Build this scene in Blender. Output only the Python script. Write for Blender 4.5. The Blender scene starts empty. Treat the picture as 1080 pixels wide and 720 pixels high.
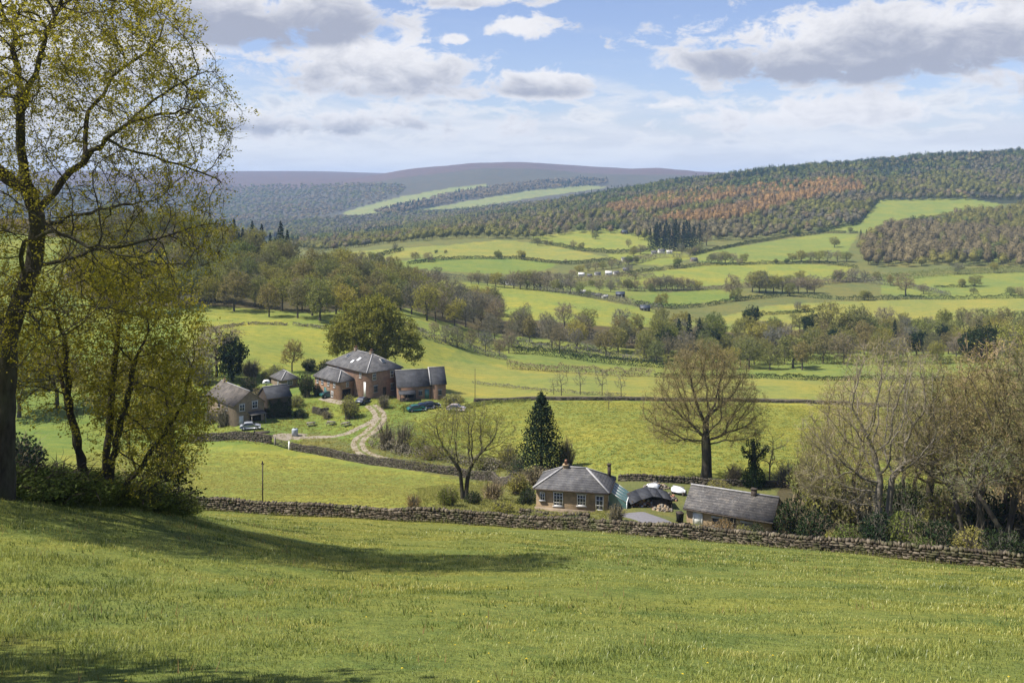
import bpy, bmesh, math, random
import numpy as np
from mathutils import Vector, Matrix, noise as mnoise

rng = np.random.default_rng(7)
random.seed(7)
S = bpy.context.scene
COL = S.collection
R = math.radians

# ------------------------------------------------------------------ helpers
def link(o):
    COL.objects.link(o)
    return o

def tag(o, label=None, cat=None, group=None, kind=None):
    if label: o['label'] = label
    if cat: o['category'] = cat
    if group: o['group'] = group
    if kind: o['kind'] = kind
    return o

def empty(name, loc, rz=0.0):
    o = bpy.data.objects.new(name, None)
    o.empty_display_size = 0.3
    o.location = loc
    o.rotation_euler = (0, 0, rz)
    return link(o)

def mesh_np(name, V, quads=None, tris=None, smooth=False, attrs=None):
    """mesh from arrays; quads (n,4), tris (m,3)"""
    me = bpy.data.meshes.new(name)
    V = np.asarray(V, np.float32).reshape(-1, 3)
    q = np.zeros((0, 4), np.int32) if quads is None else np.asarray(quads, np.int32).reshape(-1, 4)
    t = np.zeros((0, 3), np.int32) if tris is None else np.asarray(tris, np.int32).reshape(-1, 3)
    loops = np.concatenate([q.ravel(), t.ravel()]).astype(np.int32)
    starts = np.concatenate([np.arange(len(q)) * 4, len(q) * 4 + np.arange(len(t)) * 3]).astype(np.int32)
    me.vertices.add(len(V)); me.vertices.foreach_set('co', V.ravel())
    me.loops.add(len(loops)); me.loops.foreach_set('vertex_index', loops)
    me.polygons.add(len(starts)); me.polygons.foreach_set('loop_start', starts)
    if attrs:
        for k, a in attrs.items():
            a = np.asarray(a, np.float32)
            if a.ndim == 1:
                at = me.attributes.new(k, 'FLOAT', 'POINT'); at.data.foreach_set('value', a)
            else:
                at = me.attributes.new(k, 'FLOAT_COLOR', 'POINT')
                c = np.ones((len(a), 4), np.float32); c[:, :3] = a
                at.data.foreach_set('color', c.ravel())
    me.update(calc_edges=True)
    me.validate()
    if smooth:
        me.polygons.foreach_set('use_smooth', np.ones(len(me.polygons), bool))
    return me

def obj(name, me, mat=None, parent=None):
    o = bpy.data.objects.new(name, me)
    if mat is not None and not len(me.materials):
        me.materials.append(mat)
    link(o)
    if parent is not None:
        o.parent = parent
    return o

class Geo:
    """collects quads / tris of one mesh"""
    def __init__(s):
        s.V = []; s.Q = []; s.T = []; s.n = 0
    def add(s, V, Q=None, T=None):
        V = np.asarray(V, float).reshape(-1, 3)
        if Q is not None and len(Q): s.Q.append(np.asarray(Q, int).reshape(-1, 4) + s.n)
        if T is not None and len(T): s.T.append(np.asarray(T, int).reshape(-1, 3) + s.n)
        s.V.append(V); s.n += len(V)
        return s
    def box(s, x0, y0, z0, x1, y1, z1):
        V = [(x, y, z) for z in (z0, z1) for y in (y0, y1) for x in (x0, x1)]
        return s.add(V, [(0, 2, 3, 1), (4, 5, 7, 6), (0, 1, 5, 4), (2, 6, 7, 3), (0, 4, 6, 2), (1, 3, 7, 5)])
    def bar(s, a, b, w, h=None):
        a = np.array(a, float); b = np.array(b, float); h = w if h is None else h
        d = b - a; d /= np.linalg.norm(d) + 1e-9
        up = np.array([0, 0, 1.0]) if abs(d[2]) < .9 else np.array([0, 1.0, 0])
        u = np.cross(d, up); u /= np.linalg.norm(u); v = np.cross(u, d)
        V = [p + u * w / 2 * i + v * h / 2 * j for p in (a, b) for i, j in ((-1, -1), (1, -1), (1, 1), (-1, 1))]
        return s.add(V, [(0, 1, 5, 4), (1, 2, 6, 5), (2, 3, 7, 6), (3, 0, 4, 7), (3, 2, 1, 0), (4, 5, 6, 7)])
    def lathe(s, prof, k=12, c=(0, 0, 0), axis='z', caps=True):
        V = []
        for r, z in prof:
            for i in range(k):
                a = 2 * math.pi * i / k
                p = (r * math.cos(a), r * math.sin(a), z)
                if axis == 'y': p = (p[0], p[2], p[1])
                if axis == 'x': p = (p[2], p[0], p[1])
                V.append((p[0] + c[0], p[1] + c[1], p[2] + c[2]))
        Q = []
        for j in range(len(prof) - 1):
            for i in range(k):
                i2 = (i + 1) % k
                Q.append((j * k + i, j * k + i2, (j + 1) * k + i2, (j + 1) * k + i))
        T = []
        if caps:
            b = len(V); V.append((c[0], c[1], c[2] + prof[0][1]) if axis == 'z' else ((c[0], c[1] + prof[0][1], c[2]) if axis == 'y' else (c[0] + prof[0][1], c[1], c[2])))
            V.append((c[0], c[1], c[2] + prof[-1][1]) if axis == 'z' else ((c[0], c[1] + prof[-1][1], c[2]) if axis == 'y' else (c[0] + prof[-1][1], c[1], c[2])))
            for i in range(k):
                i2 = (i + 1) % k
                T.append((i2, i, b)); T.append(((len(prof) - 1) * k + i, (len(prof) - 1) * k + i2, b + 1))
        return s.add(V, Q, T)
    def poly_prism(s, pts, z0, z1):
        n = len(pts)
        V = [(x, y, z0) for x, y in pts] + [(x, y, z1) for x, y in pts]
        Q = [(i, (i + 1) % n, n + (i + 1) % n, n + i) for i in range(n)]
        T = [(0, i + 1, i) for i in range(1, n - 1)] + [(n, n + i, n + i + 1) for i in range(1, n - 1)]
        return s.add(V, Q, T)
    def mesh(s, name, smooth=False):
        return mesh_np(name, np.concatenate(s.V), np.concatenate(s.Q) if s.Q else None, np.concatenate(s.T) if s.T else None, smooth)
    def build(s, name, mat, parent=None, smooth=False):
        return obj(name, s.mesh(name, smooth), mat, parent)

# ------------------------------------------------------------------ node helpers
def new_mat(name):
    m = bpy.data.materials.new(name); m.use_nodes = True
    nt = m.node_tree; nt.nodes.clear()
    return m, NT(nt)

class NT:
    def __init__(s, nt): s.nt = nt
    def n(s, t, **kw):
        nd = s.nt.nodes.new(t)
        for k, v in kw.items(): setattr(nd, k, v)
        return nd
    def l(s, a, b): s.nt.links.new(a, b)
    def sock(s, nd, i, v):
        if v is None: return
        if isinstance(v, bpy.types.NodeSocket): s.l(v, nd.inputs[i])
        else: nd.inputs[i].default_value = v
    def math(s, op, a, b=None, c=None, clamp=False):
        nd = s.n('ShaderNodeMath', operation=op, use_clamp=clamp)
        s.sock(nd, 0, a); s.sock(nd, 1, b); s.sock(nd, 2, c)
        return nd.outputs[0]
    def vmath(s, op, a, b=None):
        nd = s.n('ShaderNodeVectorMath', operation=op)
        s.sock(nd, 0, a); s.sock(nd, 1, b)
        return nd.outputs[0]
    def mix(s, f, a, b, blend='MIX'):
        nd = s.n('ShaderNodeMix', data_type='RGBA', blend_type=blend)
        s.sock(nd, 0, f); s.sock(nd, 6, a); s.sock(nd, 7, b)
        return nd.outputs[2]
    def noise(s, vec, scale, detail=4, rough=.55, dist=0.0, dim='3D'):
        nd = s.n('ShaderNodeTexNoise', noise_dimensions=dim)
        if vec is not None: s.l(vec, nd.inputs['Vector'])
        nd.inputs['Scale'].default_value = scale; nd.inputs['Detail'].default_value = detail
        nd.inputs['Roughness'].default_value = rough; nd.inputs['Distortion'].default_value = dist
        return nd.outputs['Fac']
    def ramp(s, f, stops, interp='LINEAR'):
        nd = s.n('ShaderNodeValToRGB'); cr = nd.color_ramp; cr.interpolation = interp
        while len(cr.elements) < len(stops): cr.elements.new(.5)
        for e, (p, c) in zip(cr.elements, stops):
            e.position = p; e.color = (*c, 1) if not isinstance(c, (int, float)) else (c, c, c, 1)
        s.l(f, nd.inputs[0])
        return nd.outputs[0]
    def mapr(s, v, a, b, c, d, smooth=False):
        nd = s.n('ShaderNodeMapRange'); nd.interpolation_type = 'SMOOTHSTEP' if smooth else 'LINEAR'
        s.sock(nd, 0, v)
        for i, x in zip((1, 2, 3, 4), (a, b, c, d)): s.sock(nd, i, x)
        return nd.outputs[0]
    def out(s, shader, vol=None):
        o = s.n('ShaderNodeOutputMaterial')
        if shader is not None: s.l(shader, o.inputs[0])
        if vol is not None: s.l(vol, o.inputs[1])
    def principled(s, col, rough=.8, bump=None, bstr=.3, bdist=.1, spec=.3, **kw):
        p = s.n('ShaderNodeBsdfPrincipled')
        s.sock(p, 'Base Color', col if isinstance(col, bpy.types.NodeSocket) else (*col, 1))
        s.sock(p, 'Roughness', rough)
        p.inputs['Specular IOR Level'].default_value = spec
        for k, v in kw.items(): s.sock(p, k, v)
        if bump is not None:
            b = s.n('ShaderNodeBump'); s.l(bump, b.inputs['Height'])
            b.inputs['Strength'].default_value = bstr; b.inputs['Distance'].default_value = bdist
            s.l(b.outputs[0], p.inputs['Normal'])
        return p.outputs[0]
    def obj_coord(s): return s.n('ShaderNodeTexCoord').outputs['Object']
    def pos(s): return s.n('ShaderNodeNewGeometry').outputs['Position']

# ------------------------------------------------------------------ camera
F = 1000.0; CX = 540.0; HZ = 200.0
cam = bpy.data.cameras.new('camera'); camo = link(bpy.data.objects.new('camera', cam))
camo.location = (0, 0, 0); camo.rotation_euler = (R(90), 0, 0)
cam.sensor_width = 36; cam.lens = 36 * F / 1080; cam.shift_y = -(360 - HZ) / 1080
cam.clip_start = .1; cam.clip_end = 40000
S.camera = camo

# ------------------------------------------------------------------ terrain heights
# survey points: bearing (as x/y*1000+540), dip below eye level (thousandths of the distance, +200), distance in m
SURVEY = '''
0 528 28|60 529 32|110 530 34|-100 528 26|-250 530 26|150 536 46|60 532 45|0 528 45|-150 520 45|-300 512 45
180 538 96|300 544 94|400 549 91|520 556 87|640 562 82|750 571 79|860 581 74|970 592 71|1080 603 68|1250 620 66|1400 640 60|60 531 96|-100 520 90
250 521 113|350 524 110|450 528 106|200 520 118|100 505 125|0 492 130|-150 480 130
200 470 186|300 474 180|400 489 166|470 499 155|545 511 140|100 462 186|0 455 190|-200 440 190
450 490 162|392 479 174|370 466 184|395 446 196|405 432 206|380 424 212
560 520 125|520 530 112|600 539 104|560 535 104|640 538 102|690 540 101|720 551 97|770 556 97|820 560 96|860 570 92|960 580 84|1080 585 84|1250 600 80|1400 610 76
417 421 216|387 421 214|320 414 222|245 448 196|225 447 200|300 410 226|265 448 194|458 421 218|300 440 203|340 440 204
440 430 208|480 440 200|520 470 176|550 490 155|500 480 170
745 506 119|650 502 120|860 503 122|560 500 130|960 510 122|1080 515 120|1250 520 120
800 422 238|700 421 238|620 419 236|560 420 234|480 420 228|860 424 236|1000 430 235|1200 430 235|650 460 165|800 460 168
470 402 268|600 398 285|800 402 282|870 404 280|1000 408 280|1200 408 280
470 380 318|530 387 322|600 392 326|700 396 328|800 398 330|870 399 325|1000 400 325|1200 400 320
560 378 355|700 388 370|900 388 365|1080 386 360|1250 380 360|640 375 400|800 377 410|1000 374 410
500 366 370|450 350 350|420 362 318|340 372 285|260 372 262|200 380 250|300 360 292|350 352 308|430 342 345|480 350 365
100 400 230|0 395 230|-150 390 225|100 340 320|0 330 320|-150 320 310
210 332 332|280 338 326|330 322 365|400 328 385|450 335 400|510 345 430|560 340 455
330 288 455|400 302 460|420 292 520|250 268 470|190 252 470|100 240 450|0 235 440|-150 228 430|300 276 470|360 283 500
250 290 720|330 294 700|190 285 700|100 280 700|0 280 700|-150 275 700|400 290 690|300 272 1000|200 270 1000|0 268 1000|-150 260 1000
470 296 590|440 293 600|560 312 555|680 326 530|600 335 480|520 330 500|620 306 615|560 302 640
690 345 470|760 330 545|900 340 500|900 318 600|1000 316 620|1080 325 560|1250 322 560|830 340 500|1080 345 480|780 316 610
720 325 570|760 305 660|850 300 690|680 306 650|860 290 740|960 292 745|1080 303 675|1080 285 780|1250 285 770|1000 280 800
620 288 740|560 284 760|700 292 710|760 285 760|690 280 790|870 278 810|950 275 840
480 285 720|420 280 770|400 270 840|500 271 850|560 273 840|620 273 830|680 268 870|760 270 850|850 272 840
370 268 900|440 258 960|520 254 990|600 262 940|560 265 915|650 258 980|720 262 930|780 262 930|860 258 980|900 250 1020
590 248 1080|650 243 1120|700 248 1090|620 262 950|680 252 1050|760 246 1100|860 244 1100|920 246 1060
720 235 1200|650 232 1240|800 226 1260|900 234 1180|940 220 1300|1000 228 1230|1080 222 1270|1000 210 1400|1080 208 1420|1250 205 1400|1000 250 1030|1080 250 1030|1250 245 1030
900 200 1520|860 205 1470|960 196 1560|1080 190 1620|1250 184 1620|800 208 1500|740 214 1500|660 220 1480|580 230 1450|500 240 1400|420 250 1350
1080 165 1920|1000 168 1920|940 172 1930|880 177 1940|820 182 1960|760 189 1980|700 197 2000|620 210 2000|540 223 2000|460 236 1900|400 246 1800|340 253 1700|280 256 1600|1250 160 1900|200 258 1600
1080 176 2400|1000 180 2400|880 190 2450|760 203 2500|650 214 2600|1250 172 2400|560 222 2500|460 231 2400
1080 192 3200|900 198 3200|740 203 3100|620 212 3000|540 219 2800
480 221 2800|400 228 2700|320 240 2500|260 246 2400|200 250 2300|80 250 2300|-150 245 2300
640 203 3300|560 206 3200|480 210 3200|420 216 3100|360 224 3000
640 195 3800|560 191 3900|500 196 3800|440 206 3600|720 195 3800|820 194 3900|1000 192 4000
500 174 4600|470 176 4650|560 173 4650|600 176 4700|660 179 4750|720 181 4800|780 185 4800|430 181 4700|900 187 4800|1080 188 4800|1250 188 4800
400 186 4900|380 212 3700|340 208 3900|300 218 3700|240 224 3500|180 228 3500|300 196 4500|220 205 4400|160 202 4400|0 205 4300|-150 205 4300|300 184 5300|200 183 5300|100 183 5300|0 183 5300|-150 183 5300|360 184 5400|420 184 5500
200 181 6200|0 181 6200|-150 181 6200|350 181 6300|450 183 6500|600 184 6500|800 188 6500|1080 190 6500|1250 190 6500
200 187 9000|-150 187 9000|600 190 9000|1250 192 9000
'''
pts = []
for ln in SURVEY.strip().splitlines():
    for e in ln.split('|'):
        a = [float(v) for v in e.split()]
        pts.append(a)
for d in (7, 10, 14, 20, 28, 38, 52, 66):          # the near field: an even slope, a little hollow to the east
    for px in (-450, -250, -50, 150, 350, 540, 730, 930, 1130, 1330, 1530):
        if px < 200 and d > 20: continue
        x = (px - 540) / 1000 * d
        s = .338 + .0010 * x
        if px < 350: s -= .000045 * (350 - px) * min(1, d / 25)
        pts.append((px, 200 + 1000 * (1.7 + s * d) / d, d))
pts = np.array(pts)
UMAX = .86
def feat(u, d):
    return np.stack([np.clip(u, -.70, UMAX) * 2.0, np.log(d)], -1)
CF = feat((pts[:, 0] - CX) / F, pts[:, 2]); CV = pts[:, 1]
def _k(r2): return .5 * r2 * np.log(r2 + 1e-12)
n = len(CF)
D2 = ((CF[:, None] - CF[None]) ** 2).sum(-1)
A = np.zeros((n + 3, n + 3)); A[:n, :n] = _k(D2) + np.eye(n) * 2e-4
A[:n, n] = 1; A[:n, n + 1:] = CF; A[n:, :n] = A[:n, n:].T
W = np.linalg.solve(A, np.concatenate([CV, np.zeros(3)]))
def tps(f):
    out = np.zeros(len(f))
    for i in range(0, len(f), 20000):
        g = f[i:i + 20000]
        r2 = ((g[:, None] - CF[None]) ** 2).sum(-1)
        out[i:i + 20000] = _k(r2) @ W[:n] + W[n] + g @ W[n + 1:]
    return out

def vnoise(x, y, scale, seed=0):
    """smooth value noise, vectorised"""
    x = np.asarray(x) / scale + seed * 17.3; y = np.asarray(y) / scale - seed * 9.1
    xi = np.floor(x).astype(np.int64); yi = np.floor(y).astype(np.int64)
    fx = x - xi; fy = y - yi
    fx = fx * fx * (3 - 2 * fx); fy = fy * fy * (3 - 2 * fy)
    def h(a, b):
        v = (a * 374761393 + b * 668265263 + seed * 1442695) & 0xffffffff
        v = ((v ^ (v >> 13)) * 1274126177) & 0xffffffff
        return ((v ^ (v >> 16)) & 0xffff) / 65535.0
    return (h(xi, yi) * (1 - fx) + h(xi + 1, yi) * fx) * (1 - fy) + (h(xi, yi + 1) * (1 - fx) + h(xi + 1, yi + 1) * fx) * fy - .5
def fbm(x, y, scale, seed=0, oct=4):
    r = 0; a = 1
    for i in range(oct):
        r = r + a * vnoise(x, y, scale / 2 ** i, seed + i); a *= .5
    return r

# the survey surface is smooth in (bearing, log distance): tabulate it once, then interpolate
_UG = np.linspace(-.70, UMAX, 320); _LG = np.linspace(math.log(7.0), math.log(9200), 420)
_TAB = tps(np.stack([g.ravel() for g in np.meshgrid(_UG * 2.0, _LG, indexing='ij')], -1)).reshape(320, 420)
def dip(u, d):
    a = (np.clip(u, -.70, UMAX) + .70) / (UMAX + .70) * 319; b = (np.log(d) - _LG[0]) / (_LG[-1] - _LG[0]) * 419
    i = np.clip(a.astype(int), 0, 318); j = np.clip(b.astype(int), 0, 418); fa = a - i; fb = np.clip(b - j, 0, 1)
    return (_TAB[i, j] * (1 - fa) + _TAB[i + 1, j] * fa) * (1 - fb) + (_TAB[i, j + 1] * (1 - fa) + _TAB[i + 1, j + 1] * fa) * fb

def height(x, y):
    x = np.atleast_1d(np.asarray(x, float)); y = np.atleast_1d(np.asarray(y, float))
    yy = np.maximum(y, 7.0)
    z = (HZ - dip(x / yy, yy)) / 1000 * yy
    near = y < 7.0
    z = np.where(near, z + .33 * (7.0 - np.maximum(y, -8)) * .98, z)
    z = z + np.clip(yy / 300, .12, 1) * .45 * fbm(x, y, 26, 3, 3) + .16 * fbm(x, y, 4.5, 8, 2) * np.clip(yy / 20, .5, 1) + np.where(yy < 110, .05 * fbm(x, y, 1.1, 9, 2), 0)
    far = np.clip((y - 2300) / 800, 0, 1) * np.clip((5200 - y) / 500, 0, 1)
    z = z + far * 26 * fbm(x, y, 420, 21, 4)
    return z
def gz(x, y): return float(height(x, y)[0])

def at(px, row, dmin=8.0, dmax=7000.0):
    """the first ground point seen along a line of sight (surveying the photo)"""
    d = np.exp(np.linspace(math.log(dmin), math.log(dmax), 1500))
    x = (px - CX) / F * d
    z = (HZ - row) / F * d
    g = height(x, d) - z
    i = np.argmax(g > 0)
    if g[i] <= 0: i = len(d) - 1
    if i > 0:
        t = -g[i - 1] / (g[i] - g[i - 1] + 1e-12); dd = d[i - 1] + (d[i] - d[i - 1]) * min(max(t, 0), 1)
    else: dd = d[0]
    xx = (px - CX) / F * dd
    return Vector((xx, dd, gz(xx, dd)))
def atd(px, d):
    x = (px - CX) / F * d
    return Vector((x, d, gz(x, d)))

def in_poly(px, py, poly):
    c = np.zeros(px.shape, bool); n = len(poly); j = n - 1
    for i in range(n):
        xi, yi = poly[i]; xj, yj = poly[j]
        m = ((yi > py) != (yj > py)) & (px < (xj - xi) * (py - yi) / ((yj - yi) + 1e-12) + xi)
        c ^= m; j = i
    return c
# ------------------------------------------------------------------ land cover
ys = np.concatenate([np.linspace(-60, 3.5, 26), np.exp(np.linspace(math.log(4.2), math.log(9000), 900))])
us = np.concatenate([np.linspace(-1.3, -.6, 30)[:-1], np.linspace(-.6, .6, 620), np.linspace(.6, 1.3, 30)[1:]])
YY, UU = np.meshgrid(ys, us, indexing='ij')
XX = UU * (np.maximum(YY, 0) + 6)
ZZ = height(XX.ravel(), YY.ravel()).reshape(XX.shape)
ny, nx = XX.shape
yc = np.maximum(YY, 1.0)
PX = CX + F * XX / yc; PY = HZ - F * ZZ / yc      # bearing and dip of every ground point, for the land-use map

G_FRESH = (.140, .185, .040); G_YELL = (.198, .212, .052); G_MID = (.160, .195, .046); G_DULL = (.175, .200, .075)
G_LIME = (.192, .218, .046)
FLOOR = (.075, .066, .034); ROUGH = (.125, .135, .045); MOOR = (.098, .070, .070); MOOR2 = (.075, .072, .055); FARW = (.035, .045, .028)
TRACK = (.36, .30, .22); TARMAC = (.16, .155, .155); EARTH = (.20, .15, .10)
FIELD_NEAR = (.150, .170, .038)
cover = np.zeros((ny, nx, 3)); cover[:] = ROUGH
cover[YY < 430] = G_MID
wob = 1.6 * fbm(XX, YY, 14, 5, 3)
def paint(color, poly, d0, d1):
    m = in_poly(PX + wob, PY + wob * .5, poly) & (YY >= d0) & (YY <= d1)
    cover[m] = color
ALL = [(-4000, -4000), (5000, -4000), (5000, 6000), (-4000, 6000)]
def band(color, d0, d1): cover[(YY >= d0) & (YY < d1)] = color
band(FIELD_NEAR, -100, 100)
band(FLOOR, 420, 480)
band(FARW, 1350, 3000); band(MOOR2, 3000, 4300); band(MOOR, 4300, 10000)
# field beyond the near wall
paint(G_LIME, [(60, 462), (205, 468), (300, 474), (400, 490), (545, 508), (530, 540), (400, 550), (180, 540), (-100, 530), (-100, 470)], 97, 195)
paint(ROUGH, [(500, 505), (560, 508), (640, 545), (480, 560), (440, 545)], 92, 145)
paint(ROUGH, [(560, 500), (1300, 510), (1300, 660), (640, 562), (540, 556)], 78, 118)
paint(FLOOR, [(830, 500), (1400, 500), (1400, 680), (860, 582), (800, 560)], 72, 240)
paint(G_FRESH, [(-600, 300), (190, 345), (205, 470), (60, 480), (100, 520), (-600, 520)], 110, 420)
# farm grounds
paint(G_FRESH, [(205, 380), (420, 360), (500, 400), (480, 470), (545, 508), (400, 490), (300, 474), (200, 470)], 140, 250)
paint(ROUGH, [(380, 470), (480, 470), (560, 505), (540, 516), (400, 490), (310, 470), (330, 455)], 140, 200)
# field with the bare tree, strip field, field above the farm
paint(G_LIME, [(430, 440), (500, 419), (620, 418), (870, 424), (1000, 430), (1000, 520), (640, 502), (560, 500), (470, 470)], 117, 238)
paint(G_YELL, [(470, 420), (450, 400), (470, 380), (600, 392), (700, 396), (1100, 400), (1100, 432), (870, 424), (620, 419)], 228, 330)
paint(G_LIME, [(190, 330), (300, 338), (350, 350), (430, 338), (500, 352), (470, 380), (450, 400), (420, 380), (200, 400)], 240, 380)
paint(G_MID, [(540, 378), (600, 372), (700, 385), (700, 395), (600, 391), (530, 386)], 322, 380)
# middle fields
paint(G_LIME, [(380, 290), (470, 296), (560, 303), (690, 327), (690, 345), (560, 345), (470, 322), (430, 305)], 465, 680)
paint(G_YELL, [(810, 322), (900, 317), (900, 345), (740, 352), (700, 345), (770, 332)], 440, 620)
paint(G_YELL, [(880, 318), (1000, 315), (1250, 312), (1250, 350), (880, 350)], 440, 640)
paint(G_FRESH, [(660, 312), (750, 305), (780, 308), (775, 316), (700, 323), (670, 321)], 560, 680)
paint(G_MID, [(930, 292), (1040, 288), (1250, 282), (1250, 316), (1000, 315), (930, 310)], 610, 800)
paint(G_LIME, [(655, 290), (760, 278), (840, 278), (900, 281), (890, 296), (790, 300), (720, 303), (650, 300)], 640, 830)
paint(G_MID, [(590, 302), (650, 300), (720, 303), (680, 312), (600, 308)], 600, 720)
paint(G_FRESH, [(390, 276), (470, 272), (540, 272), (590, 278), (560, 290), (500, 288), (430, 283)], 690, 900)
paint(G_YELL, [(360, 266), (450, 260), (530, 253), (580, 258), (640, 271), (590, 277), (540, 271), (470, 272), (400, 277)], 820, 1010)
paint(G_LIME, [(560, 250), (640, 240), (700, 246), (700, 262), (640, 266), (600, 262)], 930, 1150)
paint(G_MID, [(730, 268), (790, 258), (870, 246), (905, 247), (890, 272), (820, 276), (740, 277)], 810, 1110)
paint(G_LIME, [(640, 268), (700, 262), (740, 270), (700, 280), (650, 278)], 790, 930)
paint(G_MID, [(860, 243), (905, 235), (925, 211), (1020, 209), (1060, 216), (980, 230), (920, 245)], 1050, 1420)
paint(G_MID, [(1040, 264), (1250, 255), (1250, 275), (1040, 276)], 820, 960)
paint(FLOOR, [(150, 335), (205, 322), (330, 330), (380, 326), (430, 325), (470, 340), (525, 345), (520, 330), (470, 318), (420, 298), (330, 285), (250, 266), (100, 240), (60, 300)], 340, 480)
# far valley fields
paint(G_DULL, [(372, 221), (420, 208), (470, 199), (512, 194), (516, 198), (470, 206), (425, 217), (395, 222)], 2700, 4000)
paint(G_DULL, [(440, 222), (500, 211), (560, 201), (620, 195), (640, 198), (560, 209), (500, 219)], 2600, 3900)
paint(G_DULL, [(360, 226), (380, 216), (420, 218), (400, 228)], 2600, 3400)

# smooth the seams a little, then keep the track and the yard as their own strips
V = np.stack([XX, YY, ZZ], -1).reshape(-1, 3)
idx = np.arange(ny * nx).reshape(ny, nx)
Q = np.stack([idx[:-1, :-1], idx[:-1, 1:], idx[1:, 1:], idx[1:, :-1]], -1).reshape(-1, 4)
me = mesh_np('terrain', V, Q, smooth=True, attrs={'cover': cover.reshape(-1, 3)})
m, t = new_mat('land')
p = t.pos()
att = t.n('ShaderNodeAttribute', attribute_name='cover').outputs['Color']
sc = t.n('ShaderNodeMapping'); t.l(p, sc.inputs[0]); sc.inputs['Scale'].default_value = (1, 1, 1)
n1 = t.noise(p, .035, 5, .6); n2 = t.noise(p, .35, 6, .65); n3 = t.noise(p, 3.0, 5, .7)
stretch = t.n('ShaderNodeMapping'); t.l(p, stretch.inputs[0]); stretch.inputs['Scale'].default_value = (.06, .45, .3); stretch.inputs['Rotation'].default_value = (0, 0, R(18))
n4 = t.noise(stretch.outputs[0], 1.0, 4, .6)
c = t.mix(t.mapr(n1, .40, .62, 0, .9), att, t.mix(1.0, att, (1.35, 1.12, .95, 1), 'MULTIPLY'))
c = t.mix(t.mapr(n2, .45, .66, 0, .85), c, t.mix(1.0, c, (.66, .78, .8, 1), 'MULTIPLY'))
c = t.mix(t.mapr(n4, .46, .64, 0, .9), c, t.mix(1.0, c, (1.28, 1.12, .95, 1), 'MULTIPLY'))
c = t.mix(t.mapr(n3, .42, .68, 0, .8), c, t.mix(1.0, c, (.50, .64, .66, 1), 'MULTIPLY'))
big = t.noise(p, .004, 4, .6)
hgt = t.math('ADD', t.math('MULTIPLY', n2, .5), t.math('MULTIPLY', n3, .35))
t.out(t.principled(c, .95, bump=hgt, bstr=.8, bdist=.5, spec=.12))
LAND = m
terr = tag(obj('ground_terrain', me, m), kind='structure')
# ------------------------------------------------------------------ plant materials
def leaf_mat(name, col, var=.35, trans=.35, hue=(1.25, 1.0, .7), per=None):
    m, t = new_mat(name)
    rnd = t.n('ShaderNodeNewGeometry').outputs['Random Per Island']
    if per:
        tv = t.n('ShaderNodeAttribute', attribute_name=per).outputs['Fac']; rnd = t.math('ADD', t.math('MULTIPLY', tv, .8), t.math('MULTIPLY', rnd, .2))
    ob = t.n('ShaderNodeObjectInfo').outputs['Random']
    a = tuple(c * (1 - var) for c in col); b = tuple(min(.9, c * (1 + var) * (.7 + .3 * h)) for c, h in zip(col, hue))
    c = t.mix(rnd, (*a, 1), (*b, 1))
    warm = t.mix(1.0, c, (1.22, 1.08, .92, 1), 'MULTIPLY'); cool = t.mix(1.0, c, (.78, .88, .95, 1), 'MULTIPLY')
    c = t.mix(ob, warm, cool)
    d = t.n('ShaderNodeBsdfDiffuse'); t.l(c, d.inputs[0])
    tr = t.n('ShaderNodeBsdfTranslucent'); t.l(t.mix(1.0, c, (1.15, 1.2, .7, 1), 'MULTIPLY'), tr.inputs[0])
    mx = t.n('ShaderNodeMixShader'); mx.inputs[0].default_value = trans
    t.l(d.outputs[0], mx.inputs[1]); t.l(tr.outputs[0], mx.inputs[2])
    t.out(mx.outputs[0]); return m
def bark_mat(name, c1, c2, scale=6):
    m, t = new_mat(name); p = t.obj_coord()
    mp = t.n('ShaderNodeMapping'); t.l(p, mp.inputs[0]); mp.inputs['Scale'].default_value = (1, 1, .3)
    n1 = t.noise(mp.outputs[0], scale, 5, .7); n2 = t.noise(p, .8, 3)
    c = t.ramp(n1, [(.3, c1), (.7, c2)])
    c = t.mix(t.mapr(n2, .45, .7, 0, .5), c, (.075, .085, .035, 1))
    t.out(t.principled(c, .95, bump=n1, bstr=.6, bdist=.05, spec=.1)); return m
M = {}
M['bark'] = bark_mat('bark', (.045, .036, .028), (.12, .10, .08))
M['bark_dark'] = bark_mat('dark bark', (.030, .025, .019), (.085, .074, .055))
M['bark_pale'] = bark_mat('pale bark', (.11, .095, .075), (.27, .24, .19))
M['twig_brown'] = leaf_mat('brown twigs', (.175, .155, .112), .3, .05, (1, 1, 1))
M['twig_bud'] = leaf_mat('budding twigs', (.215, .19, .105), .35, .15)
M['twig_grey'] = leaf_mat('grey twigs', (.20, .182, .152), .3, .05, (1, 1, 1))
M['twig_pale'] = leaf_mat('pale twigs', (.30, .25, .165), .35, .05, (1, 1, 1))
M['twig_red'] = leaf_mat('reddish twigs', (.175, .155, .105), .35, .1, (1, 1, 1))
M['leaf_olive'] = leaf_mat('olive young leaves', (.205, .215, .075))
M['leaf_lime'] = leaf_mat('yellow green young leaves', (.25, .255, .065))
M['leaf_gold'] = leaf_mat('golden green young leaves', (.275, .265, .052), .3, .55)
M['leaf_oak'] = leaf_mat('spring oak leaves', (.195, .205, .050), .35, .4)
M['leaf_brown'] = leaf_mat('brown green young leaves', (.195, .185, .085))
M['leaf_green'] = leaf_mat('fresh green leaves', (.115, .150, .042))
M['leaf_dark'] = leaf_mat('dark evergreen leaves', (.022, .038, .017), .4, .15)
M['leaf_fir'] = leaf_mat('dark fir needles', (.016, .030, .020), .4, .1)
M['leaf_larch'] = leaf_mat('orange larch needles', (.27, .125, .040), .4)
M['leaf_tan'] = leaf_mat('dry tan leaves', (.22, .165, .085), .35)

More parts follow.
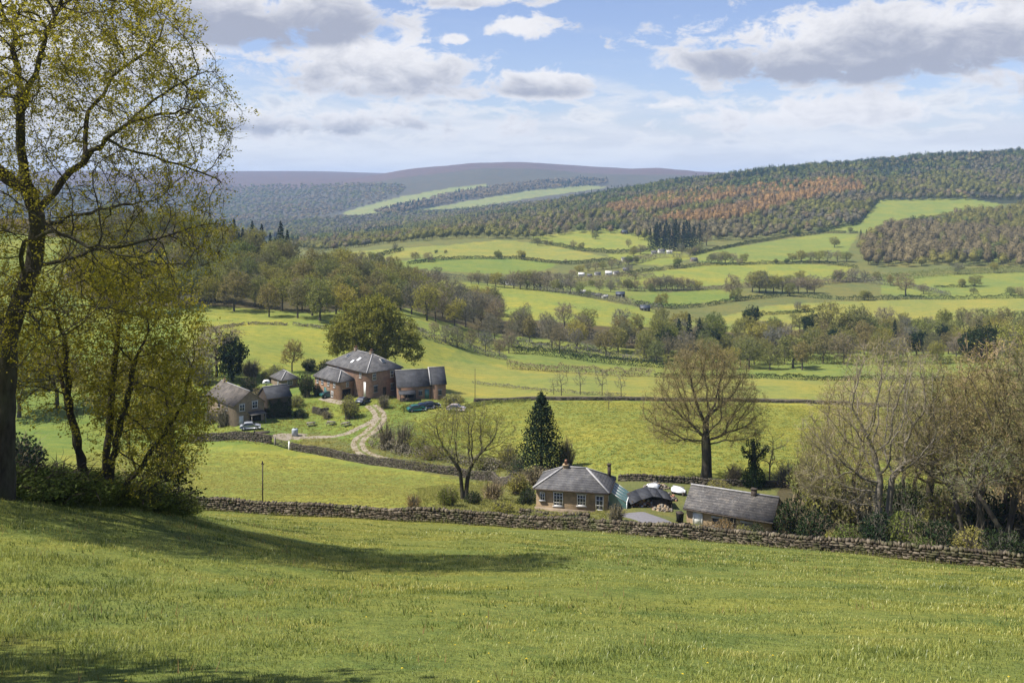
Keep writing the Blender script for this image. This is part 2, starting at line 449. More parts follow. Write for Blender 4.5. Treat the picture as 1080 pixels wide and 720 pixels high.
# ------------------------------------------------------------------ growing trees
def grow(attr, nodes, parents, step, kill, infl, iters, wander=.25, lift=.0, seed=0):
    """branches grow towards the points of a crown volume"""
    r = np.random.default_rng(seed)
    P = [np.array(p, float) for p in nodes]; par = list(parents)
    A = np.array(attr, float); best = np.full(len(A), 1e9); who = np.zeros(len(A), int); alive = np.ones(len(A), bool)
    new0 = 0; kids = {}
    for it in range(iters):
        NP = np.array(P[new0:])
        if len(NP):
            d = np.sqrt(((A[:, None] - NP[None]) ** 2).sum(-1)); j = d.argmin(1); dm = d[np.arange(len(A)), j]
            u = dm < best; best[u] = dm[u]; who[u] = j[u] + new0
        new0 = len(P)
        alive &= best > kill
        act = alive & (best < infl)
        if not act.any():
            if not alive.any(): break
            act = alive & (best < best[alive].min() + step * 1.5)
        ids = np.unique(who[act])
        PP = np.array(P)
        vec = A[act] - PP[who[act]]; vec /= np.linalg.norm(vec, axis=1)[:, None] + 1e-9
        acc = np.zeros((len(P), 3)); np.add.at(acc, who[act], vec)
        added = 0
        for i in ids:
            if kids.get(i, 0) >= 3: continue
            v = acc[i] / (np.linalg.norm(acc[i]) + 1e-9)
            if par[i] >= 0:
                pd = PP[i] - PP[par[i]]; pd /= np.linalg.norm(pd) + 1e-9
                v = v + pd * .55
            v = v + r.normal(0, wander, 3); v[2] += lift
            v /= np.linalg.norm(v) + 1e-9
            P.append(PP[i] + v * step); par.append(int(i)); kids[i] = kids.get(i, 0) + 1; added += 1
        if not added or len(P) > 16000: break
    return np.array(P), np.array(par)

def radii(par, r_tip, r_base):
    n = len(par); tips = np.zeros(n)
    haskid = np.zeros(n, bool); haskid[par[par >= 0]] = True
    tips[~haskid] = 1
    for i in range(n - 1, -1, -1):
        if par[i] >= 0: tips[par[i]] += tips[i]
    e = math.log(max(r_base / r_tip, 1.01)) / math.log(max(tips[0], 2))
    return r_tip * tips ** e, tips

def tubes(P, par, rad, sel, kf, flare=None):
    """tapered limbs that share rings along each branch"""
    g = Geo()
    D = np.zeros_like(P); has = par >= 0
    D[has] = P[has] - P[par[has]]; D /= np.linalg.norm(D, axis=1)[:, None] + 1e-9
    D[~has] = (0, 0, 1)
    main = np.full(len(P), -1)
    for i in range(len(P)):
        p = par[i]
        if p >= 0 and (main[p] < 0 or rad[i] > rad[main[p]]): main[p] = i
    ref = np.array([.21, .93, .17])
    def ring(c, d, r, k):
        u = np.cross(d, ref); u /= np.linalg.norm(u, axis=1)[:, None] + 1e-9; v = np.cross(d, u)
        a = np.arange(k) * 2 * math.pi / k
        return c[:, None] + (u[:, None] * np.cos(a)[None, :, None] + v[:, None] * np.sin(a)[None, :, None]) * r[:, None, None]
    for k, lo, hi in kf:
        ids = np.array([i for i in sel if par[i] >= 0 and lo <= rad[i] < hi], int)
        if not len(ids): continue
        ps = par[ids]; ism = main[ps] == ids
        d0 = np.where(ism[:, None], D[ps], D[ids]); r0 = np.where(ism, rad[ps], np.minimum(rad[ids] * 1.25, rad[ps]))
        A = ring(P[ps], d0, r0, k); B = ring(P[ids], D[ids], rad[ids], k)
        Vv = np.concatenate([A, B], 1).reshape(-1, 3)
        q = np.array([(i, (i + 1) % k, k + (i + 1) % k, k + i) for i in range(k)])
        Qq = (np.arange(len(ids)) * 2 * k)[:, None, None] + q[None]
        g.add(Vv, Qq.reshape(-1, 4))
    return g

def unit(v): return v / (np.linalg.norm(v, axis=-1, keepdims=True) + 1e-9)

def twigs(g, base, dirs, length, width, r, curve=.25, up=.1):
    """thin two-piece twigs; returns points along them"""
    n = len(base)
    L = length * r.uniform(.5, 1.15, n)[:, None]
    d1 = unit(dirs); d2 = unit(d1 + r.normal(0, curve, (n, 3)) + np.array([0, 0, up]))
    m = base + d1 * L * .5; e = m + d2 * L * .5
    s = unit(np.cross(d1, r.normal(0, 1, (n, 3)))) * width / 2
    V = np.stack([base - s, base + s, m + s * .7, m - s * .7, e], 1).reshape(-1, 3)
    o = (np.arange(n) * 5)[:, None]
    g.add(V, o + np.array([[0, 1, 2, 3]]), o + np.array([[3, 2, 4]]))
    return m, e

def leaves(g, P, size, r, outward=None, mixo=.5, flat=.62):
    n = len(P)
    if not n: return
    N = unit(r.normal(0, 1, (n, 3)))
    if outward is not None: N = unit(N * (1 - mixo) + unit(outward) * mixo)
    u = unit(np.cross(N, r.normal(0, 1, (n, 3)))); v = np.cross(N, u)
    s = (size * r.uniform(.6, 1.3, n))[:, None]
    V = np.stack([P - u * s * .5, P - v * s * .5 * flat, P + u * s * .5, P + v * s * .5 * flat], 1).reshape(-1, 3)
    g.add(V, (np.arange(n) * 4)[:, None] + np.array([[0, 1, 2, 3]]))

def in_ell(n, lobes, r, shell=.0):
    """random points in a union of ellipsoids (cx,cy,cz,rx,ry,rz)"""
    vol = np.array([l[3] * l[4] * l[5] for l in lobes]) ** .8; vol /= vol.sum()
    k = r.choice(len(lobes), n, p=vol); Lb = np.array(lobes)[k]
    v = unit(r.normal(0, 1, (n, 3))); rr = r.uniform(shell ** 3, 1, n) ** (1 / 3)
    return Lb[:, :3] + v * rr[:, None] * Lb[:, 3:], v

def crown_lobes(r, H, cw, cb, lumps=7, squash=1.0):
    """uneven crown: a core and side lumps. cb = height where it starts, cw = half width"""
    ch = H - cb; cz = cb + ch * .52
    L = [(0, 0, cz, cw * .72, cw * .72, ch * .46 * squash)]
    for i in range(lumps):
        a = i * 2.4 + r.uniform(-.4, .4); rad = cw * r.uniform(.42, .66); z = cb + ch * r.uniform(.22, .80)
        s = cw * r.uniform(.30, .46)
        L.append((math.cos(a) * rad, math.sin(a) * rad, z, s, s, s * .85))
    return L

def make_tree(name, seed, H, cw, cb, tr, lobes=None, natt=500, step=.6, kill=.8, infl=4.0, stems=1, r_tip=.02, limb_r=.0,
              tw=(2, 1.0, .04), lf=(0, .3), leafmat=None, twigmat=None, bark=None, spread=.0, thick=.11, wander=.22, up=.15, attr=None, trunkpath=None, leaf_out=.35, iters=90, extra=None):
    """returns (trunk mesh, crown mesh)"""
    r = np.random.default_rng(seed)
    if lobes is None: lobes = crown_lobes(r, H, cw, cb)
    if attr is None:
        attr, _ = in_ell(natt, lobes, r)
        attr = attr[attr[:, 2] > cb * .75]
    nodes = []; par = []
    if trunkpath is not None:
        for path in trunkpath:
            pi = path[0]; prev = pi
            q = [np.array(c, float) for c in path[1:]]
            for a, b in zip(q[:-1], q[1:]):
                m = max(1, int(np.linalg.norm(b - a) / step))
                for j in range(m + (0)):
                    if not nodes:
                        nodes.append(a.copy()); par.append(-1); prev = 0
                    p = a + (b - a) * (j + 1) / m + r.normal(0, .03 * step, 3)
                    nodes.append(p); par.append(prev); prev = len(nodes) - 1
            path.append(prev)
    else:
        for s in range(stems):
            a = s * 2.4 + r.uniform(0, 1); base = np.array([math.cos(a) * spread * .3, math.sin(a) * spread * .3, -.4]) * (1 if stems > 1 else 0)
            if stems == 1: base = np.array([0, 0, -.5])
            top = np.array([math.cos(a) * spread, math.sin(a) * spread, cb + (H - cb) * .12])
            m = max(3, int(np.linalg.norm(top - base) / step)); prev = -1
            if s > 0: prev = 0
            lean = r.normal(0, .05, 3) * (1 if stems == 1 else 2)
            for j in range(m + 1):
                f = j / m
                p = base + (top - base) * f + lean * math.sin(f * 3) * H * .12; 
                nodes.append(p); par.append(prev); prev = len(nodes) - 1
    P, par = grow(attr, nodes, par, step, kill, infl, iters, wander, .02, seed)
    rad, tips = radii(par, r_tip, tr)
    rad = np.maximum(rad, r_tip)
    # root flare
    low = rad > tr * .4; rad[low] *= 1 + .5 * np.exp(-np.clip(P[low, 2], 0, 9) / (tr * 1.6))
    sel = [i for i in range(len(P)) if rad[i] >= limb_r]
    g = tubes(P, par, rad, sel, [(3, 0, .045), (5, .045, .14), (8, .14, 9)])
    tm = g.mesh(name + '_trunk', True); tm.materials.append(bark or M['bark'])
    thin = np.where((rad < thick) & (par >= 0))[0]
    gt = Geo(); gl = Geo()
    cen = np.array([0, 0, cb + (H - cb) * .42])
    D = unit(P - P[np.maximum(par, 0)])
    rep = np.repeat(thin, tw[0])
    dirs = D[rep] * .75 + r.normal(0, .62, (len(rep), 3)) + np.array([0, 0, up])
    m_, e_ = twigs(gt, P[rep], dirs, tw[1], tw[2], r)
    # a second order of finer twigs
    rep2 = r.integers(0, len(rep), int(len(rep) * .8))
    m2, e2 = twigs(gt, m_[rep2], dirs[rep2] + r.normal(0, .7, (len(rep2), 3)), tw[1] * .65, tw[2] * .75, r)
    if lf[0] > 0:
        ends = np.concatenate([m_, e_, e2]); k = int(len(ends) * lf[0])
        ii = r.integers(0, len(ends), k)
        # leaves come in bunches: some twigs are fuller than others
        wgt = .25 + np.clip(fbm(ends[:, 0] + 3 * seed, ends[:, 2] + ends[:, 1], cw * .55 + .3, seed, 2) + .5, 0, 1.2)
        ii = r.choice(len(ends), k, p=wgt / wgt.sum())
        pp = ends[ii] + r.normal(0, lf[1] * .55, (k, 3))
        leaves(gl, pp, lf[1], r, pp - cen, leaf_out)
    if extra is not None: extra(gl, gt, r, P, rad)
    nt_ = sum(len(q) for q in gt.Q) + sum(len(q) for q in gt.T)
    # one crown mesh: twigs first, then leaves
    V = np.concatenate(gt.V + gl.V); Qt = [q for q in gt.Q]; Tt = [q for q in gt.T]
    nv = sum(len(v) for v in gt.V)
    Ql = [q + nv for q in gl.Q]
    quads = np.concatenate(Qt + Ql) if (Qt or Ql) else None
    cm = mesh_np(name + '_crown', V, quads, np.concatenate(Tt))
    cm.materials.append(twigmat or M['twig_brown'])
    nqt = sum(len(q) for q in Qt); nql = sum(len(q) for q in Ql)
    if leafmat is not None and nql:
        cm.materials.append(leafmat)
        mi = np.zeros(len(cm.polygons), np.int32); mi[nqt:nqt + nql] = 1
        cm.polygons.foreach_set('material_index', mi)
    return tm, cm

def make_conifer(name, seed, H, w, mat, cb=.06, n=900, size=.5, tr=.22, ragged=.25):
    r = np.random.default_rng(seed)
    g = Geo(); g.lathe([(tr, -.5), (tr * .8, H * .3), (tr * .35, H * .75), (.02, H * .99)], 7, caps=False)
    tm = g.mesh(name + '_trunk', True); tm.materials.append(M['bark_dark'])
    gl = Geo(); nb = max(26, int(n / 14)); Pp = []; Nn = []
    for i in range(nb):
        f = (i + r.uniform(0, 1)) / nb; z = H * (cb + (1 - cb) * f ** .92)
        rad = w * (1 - f) ** .8 * r.uniform(1 - ragged * 1.4, 1 + ragged * .5) + .12
        a = i * 2.39996 + r.uniform(-.3, .3)
        k = max(4, int(14 * (.45 + rad / w)))
        s = np.sqrt(r.uniform(.02, 1, k)); droop = r.uniform(.10, .38)
        x = math.cos(a) * rad * s; y = math.sin(a) * rad * s
        side = r.normal(0, .16 * w * (1 - f * .6), k) * s ** .5
        Pp.append(np.stack([x - math.sin(a) * side, y + math.cos(a) * side, z - droop * rad * s + .12 * rad * s ** 3 + r.normal(0, .05 * w, k)], -1))
        Nn.append(np.tile([math.cos(a) * .5, math.sin(a) * .5, .8], (k, 1)))
    Pp = np.concatenate(Pp); Nn = np.concatenate(Nn)
    leaves(gl, Pp, size, r, Nn, .45, .5)
    cm = gl.mesh(name + '_crown'); cm.materials.append(mat)
    return tm, cm

def make_bush(name, seed, w, h, mat, n=900, size=.25, lobes=None, twigmat=None, ntw=120, stems=5):
    r = np.random.default_rng(seed)
    if lobes is None:
        lobes = [(0, 0, h * .5, w * .42, w * .42, h * .46)] + [(math.cos(a) * w * .3, math.sin(a) * w * .3, h * r.uniform(.25, .6), w * r.uniform(.17, .27), w * r.uniform(.17, .27), h * r.uniform(.22, .36)) for a in np.arange(6) * 1.05 + seed]
    p, v = in_ell(n, lobes, r, .45)
    p[:, 2] = np.abs(p[:, 2])
    gl = Geo(); leaves(gl, p, size, r, v + np.array([0, 0, .3]), .4)
    gt = Geo()
    b = np.stack([r.normal(0, w * .10, ntw), r.normal(0, w * .10, ntw), np.full(ntw, -.05)], -1)
    q, _ = in_ell(ntw, lobes, r, .7); q[:, 2] = np.abs(q[:, 2])
    L = np.linalg.norm(q - b, axis=1)
    d1 = unit(q - b)
    m_, e_ = twigs(gt, b, d1 + np.array([0, 0, .25]), 1.0, .06, r)
    # scale each stem to reach its point
    V = np.concatenate(gt.V).reshape(ntw, 5, 3); V = b[:, None] + (V - b[:, None]) * (L * 1.1)[:, None, None] / np.linalg.norm(e_ - b, axis=1)[:, None, None]
    gt.V = [V.reshape(-1, 3)]
    tips = V[:, 4]; rep = r.integers(0, ntw, ntw * 6); f = r.uniform(.35, 1, (len(rep), 1))
    bb = b[rep] * (1 - f) + tips[rep] * f
    twigs(gt, bb, d1[rep] + r.normal(0, .6, (len(rep), 3)), w * .22, .03, r)
    tm = gt.mesh(name + '_stems'); tm.materials.append(twigmat or M['twig_brown'])
    cm = gl.mesh(name + '_foliage'); cm.materials.append(mat)
    return tm, cm

class Plant:
    """one kind of plant: first use links it, later uses copy the thing and its parts"""
    def __init__(s, name, meshes, parts=('trunk', 'crown'), H=10.0, cat='tree'):
        s.name = name; s.meshes = meshes; s.parts = parts; s.H = H; s.cat = cat; s.first = None
    def put(s, loc, h, label, group=None, wide=1.0, rz=None, cat=None):
        k = h / s.H
        rz = random.uniform(0, 6.28) if rz is None else rz
        if s.first is None:
            o = empty(s.name, (0, 0, 0)); s.first = o
            for pn, me in zip(s.parts, s.meshes): obj(pn, me, None, o)
        else:
            o = s.first.copy(); link(o)
            for k_ in ('group',):
                if k_ in o: del o[k_]
            for c in s.first.children:
                d = c.copy(); link(d); d.parent = o
        o.location = loc; o.rotation_euler = (0, 0, rz); o.scale = (k * wide, k * wide, k)
        tag(o, label, cat or s.cat, group)
        return o
ORD = ('first second third fourth fifth sixth seventh eighth ninth tenth eleventh twelfth thirteenth fourteenth fifteenth sixteenth seventeenth eighteenth nineteenth twentieth').split()
TENS = {2: 'twenty', 3: 'thirty', 4: 'forty', 5: 'fifty', 6: 'sixty'}
def ordinal(i):
    if i < 20: return ORD[i]
    n = i + 1; tns, u = divmod(n, 10)
    return (TENS[tns] + '-' + ORD[u - 1]) if u else TENS[tns][:-1] + 'ieth'
# ------------------------------------------------------------------ kinds of trees (each grown once, copied after)
def T(kind, *a, H, cat='tree', **k):
    return Plant(kind, make_tree(kind, *a, H=H, **k), H=H, cat=cat)
far = dict(natt=420, step=.8, kill=1.0, infl=5, r_tip=.03, thick=.15)
MIDTREES = dict(
  olive=[T('budding_tree', s, H=13, cw=c, cb=b, tr=.28, tw=(3, 1.3, .07), lf=(2.3, .40), leafmat=M[l], twigmat=M['twig_brown'], **far)
         for s, c, b, l in ((11, 5.4, 2.2, 'leaf_olive'), (12, 6.0, 1.8, 'leaf_olive'), (13, 4.8, 2.4, 'leaf_brown'), (14, 5.6, 2.0, 'leaf_lime'))],
  bare=[T('bare_tree', s, H=13, cw=c, cb=b, tr=.26, tw=(6, 1.5, .085), lf=(.6, .26), leafmat=M['twig_bud'], twigmat=M[l], **far)
        for s, c, b, l in ((21, 5.2, 2.0, 'twig_grey'), (22, 5.7, 1.8, 'twig_brown'), (23, 4.6, 2.2, 'twig_red'))],
  green=[T('leafy_tree', s, H=13, cw=c, cb=b, tr=.34, tw=(2, 1.4, .07), lf=(4.5, .44), leafmat=M[l], twigmat=M['twig_brown'], **far)
         for s, c, b, l in ((31, 5.8, 1.6, 'leaf_green'), (32, 5.2, 1.8, 'leaf_olive'))],
  fir=[Plant('conifer_tree', make_conifer('conifer_tree', s, 16, w, M['leaf_fir'], n=1100, size=.75), H=16, cat='conifer') for s, w in ((41, 3.3), (42, 2.7))],
  dark=[Plant('evergreen_tree', make_tree('evergreen_tree', 45, H=12, cw=4.6, cb=.5, tr=.3, tw=(3, 1.2, .06), lf=(5.5, .46), leafmat=M['leaf_dark'], twigmat=M['twig_brown'], bark=M['bark_dark'], **far), H=12, cat='tree')],
)
SHRUBS = dict(
  brown=[Plant('bare_shrub', make_bush('bare_shrub', 51, 4, 3, M['twig_bud'], 700, .16, ntw=150), ('stems', 'foliage'), 3, 'shrub')],
  olive=[Plant('leafy_shrub', make_bush('leafy_shrub', 52, 4, 3, M['leaf_olive'], 1500, .24), ('stems', 'foliage'), 3, 'shrub')],
  green=[Plant('green_shrub', make_bush('green_shrub', 53, 4, 3, M['leaf_green'], 1700, .24), ('stems', 'foliage'), 3, 'shrub')],
  dark=[Plant('evergreen_shrub', make_bush('evergreen_shrub', 54, 4, 3, M['leaf_dark'], 1900, .24), ('stems', 'foliage'), 3, 'shrub')],
  tan=[Plant('tan_shrub', make_bush('tan_shrub', 55, 4, 3, M['leaf_tan'], 1200, .20), ('stems', 'foliage'), 3, 'shrub')],
  lime=[Plant('yellow_green_shrub', make_bush('yellow_green_shrub', 56, 4, 3, M['leaf_lime'], 1500, .24), ('stems', 'foliage'), 3, 'shrub')],
)
LOOKS = {'olive': 'olive tree', 'bare': 'bare tree', 'green': 'leafy tree', 'fir': 'dark conifer', 'dark': 'dark evergreen'}

def scatter(poly, d0, d1, spacing, nmax, seed=1, tries=40000):
    """ground points inside a mapped outline, kept apart"""
    r = np.random.default_rng(seed)
    pl = np.array(poly); u0, u1 = (pl[:, 0].min() - CX) / F, (pl[:, 0].max() - CX) / F
    d = np.sqrt(r.uniform(d0 ** 2, d1 ** 2, tries)); u = r.uniform(u0, u1, tries); x = u * d
    z = height(x, d); px = CX + F * u; py = HZ - F * z / d
    m = in_poly(px, py, poly); x, d, z = x[m], d[m], z[m]
    out = []; cell = {}
    for a, b, c in zip(x, d, z):
        k = (int(a // spacing), int(b // spacing)); ok = True
        for i in (-1, 0, 1):
            for j in (-1, 0, 1):
                for q in cell.get((k[0] + i, k[1] + j), ()):
                    if (q[0] - a) ** 2 + (q[1] - b) ** 2 < spacing ** 2: ok = False; break
        if ok:
            cell.setdefault(k, []).append((a, b)); out.append((a, b, c))
            if len(out) >= nmax: break
    return out

def wood(pts_, picks, hr, place, group, bands, seed=3):
    """plant a wood of single trees; labels count along each rank of it"""
    r = random.Random(seed); rows = {}
    for p in pts_:
        b = min(len(bands) - 1, sum(p[1] > q for q in bands[:-1])); rows.setdefault(b, []).append(p)
    for b, L in rows.items():
        L.sort(key=lambda p: p[0] / p[1]); cnt = {}
        for p in L:
            pxx = CX + F * p[0] / p[1]
            kind = picks(pxx, p, r)
            i = cnt.get(kind, 0); cnt[kind] = i + 1
            pl = r.choice(MIDTREES[kind]); h = r.uniform(*hr) * (1.15 if kind == 'fir' else 1)
            pl.put((p[0], p[1], p[2] - .2), h, f"{LOOKS[kind]} in the {bands_name[b]} of {place}, {ordinal(i)} from left", group, r.uniform(.85, 1.2))
bands_name = ['front rank', 'second rank', 'third rank', 'fourth rank', 'fifth rank', 'back rank']

# --- the wood on the left hillside
def pick_left(px, p, r):
    q = r.random()
    if px > 420: return 'bare' if q < .55 else 'olive'
    return 'olive' if q < .74 else ('bare' if q < .86 else 'green')
LW = [(150, 335), (205, 326), (262, 331), (312, 339), (345, 345), (380, 332), (430, 330), (470, 346), (530, 350), (520, 330), (470, 318), (420, 298), (385, 292), (330, 285), (250, 266), (190, 250), (100, 240), (60, 300)]
wood(scatter(LW, 290, 500, 7.6, 175, 5), pick_left, (11, 15.5), 'the hillside wood', 'trees of the hillside wood behind the farm', [345, 375, 405, 435, 465, 999])
for i, (px, d, h) in enumerate(((236, 470, 15), (247, 478, 17), (256, 470, 14), (266, 480, 18), (276, 474, 17), (285, 480, 13), (296, 470, 20), (303, 476, 16), (228, 476, 14), (290, 462, 12), (270, 462, 12), (252, 460, 12))):
    MIDTREES['fir'][i % 2].put(atd(px, d) - Vector((0, 0, .3)), h, f'dark conifer on the crest of the wood, {ordinal(sorted([236,247,256,266,276,285,296,303,228,290,270,252]).index(px))} from the left', 'conifers on the hillside crest')
for i, (px, row, h) in enumerate(((470, 362, 7), (482, 366, 8), (497, 368, 8), (512, 372, 9), (527, 376, 7), (505, 356, 8), (458, 356, 6))):
    MIDTREES['bare'][i % 3].put(at(px, row), h, f'small bare tree on the slope right of the oak, {ordinal(sorted([470,482,497,512,527,505,458]).index(px))} from the left', 'small trees on the field edge')

# --- the wood along the river
def pick_river(px, p, r):
    q = r.random()
    if px < 650: return 'bare' if q < .78 else 'olive'
    if px < 760: return 'olive' if q < .55 else ('bare' if q < .75 else 'green')
    return 'olive' if q < .42 else ('bare' if q < .78 else ('green' if q < .92 else 'dark'))
RW = [(500, 342), (560, 345), (640, 350), (700, 350), (800, 348), (900, 350), (1000, 350), (1140, 350), (1140, 384), (1000, 386), (900, 387), (800, 389), (720, 388), (660, 380), (600, 374), (550, 376), (520, 370)]
wood(scatter(RW, 355, 480, 8.2, 150, 9), pick_river, (9.5, 13.5), 'the river wood', 'trees of the river wood', [372, 392, 412, 435, 999])
for i, (px, row, h, k) in enumerate(((716, 372, 15, 'fir'), (727, 372, 17, 'fir'), (738, 374, 16, 'fir'), (749, 376, 13, 'dark'), (702, 376, 12, 'dark'), (884, 372, 12, 'dark'), (944, 368, 13, 'fir'), (1036, 392, 18, 'dark'), (1022, 382, 12, 'dark'))):
    MIDTREES[k][i % len(MIDTREES[k])].put(at(px, row), h, f"{LOOKS[k]} standing among paler river trees, {ordinal(sorted([716,727,738,749,702,884,944,1036,1022]).index(px))} from the left", 'evergreens in the river wood')
for i, (px, row, h) in enumerate(((790, 389, 12.5), (812, 390, 10), (846, 390, 11), (770, 389, 9))):
    MIDTREES['olive'][i].put(at(px, row), h, f'spreading budding tree on the near edge of the river wood, {["second","third","last","first"][i]} from the left', 'edge trees of the river wood', 1.2)
MIDTREES['olive'][1].put(at(880, 362), 19, 'tall spreading olive tree rising above the river wood left of its fellow', 'tall pair of spreading trees', 1.15)
MIDTREES['olive'][0].put(at(902, 362), 18, 'tall spreading olive tree rising above the river wood, right one of the pair', 'tall pair of spreading trees', 1.15)
MIDTREES['olive'][3].put(at(1086, 402), 19, 'yellow green leafy tree at the end of the strip field', None, 1.25)
MIDTREES['olive'][3].put(at(1128, 404), 17, 'second yellow green tree beside the strip field, beyond the first', None, 1.2)

# --- single trees and little rows among the middle fields:  bearing, dip, height in thousandths, kind
ROWS = {
 'hedgerow before the village': [(497, 299, 12, 'bare'), (505, 300, 14, 'bare'), (514, 301, 12, 'bare'), (523, 302, 15, 'olive'), (532, 303, 12, 'bare'), (542, 304, 18, 'bare'), (549, 305, 19, 'bare'), (556, 305, 20, 'olive'), (563, 306, 20, 'bare'), (570, 306, 19, 'bare'), (577, 307, 17, 'bare'), (586, 308, 13, 'olive'), (594, 308, 15, 'bare'), (602, 309, 15, 'bare')],
 'hedge below the long field': [(685, 306, 13, 'bare'), (691, 306, 15, 'bare'), (697, 306, 14, 'bare'), (703, 306, 16, 'bare'), (709, 306, 15, 'bare'), (715, 306, 13, 'bare'), (721, 306, 14, 'bare'), (728, 306, 12, 'bare'), (735, 305, 10, 'olive')],
 'clump at the lane corner': [(794, 308, 20, 'bare'), (801, 309, 22, 'olive'), (808, 309, 21, 'bare'), (816, 309, 19, 'olive'), (825, 309, 16, 'bare'), (833, 309, 15, 'bare'), (842, 309, 16, 'bare'), (851, 309, 17, 'bare'), (859, 309, 16, 'bare')],
 'upper field hedge': [(750, 278, 10, 'olive'), (757, 278, 12, 'bare'), (765, 278, 13, 'olive'), (773, 278, 11, 'bare'), (785, 278, 11, 'olive'), (836, 276, 9, 'olive'), (845, 276, 12, 'olive'), (855, 276, 11, 'bare'), (864, 276, 12, 'olive'), (873, 276, 12, 'bare'), (883, 276, 12, 'bare'), (893, 276, 11, 'olive')],
 'lane edge below the hill wood': [(885, 297, 13, 'bare'), (899, 297, 14, 'bare'), (912, 296, 11, 'bare'), (924, 295, 9, 'olive'), (974, 310, 11, 'bare'), (1027, 310, 7, 'olive'), (1066, 312, 10, 'olive')],
 'village gardens': [(604, 293, 9, 'bare'), (611, 288, 9, 'olive'), (620, 286, 10, 'bare'), (628, 285, 9, 'bare'), (636, 284, 9, 'olive'), (645, 283, 10, 'bare'), (652, 282, 9, 'bare'), (632, 307, 12, 'bare'), (644, 308, 12, 'bare'), (660, 303, 8, 'olive'), (600, 298, 10, 'bare'), (588, 296, 9, 'bare'), (668, 270, 9, 'olive'), (676, 268, 10, 'bare')],
 'far grazing fields': [(400, 276, 9, 'bare'), (410, 276, 6, 'bare'), (438, 275, 9, 'olive'), (460, 267, 4, 'green'), (470, 267, 4, 'green'), (567, 259, 8, 'olive'), (576, 259, 6, 'olive'), (596, 247, 10, 'bare'), (625, 246, 12, 'bare'), (628, 252, 7, 'olive'), (659, 246, 11, 'bare'), (663, 261, 9, 'bare'), (719, 266, 9, 'bare'), (745, 259, 14, 'bare'), (880, 261, 11, 'olive')],
}
for place, L in ROWS.items():
    cnt = {}
    for px, row, hh, k in sorted(L):
        p = at(px, row); i = cnt.get(k, 0); cnt[k] = i + 1
        MIDTREES[k][(i * 7 + int(px)) % len(MIDTREES[k])].put(p - Vector((0, 0, .7)), hh / 1000 * p.y * 1.12, f'small {LOOKS[k]} in the {place}, {ordinal(i)} from left', f'trees in the {place}', random.uniform(1.15, 1.6))
MIDTREES['bare'][2].put(at(955, 312), 15, 'broad brown bare tree standing where the lanes meet on the valley fields', None, 1.5)
MIDTREES['bare'][1].put(at(772, 314), 16, 'tall lone bare tree in the small green field of the valley', None, 1.0)
k = 0
FIRX = (686, 691, 696, 701, 706, 711, 716, 721, 727, 732, 738, 693, 703, 713, 724)
for px, row, hh in ((686, 263, 22), (691, 264, 27), (696, 264, 29), (701, 264, 26), (706, 265, 28), (711, 265, 30), (716, 264, 27), (721, 264, 29), (727, 263, 28), (732, 262, 25), (738, 260, 24), (693, 261, 27), (703, 261, 29), (713, 261, 30), (724, 260, 28)):
    p = at(px, row)
    MIDTREES['fir'][k % 2].put(p, hh / 1000 * p.y, f'tall dark fir in the plantation below the orange wood, {ordinal(k)} as planted' if False else f"tall dark fir in the {'front' if row > 262.5 or px in (732, 738) else 'back'} row of the plantation, bearing {ordinal(k)}", 'firs of the dark plantation', 1.0)
    k += 1
for i, px in enumerate((908, 914, 920)):
    p = at(px, 253); MIDTREES['fir'][i % 2].put(p, .011 * p.y, f'dark fir at the corner of the sloping field, {ORD[i]} from the left', 'firs at the corner of the sloping field', 1.1)

# --- saplings in the strip field
SAP = T('sapling', 61, H=6, cw=2.0, cb=1.2, tr=.09, natt=120, step=.4, kill=.5, infl=3, r_tip=.02, thick=.08, tw=(3, .7, .03), lf=(.0, .1), twigmat=M['twig_grey'])
for i, (px, row, hh) in enumerate(((584, 416, 20), (592, 417, 29), (612, 416, 27), (635, 417, 28), (655, 418, 26), (642, 432, 22))):
    p = at(px, row); SAP.put(p, hh / 1000 * p.y, ['thin leafless sapling, leftmost in the line across the strip field', 'thin leafless sapling, second along the line in the strip field', 'thin leafless sapling in the middle of the line across the field', 'thin leafless sapling, fourth along the line in the strip field', 'thin leafless sapling at the right end of the line', 'thin leafless sapling standing alone below the line of saplings'][i], 'saplings across the strip field')

# --- big single trees
def mid(**k):
    d = dict(step=.42, kill=.55, infl=3.2, r_tip=.014, thick=.075); d.update(k); return d
# oak in spring leaf behind the farmhouse
p = at(392, 403)
oak_l = [(-.5, 0, 8.5, 6, 5.5, 5.2), (-5.2, 0, 8.5, 3.6, 3.6, 3.0), (5.0, 0, 8.2, 4.2, 4, 3.3), (1, 0, 12.5, 4.2, 4.2, 2.7), (-3, 1, 11.5, 3.3, 3.3, 2.6), (7.5, 0, 5.8, 2.4, 2.4, 2.2), (-6.5, 0, 6.3, 2.0, 2.0, 1.8), (3.6, -1, 11, 3, 3, 2.4)]
oak = Plant('oak_tree', make_tree('oak_tree', 71, H=15.5, cw=8, cb=4.0, tr=.62, lobes=oak_l, natt=1300, tw=(3, .9, .035), lf=(4.2, .36), leafmat=M['leaf_oak'], twigmat=M['twig_brown'], bark=M['bark_dark'], **mid(step=.55, kill=.75)), H=15.5)
oak.put(p, .0225 * 4.1 * p.y, 'large round oak in olive spring leaf rising behind the red brick farmhouse', None, .92, rz=0)
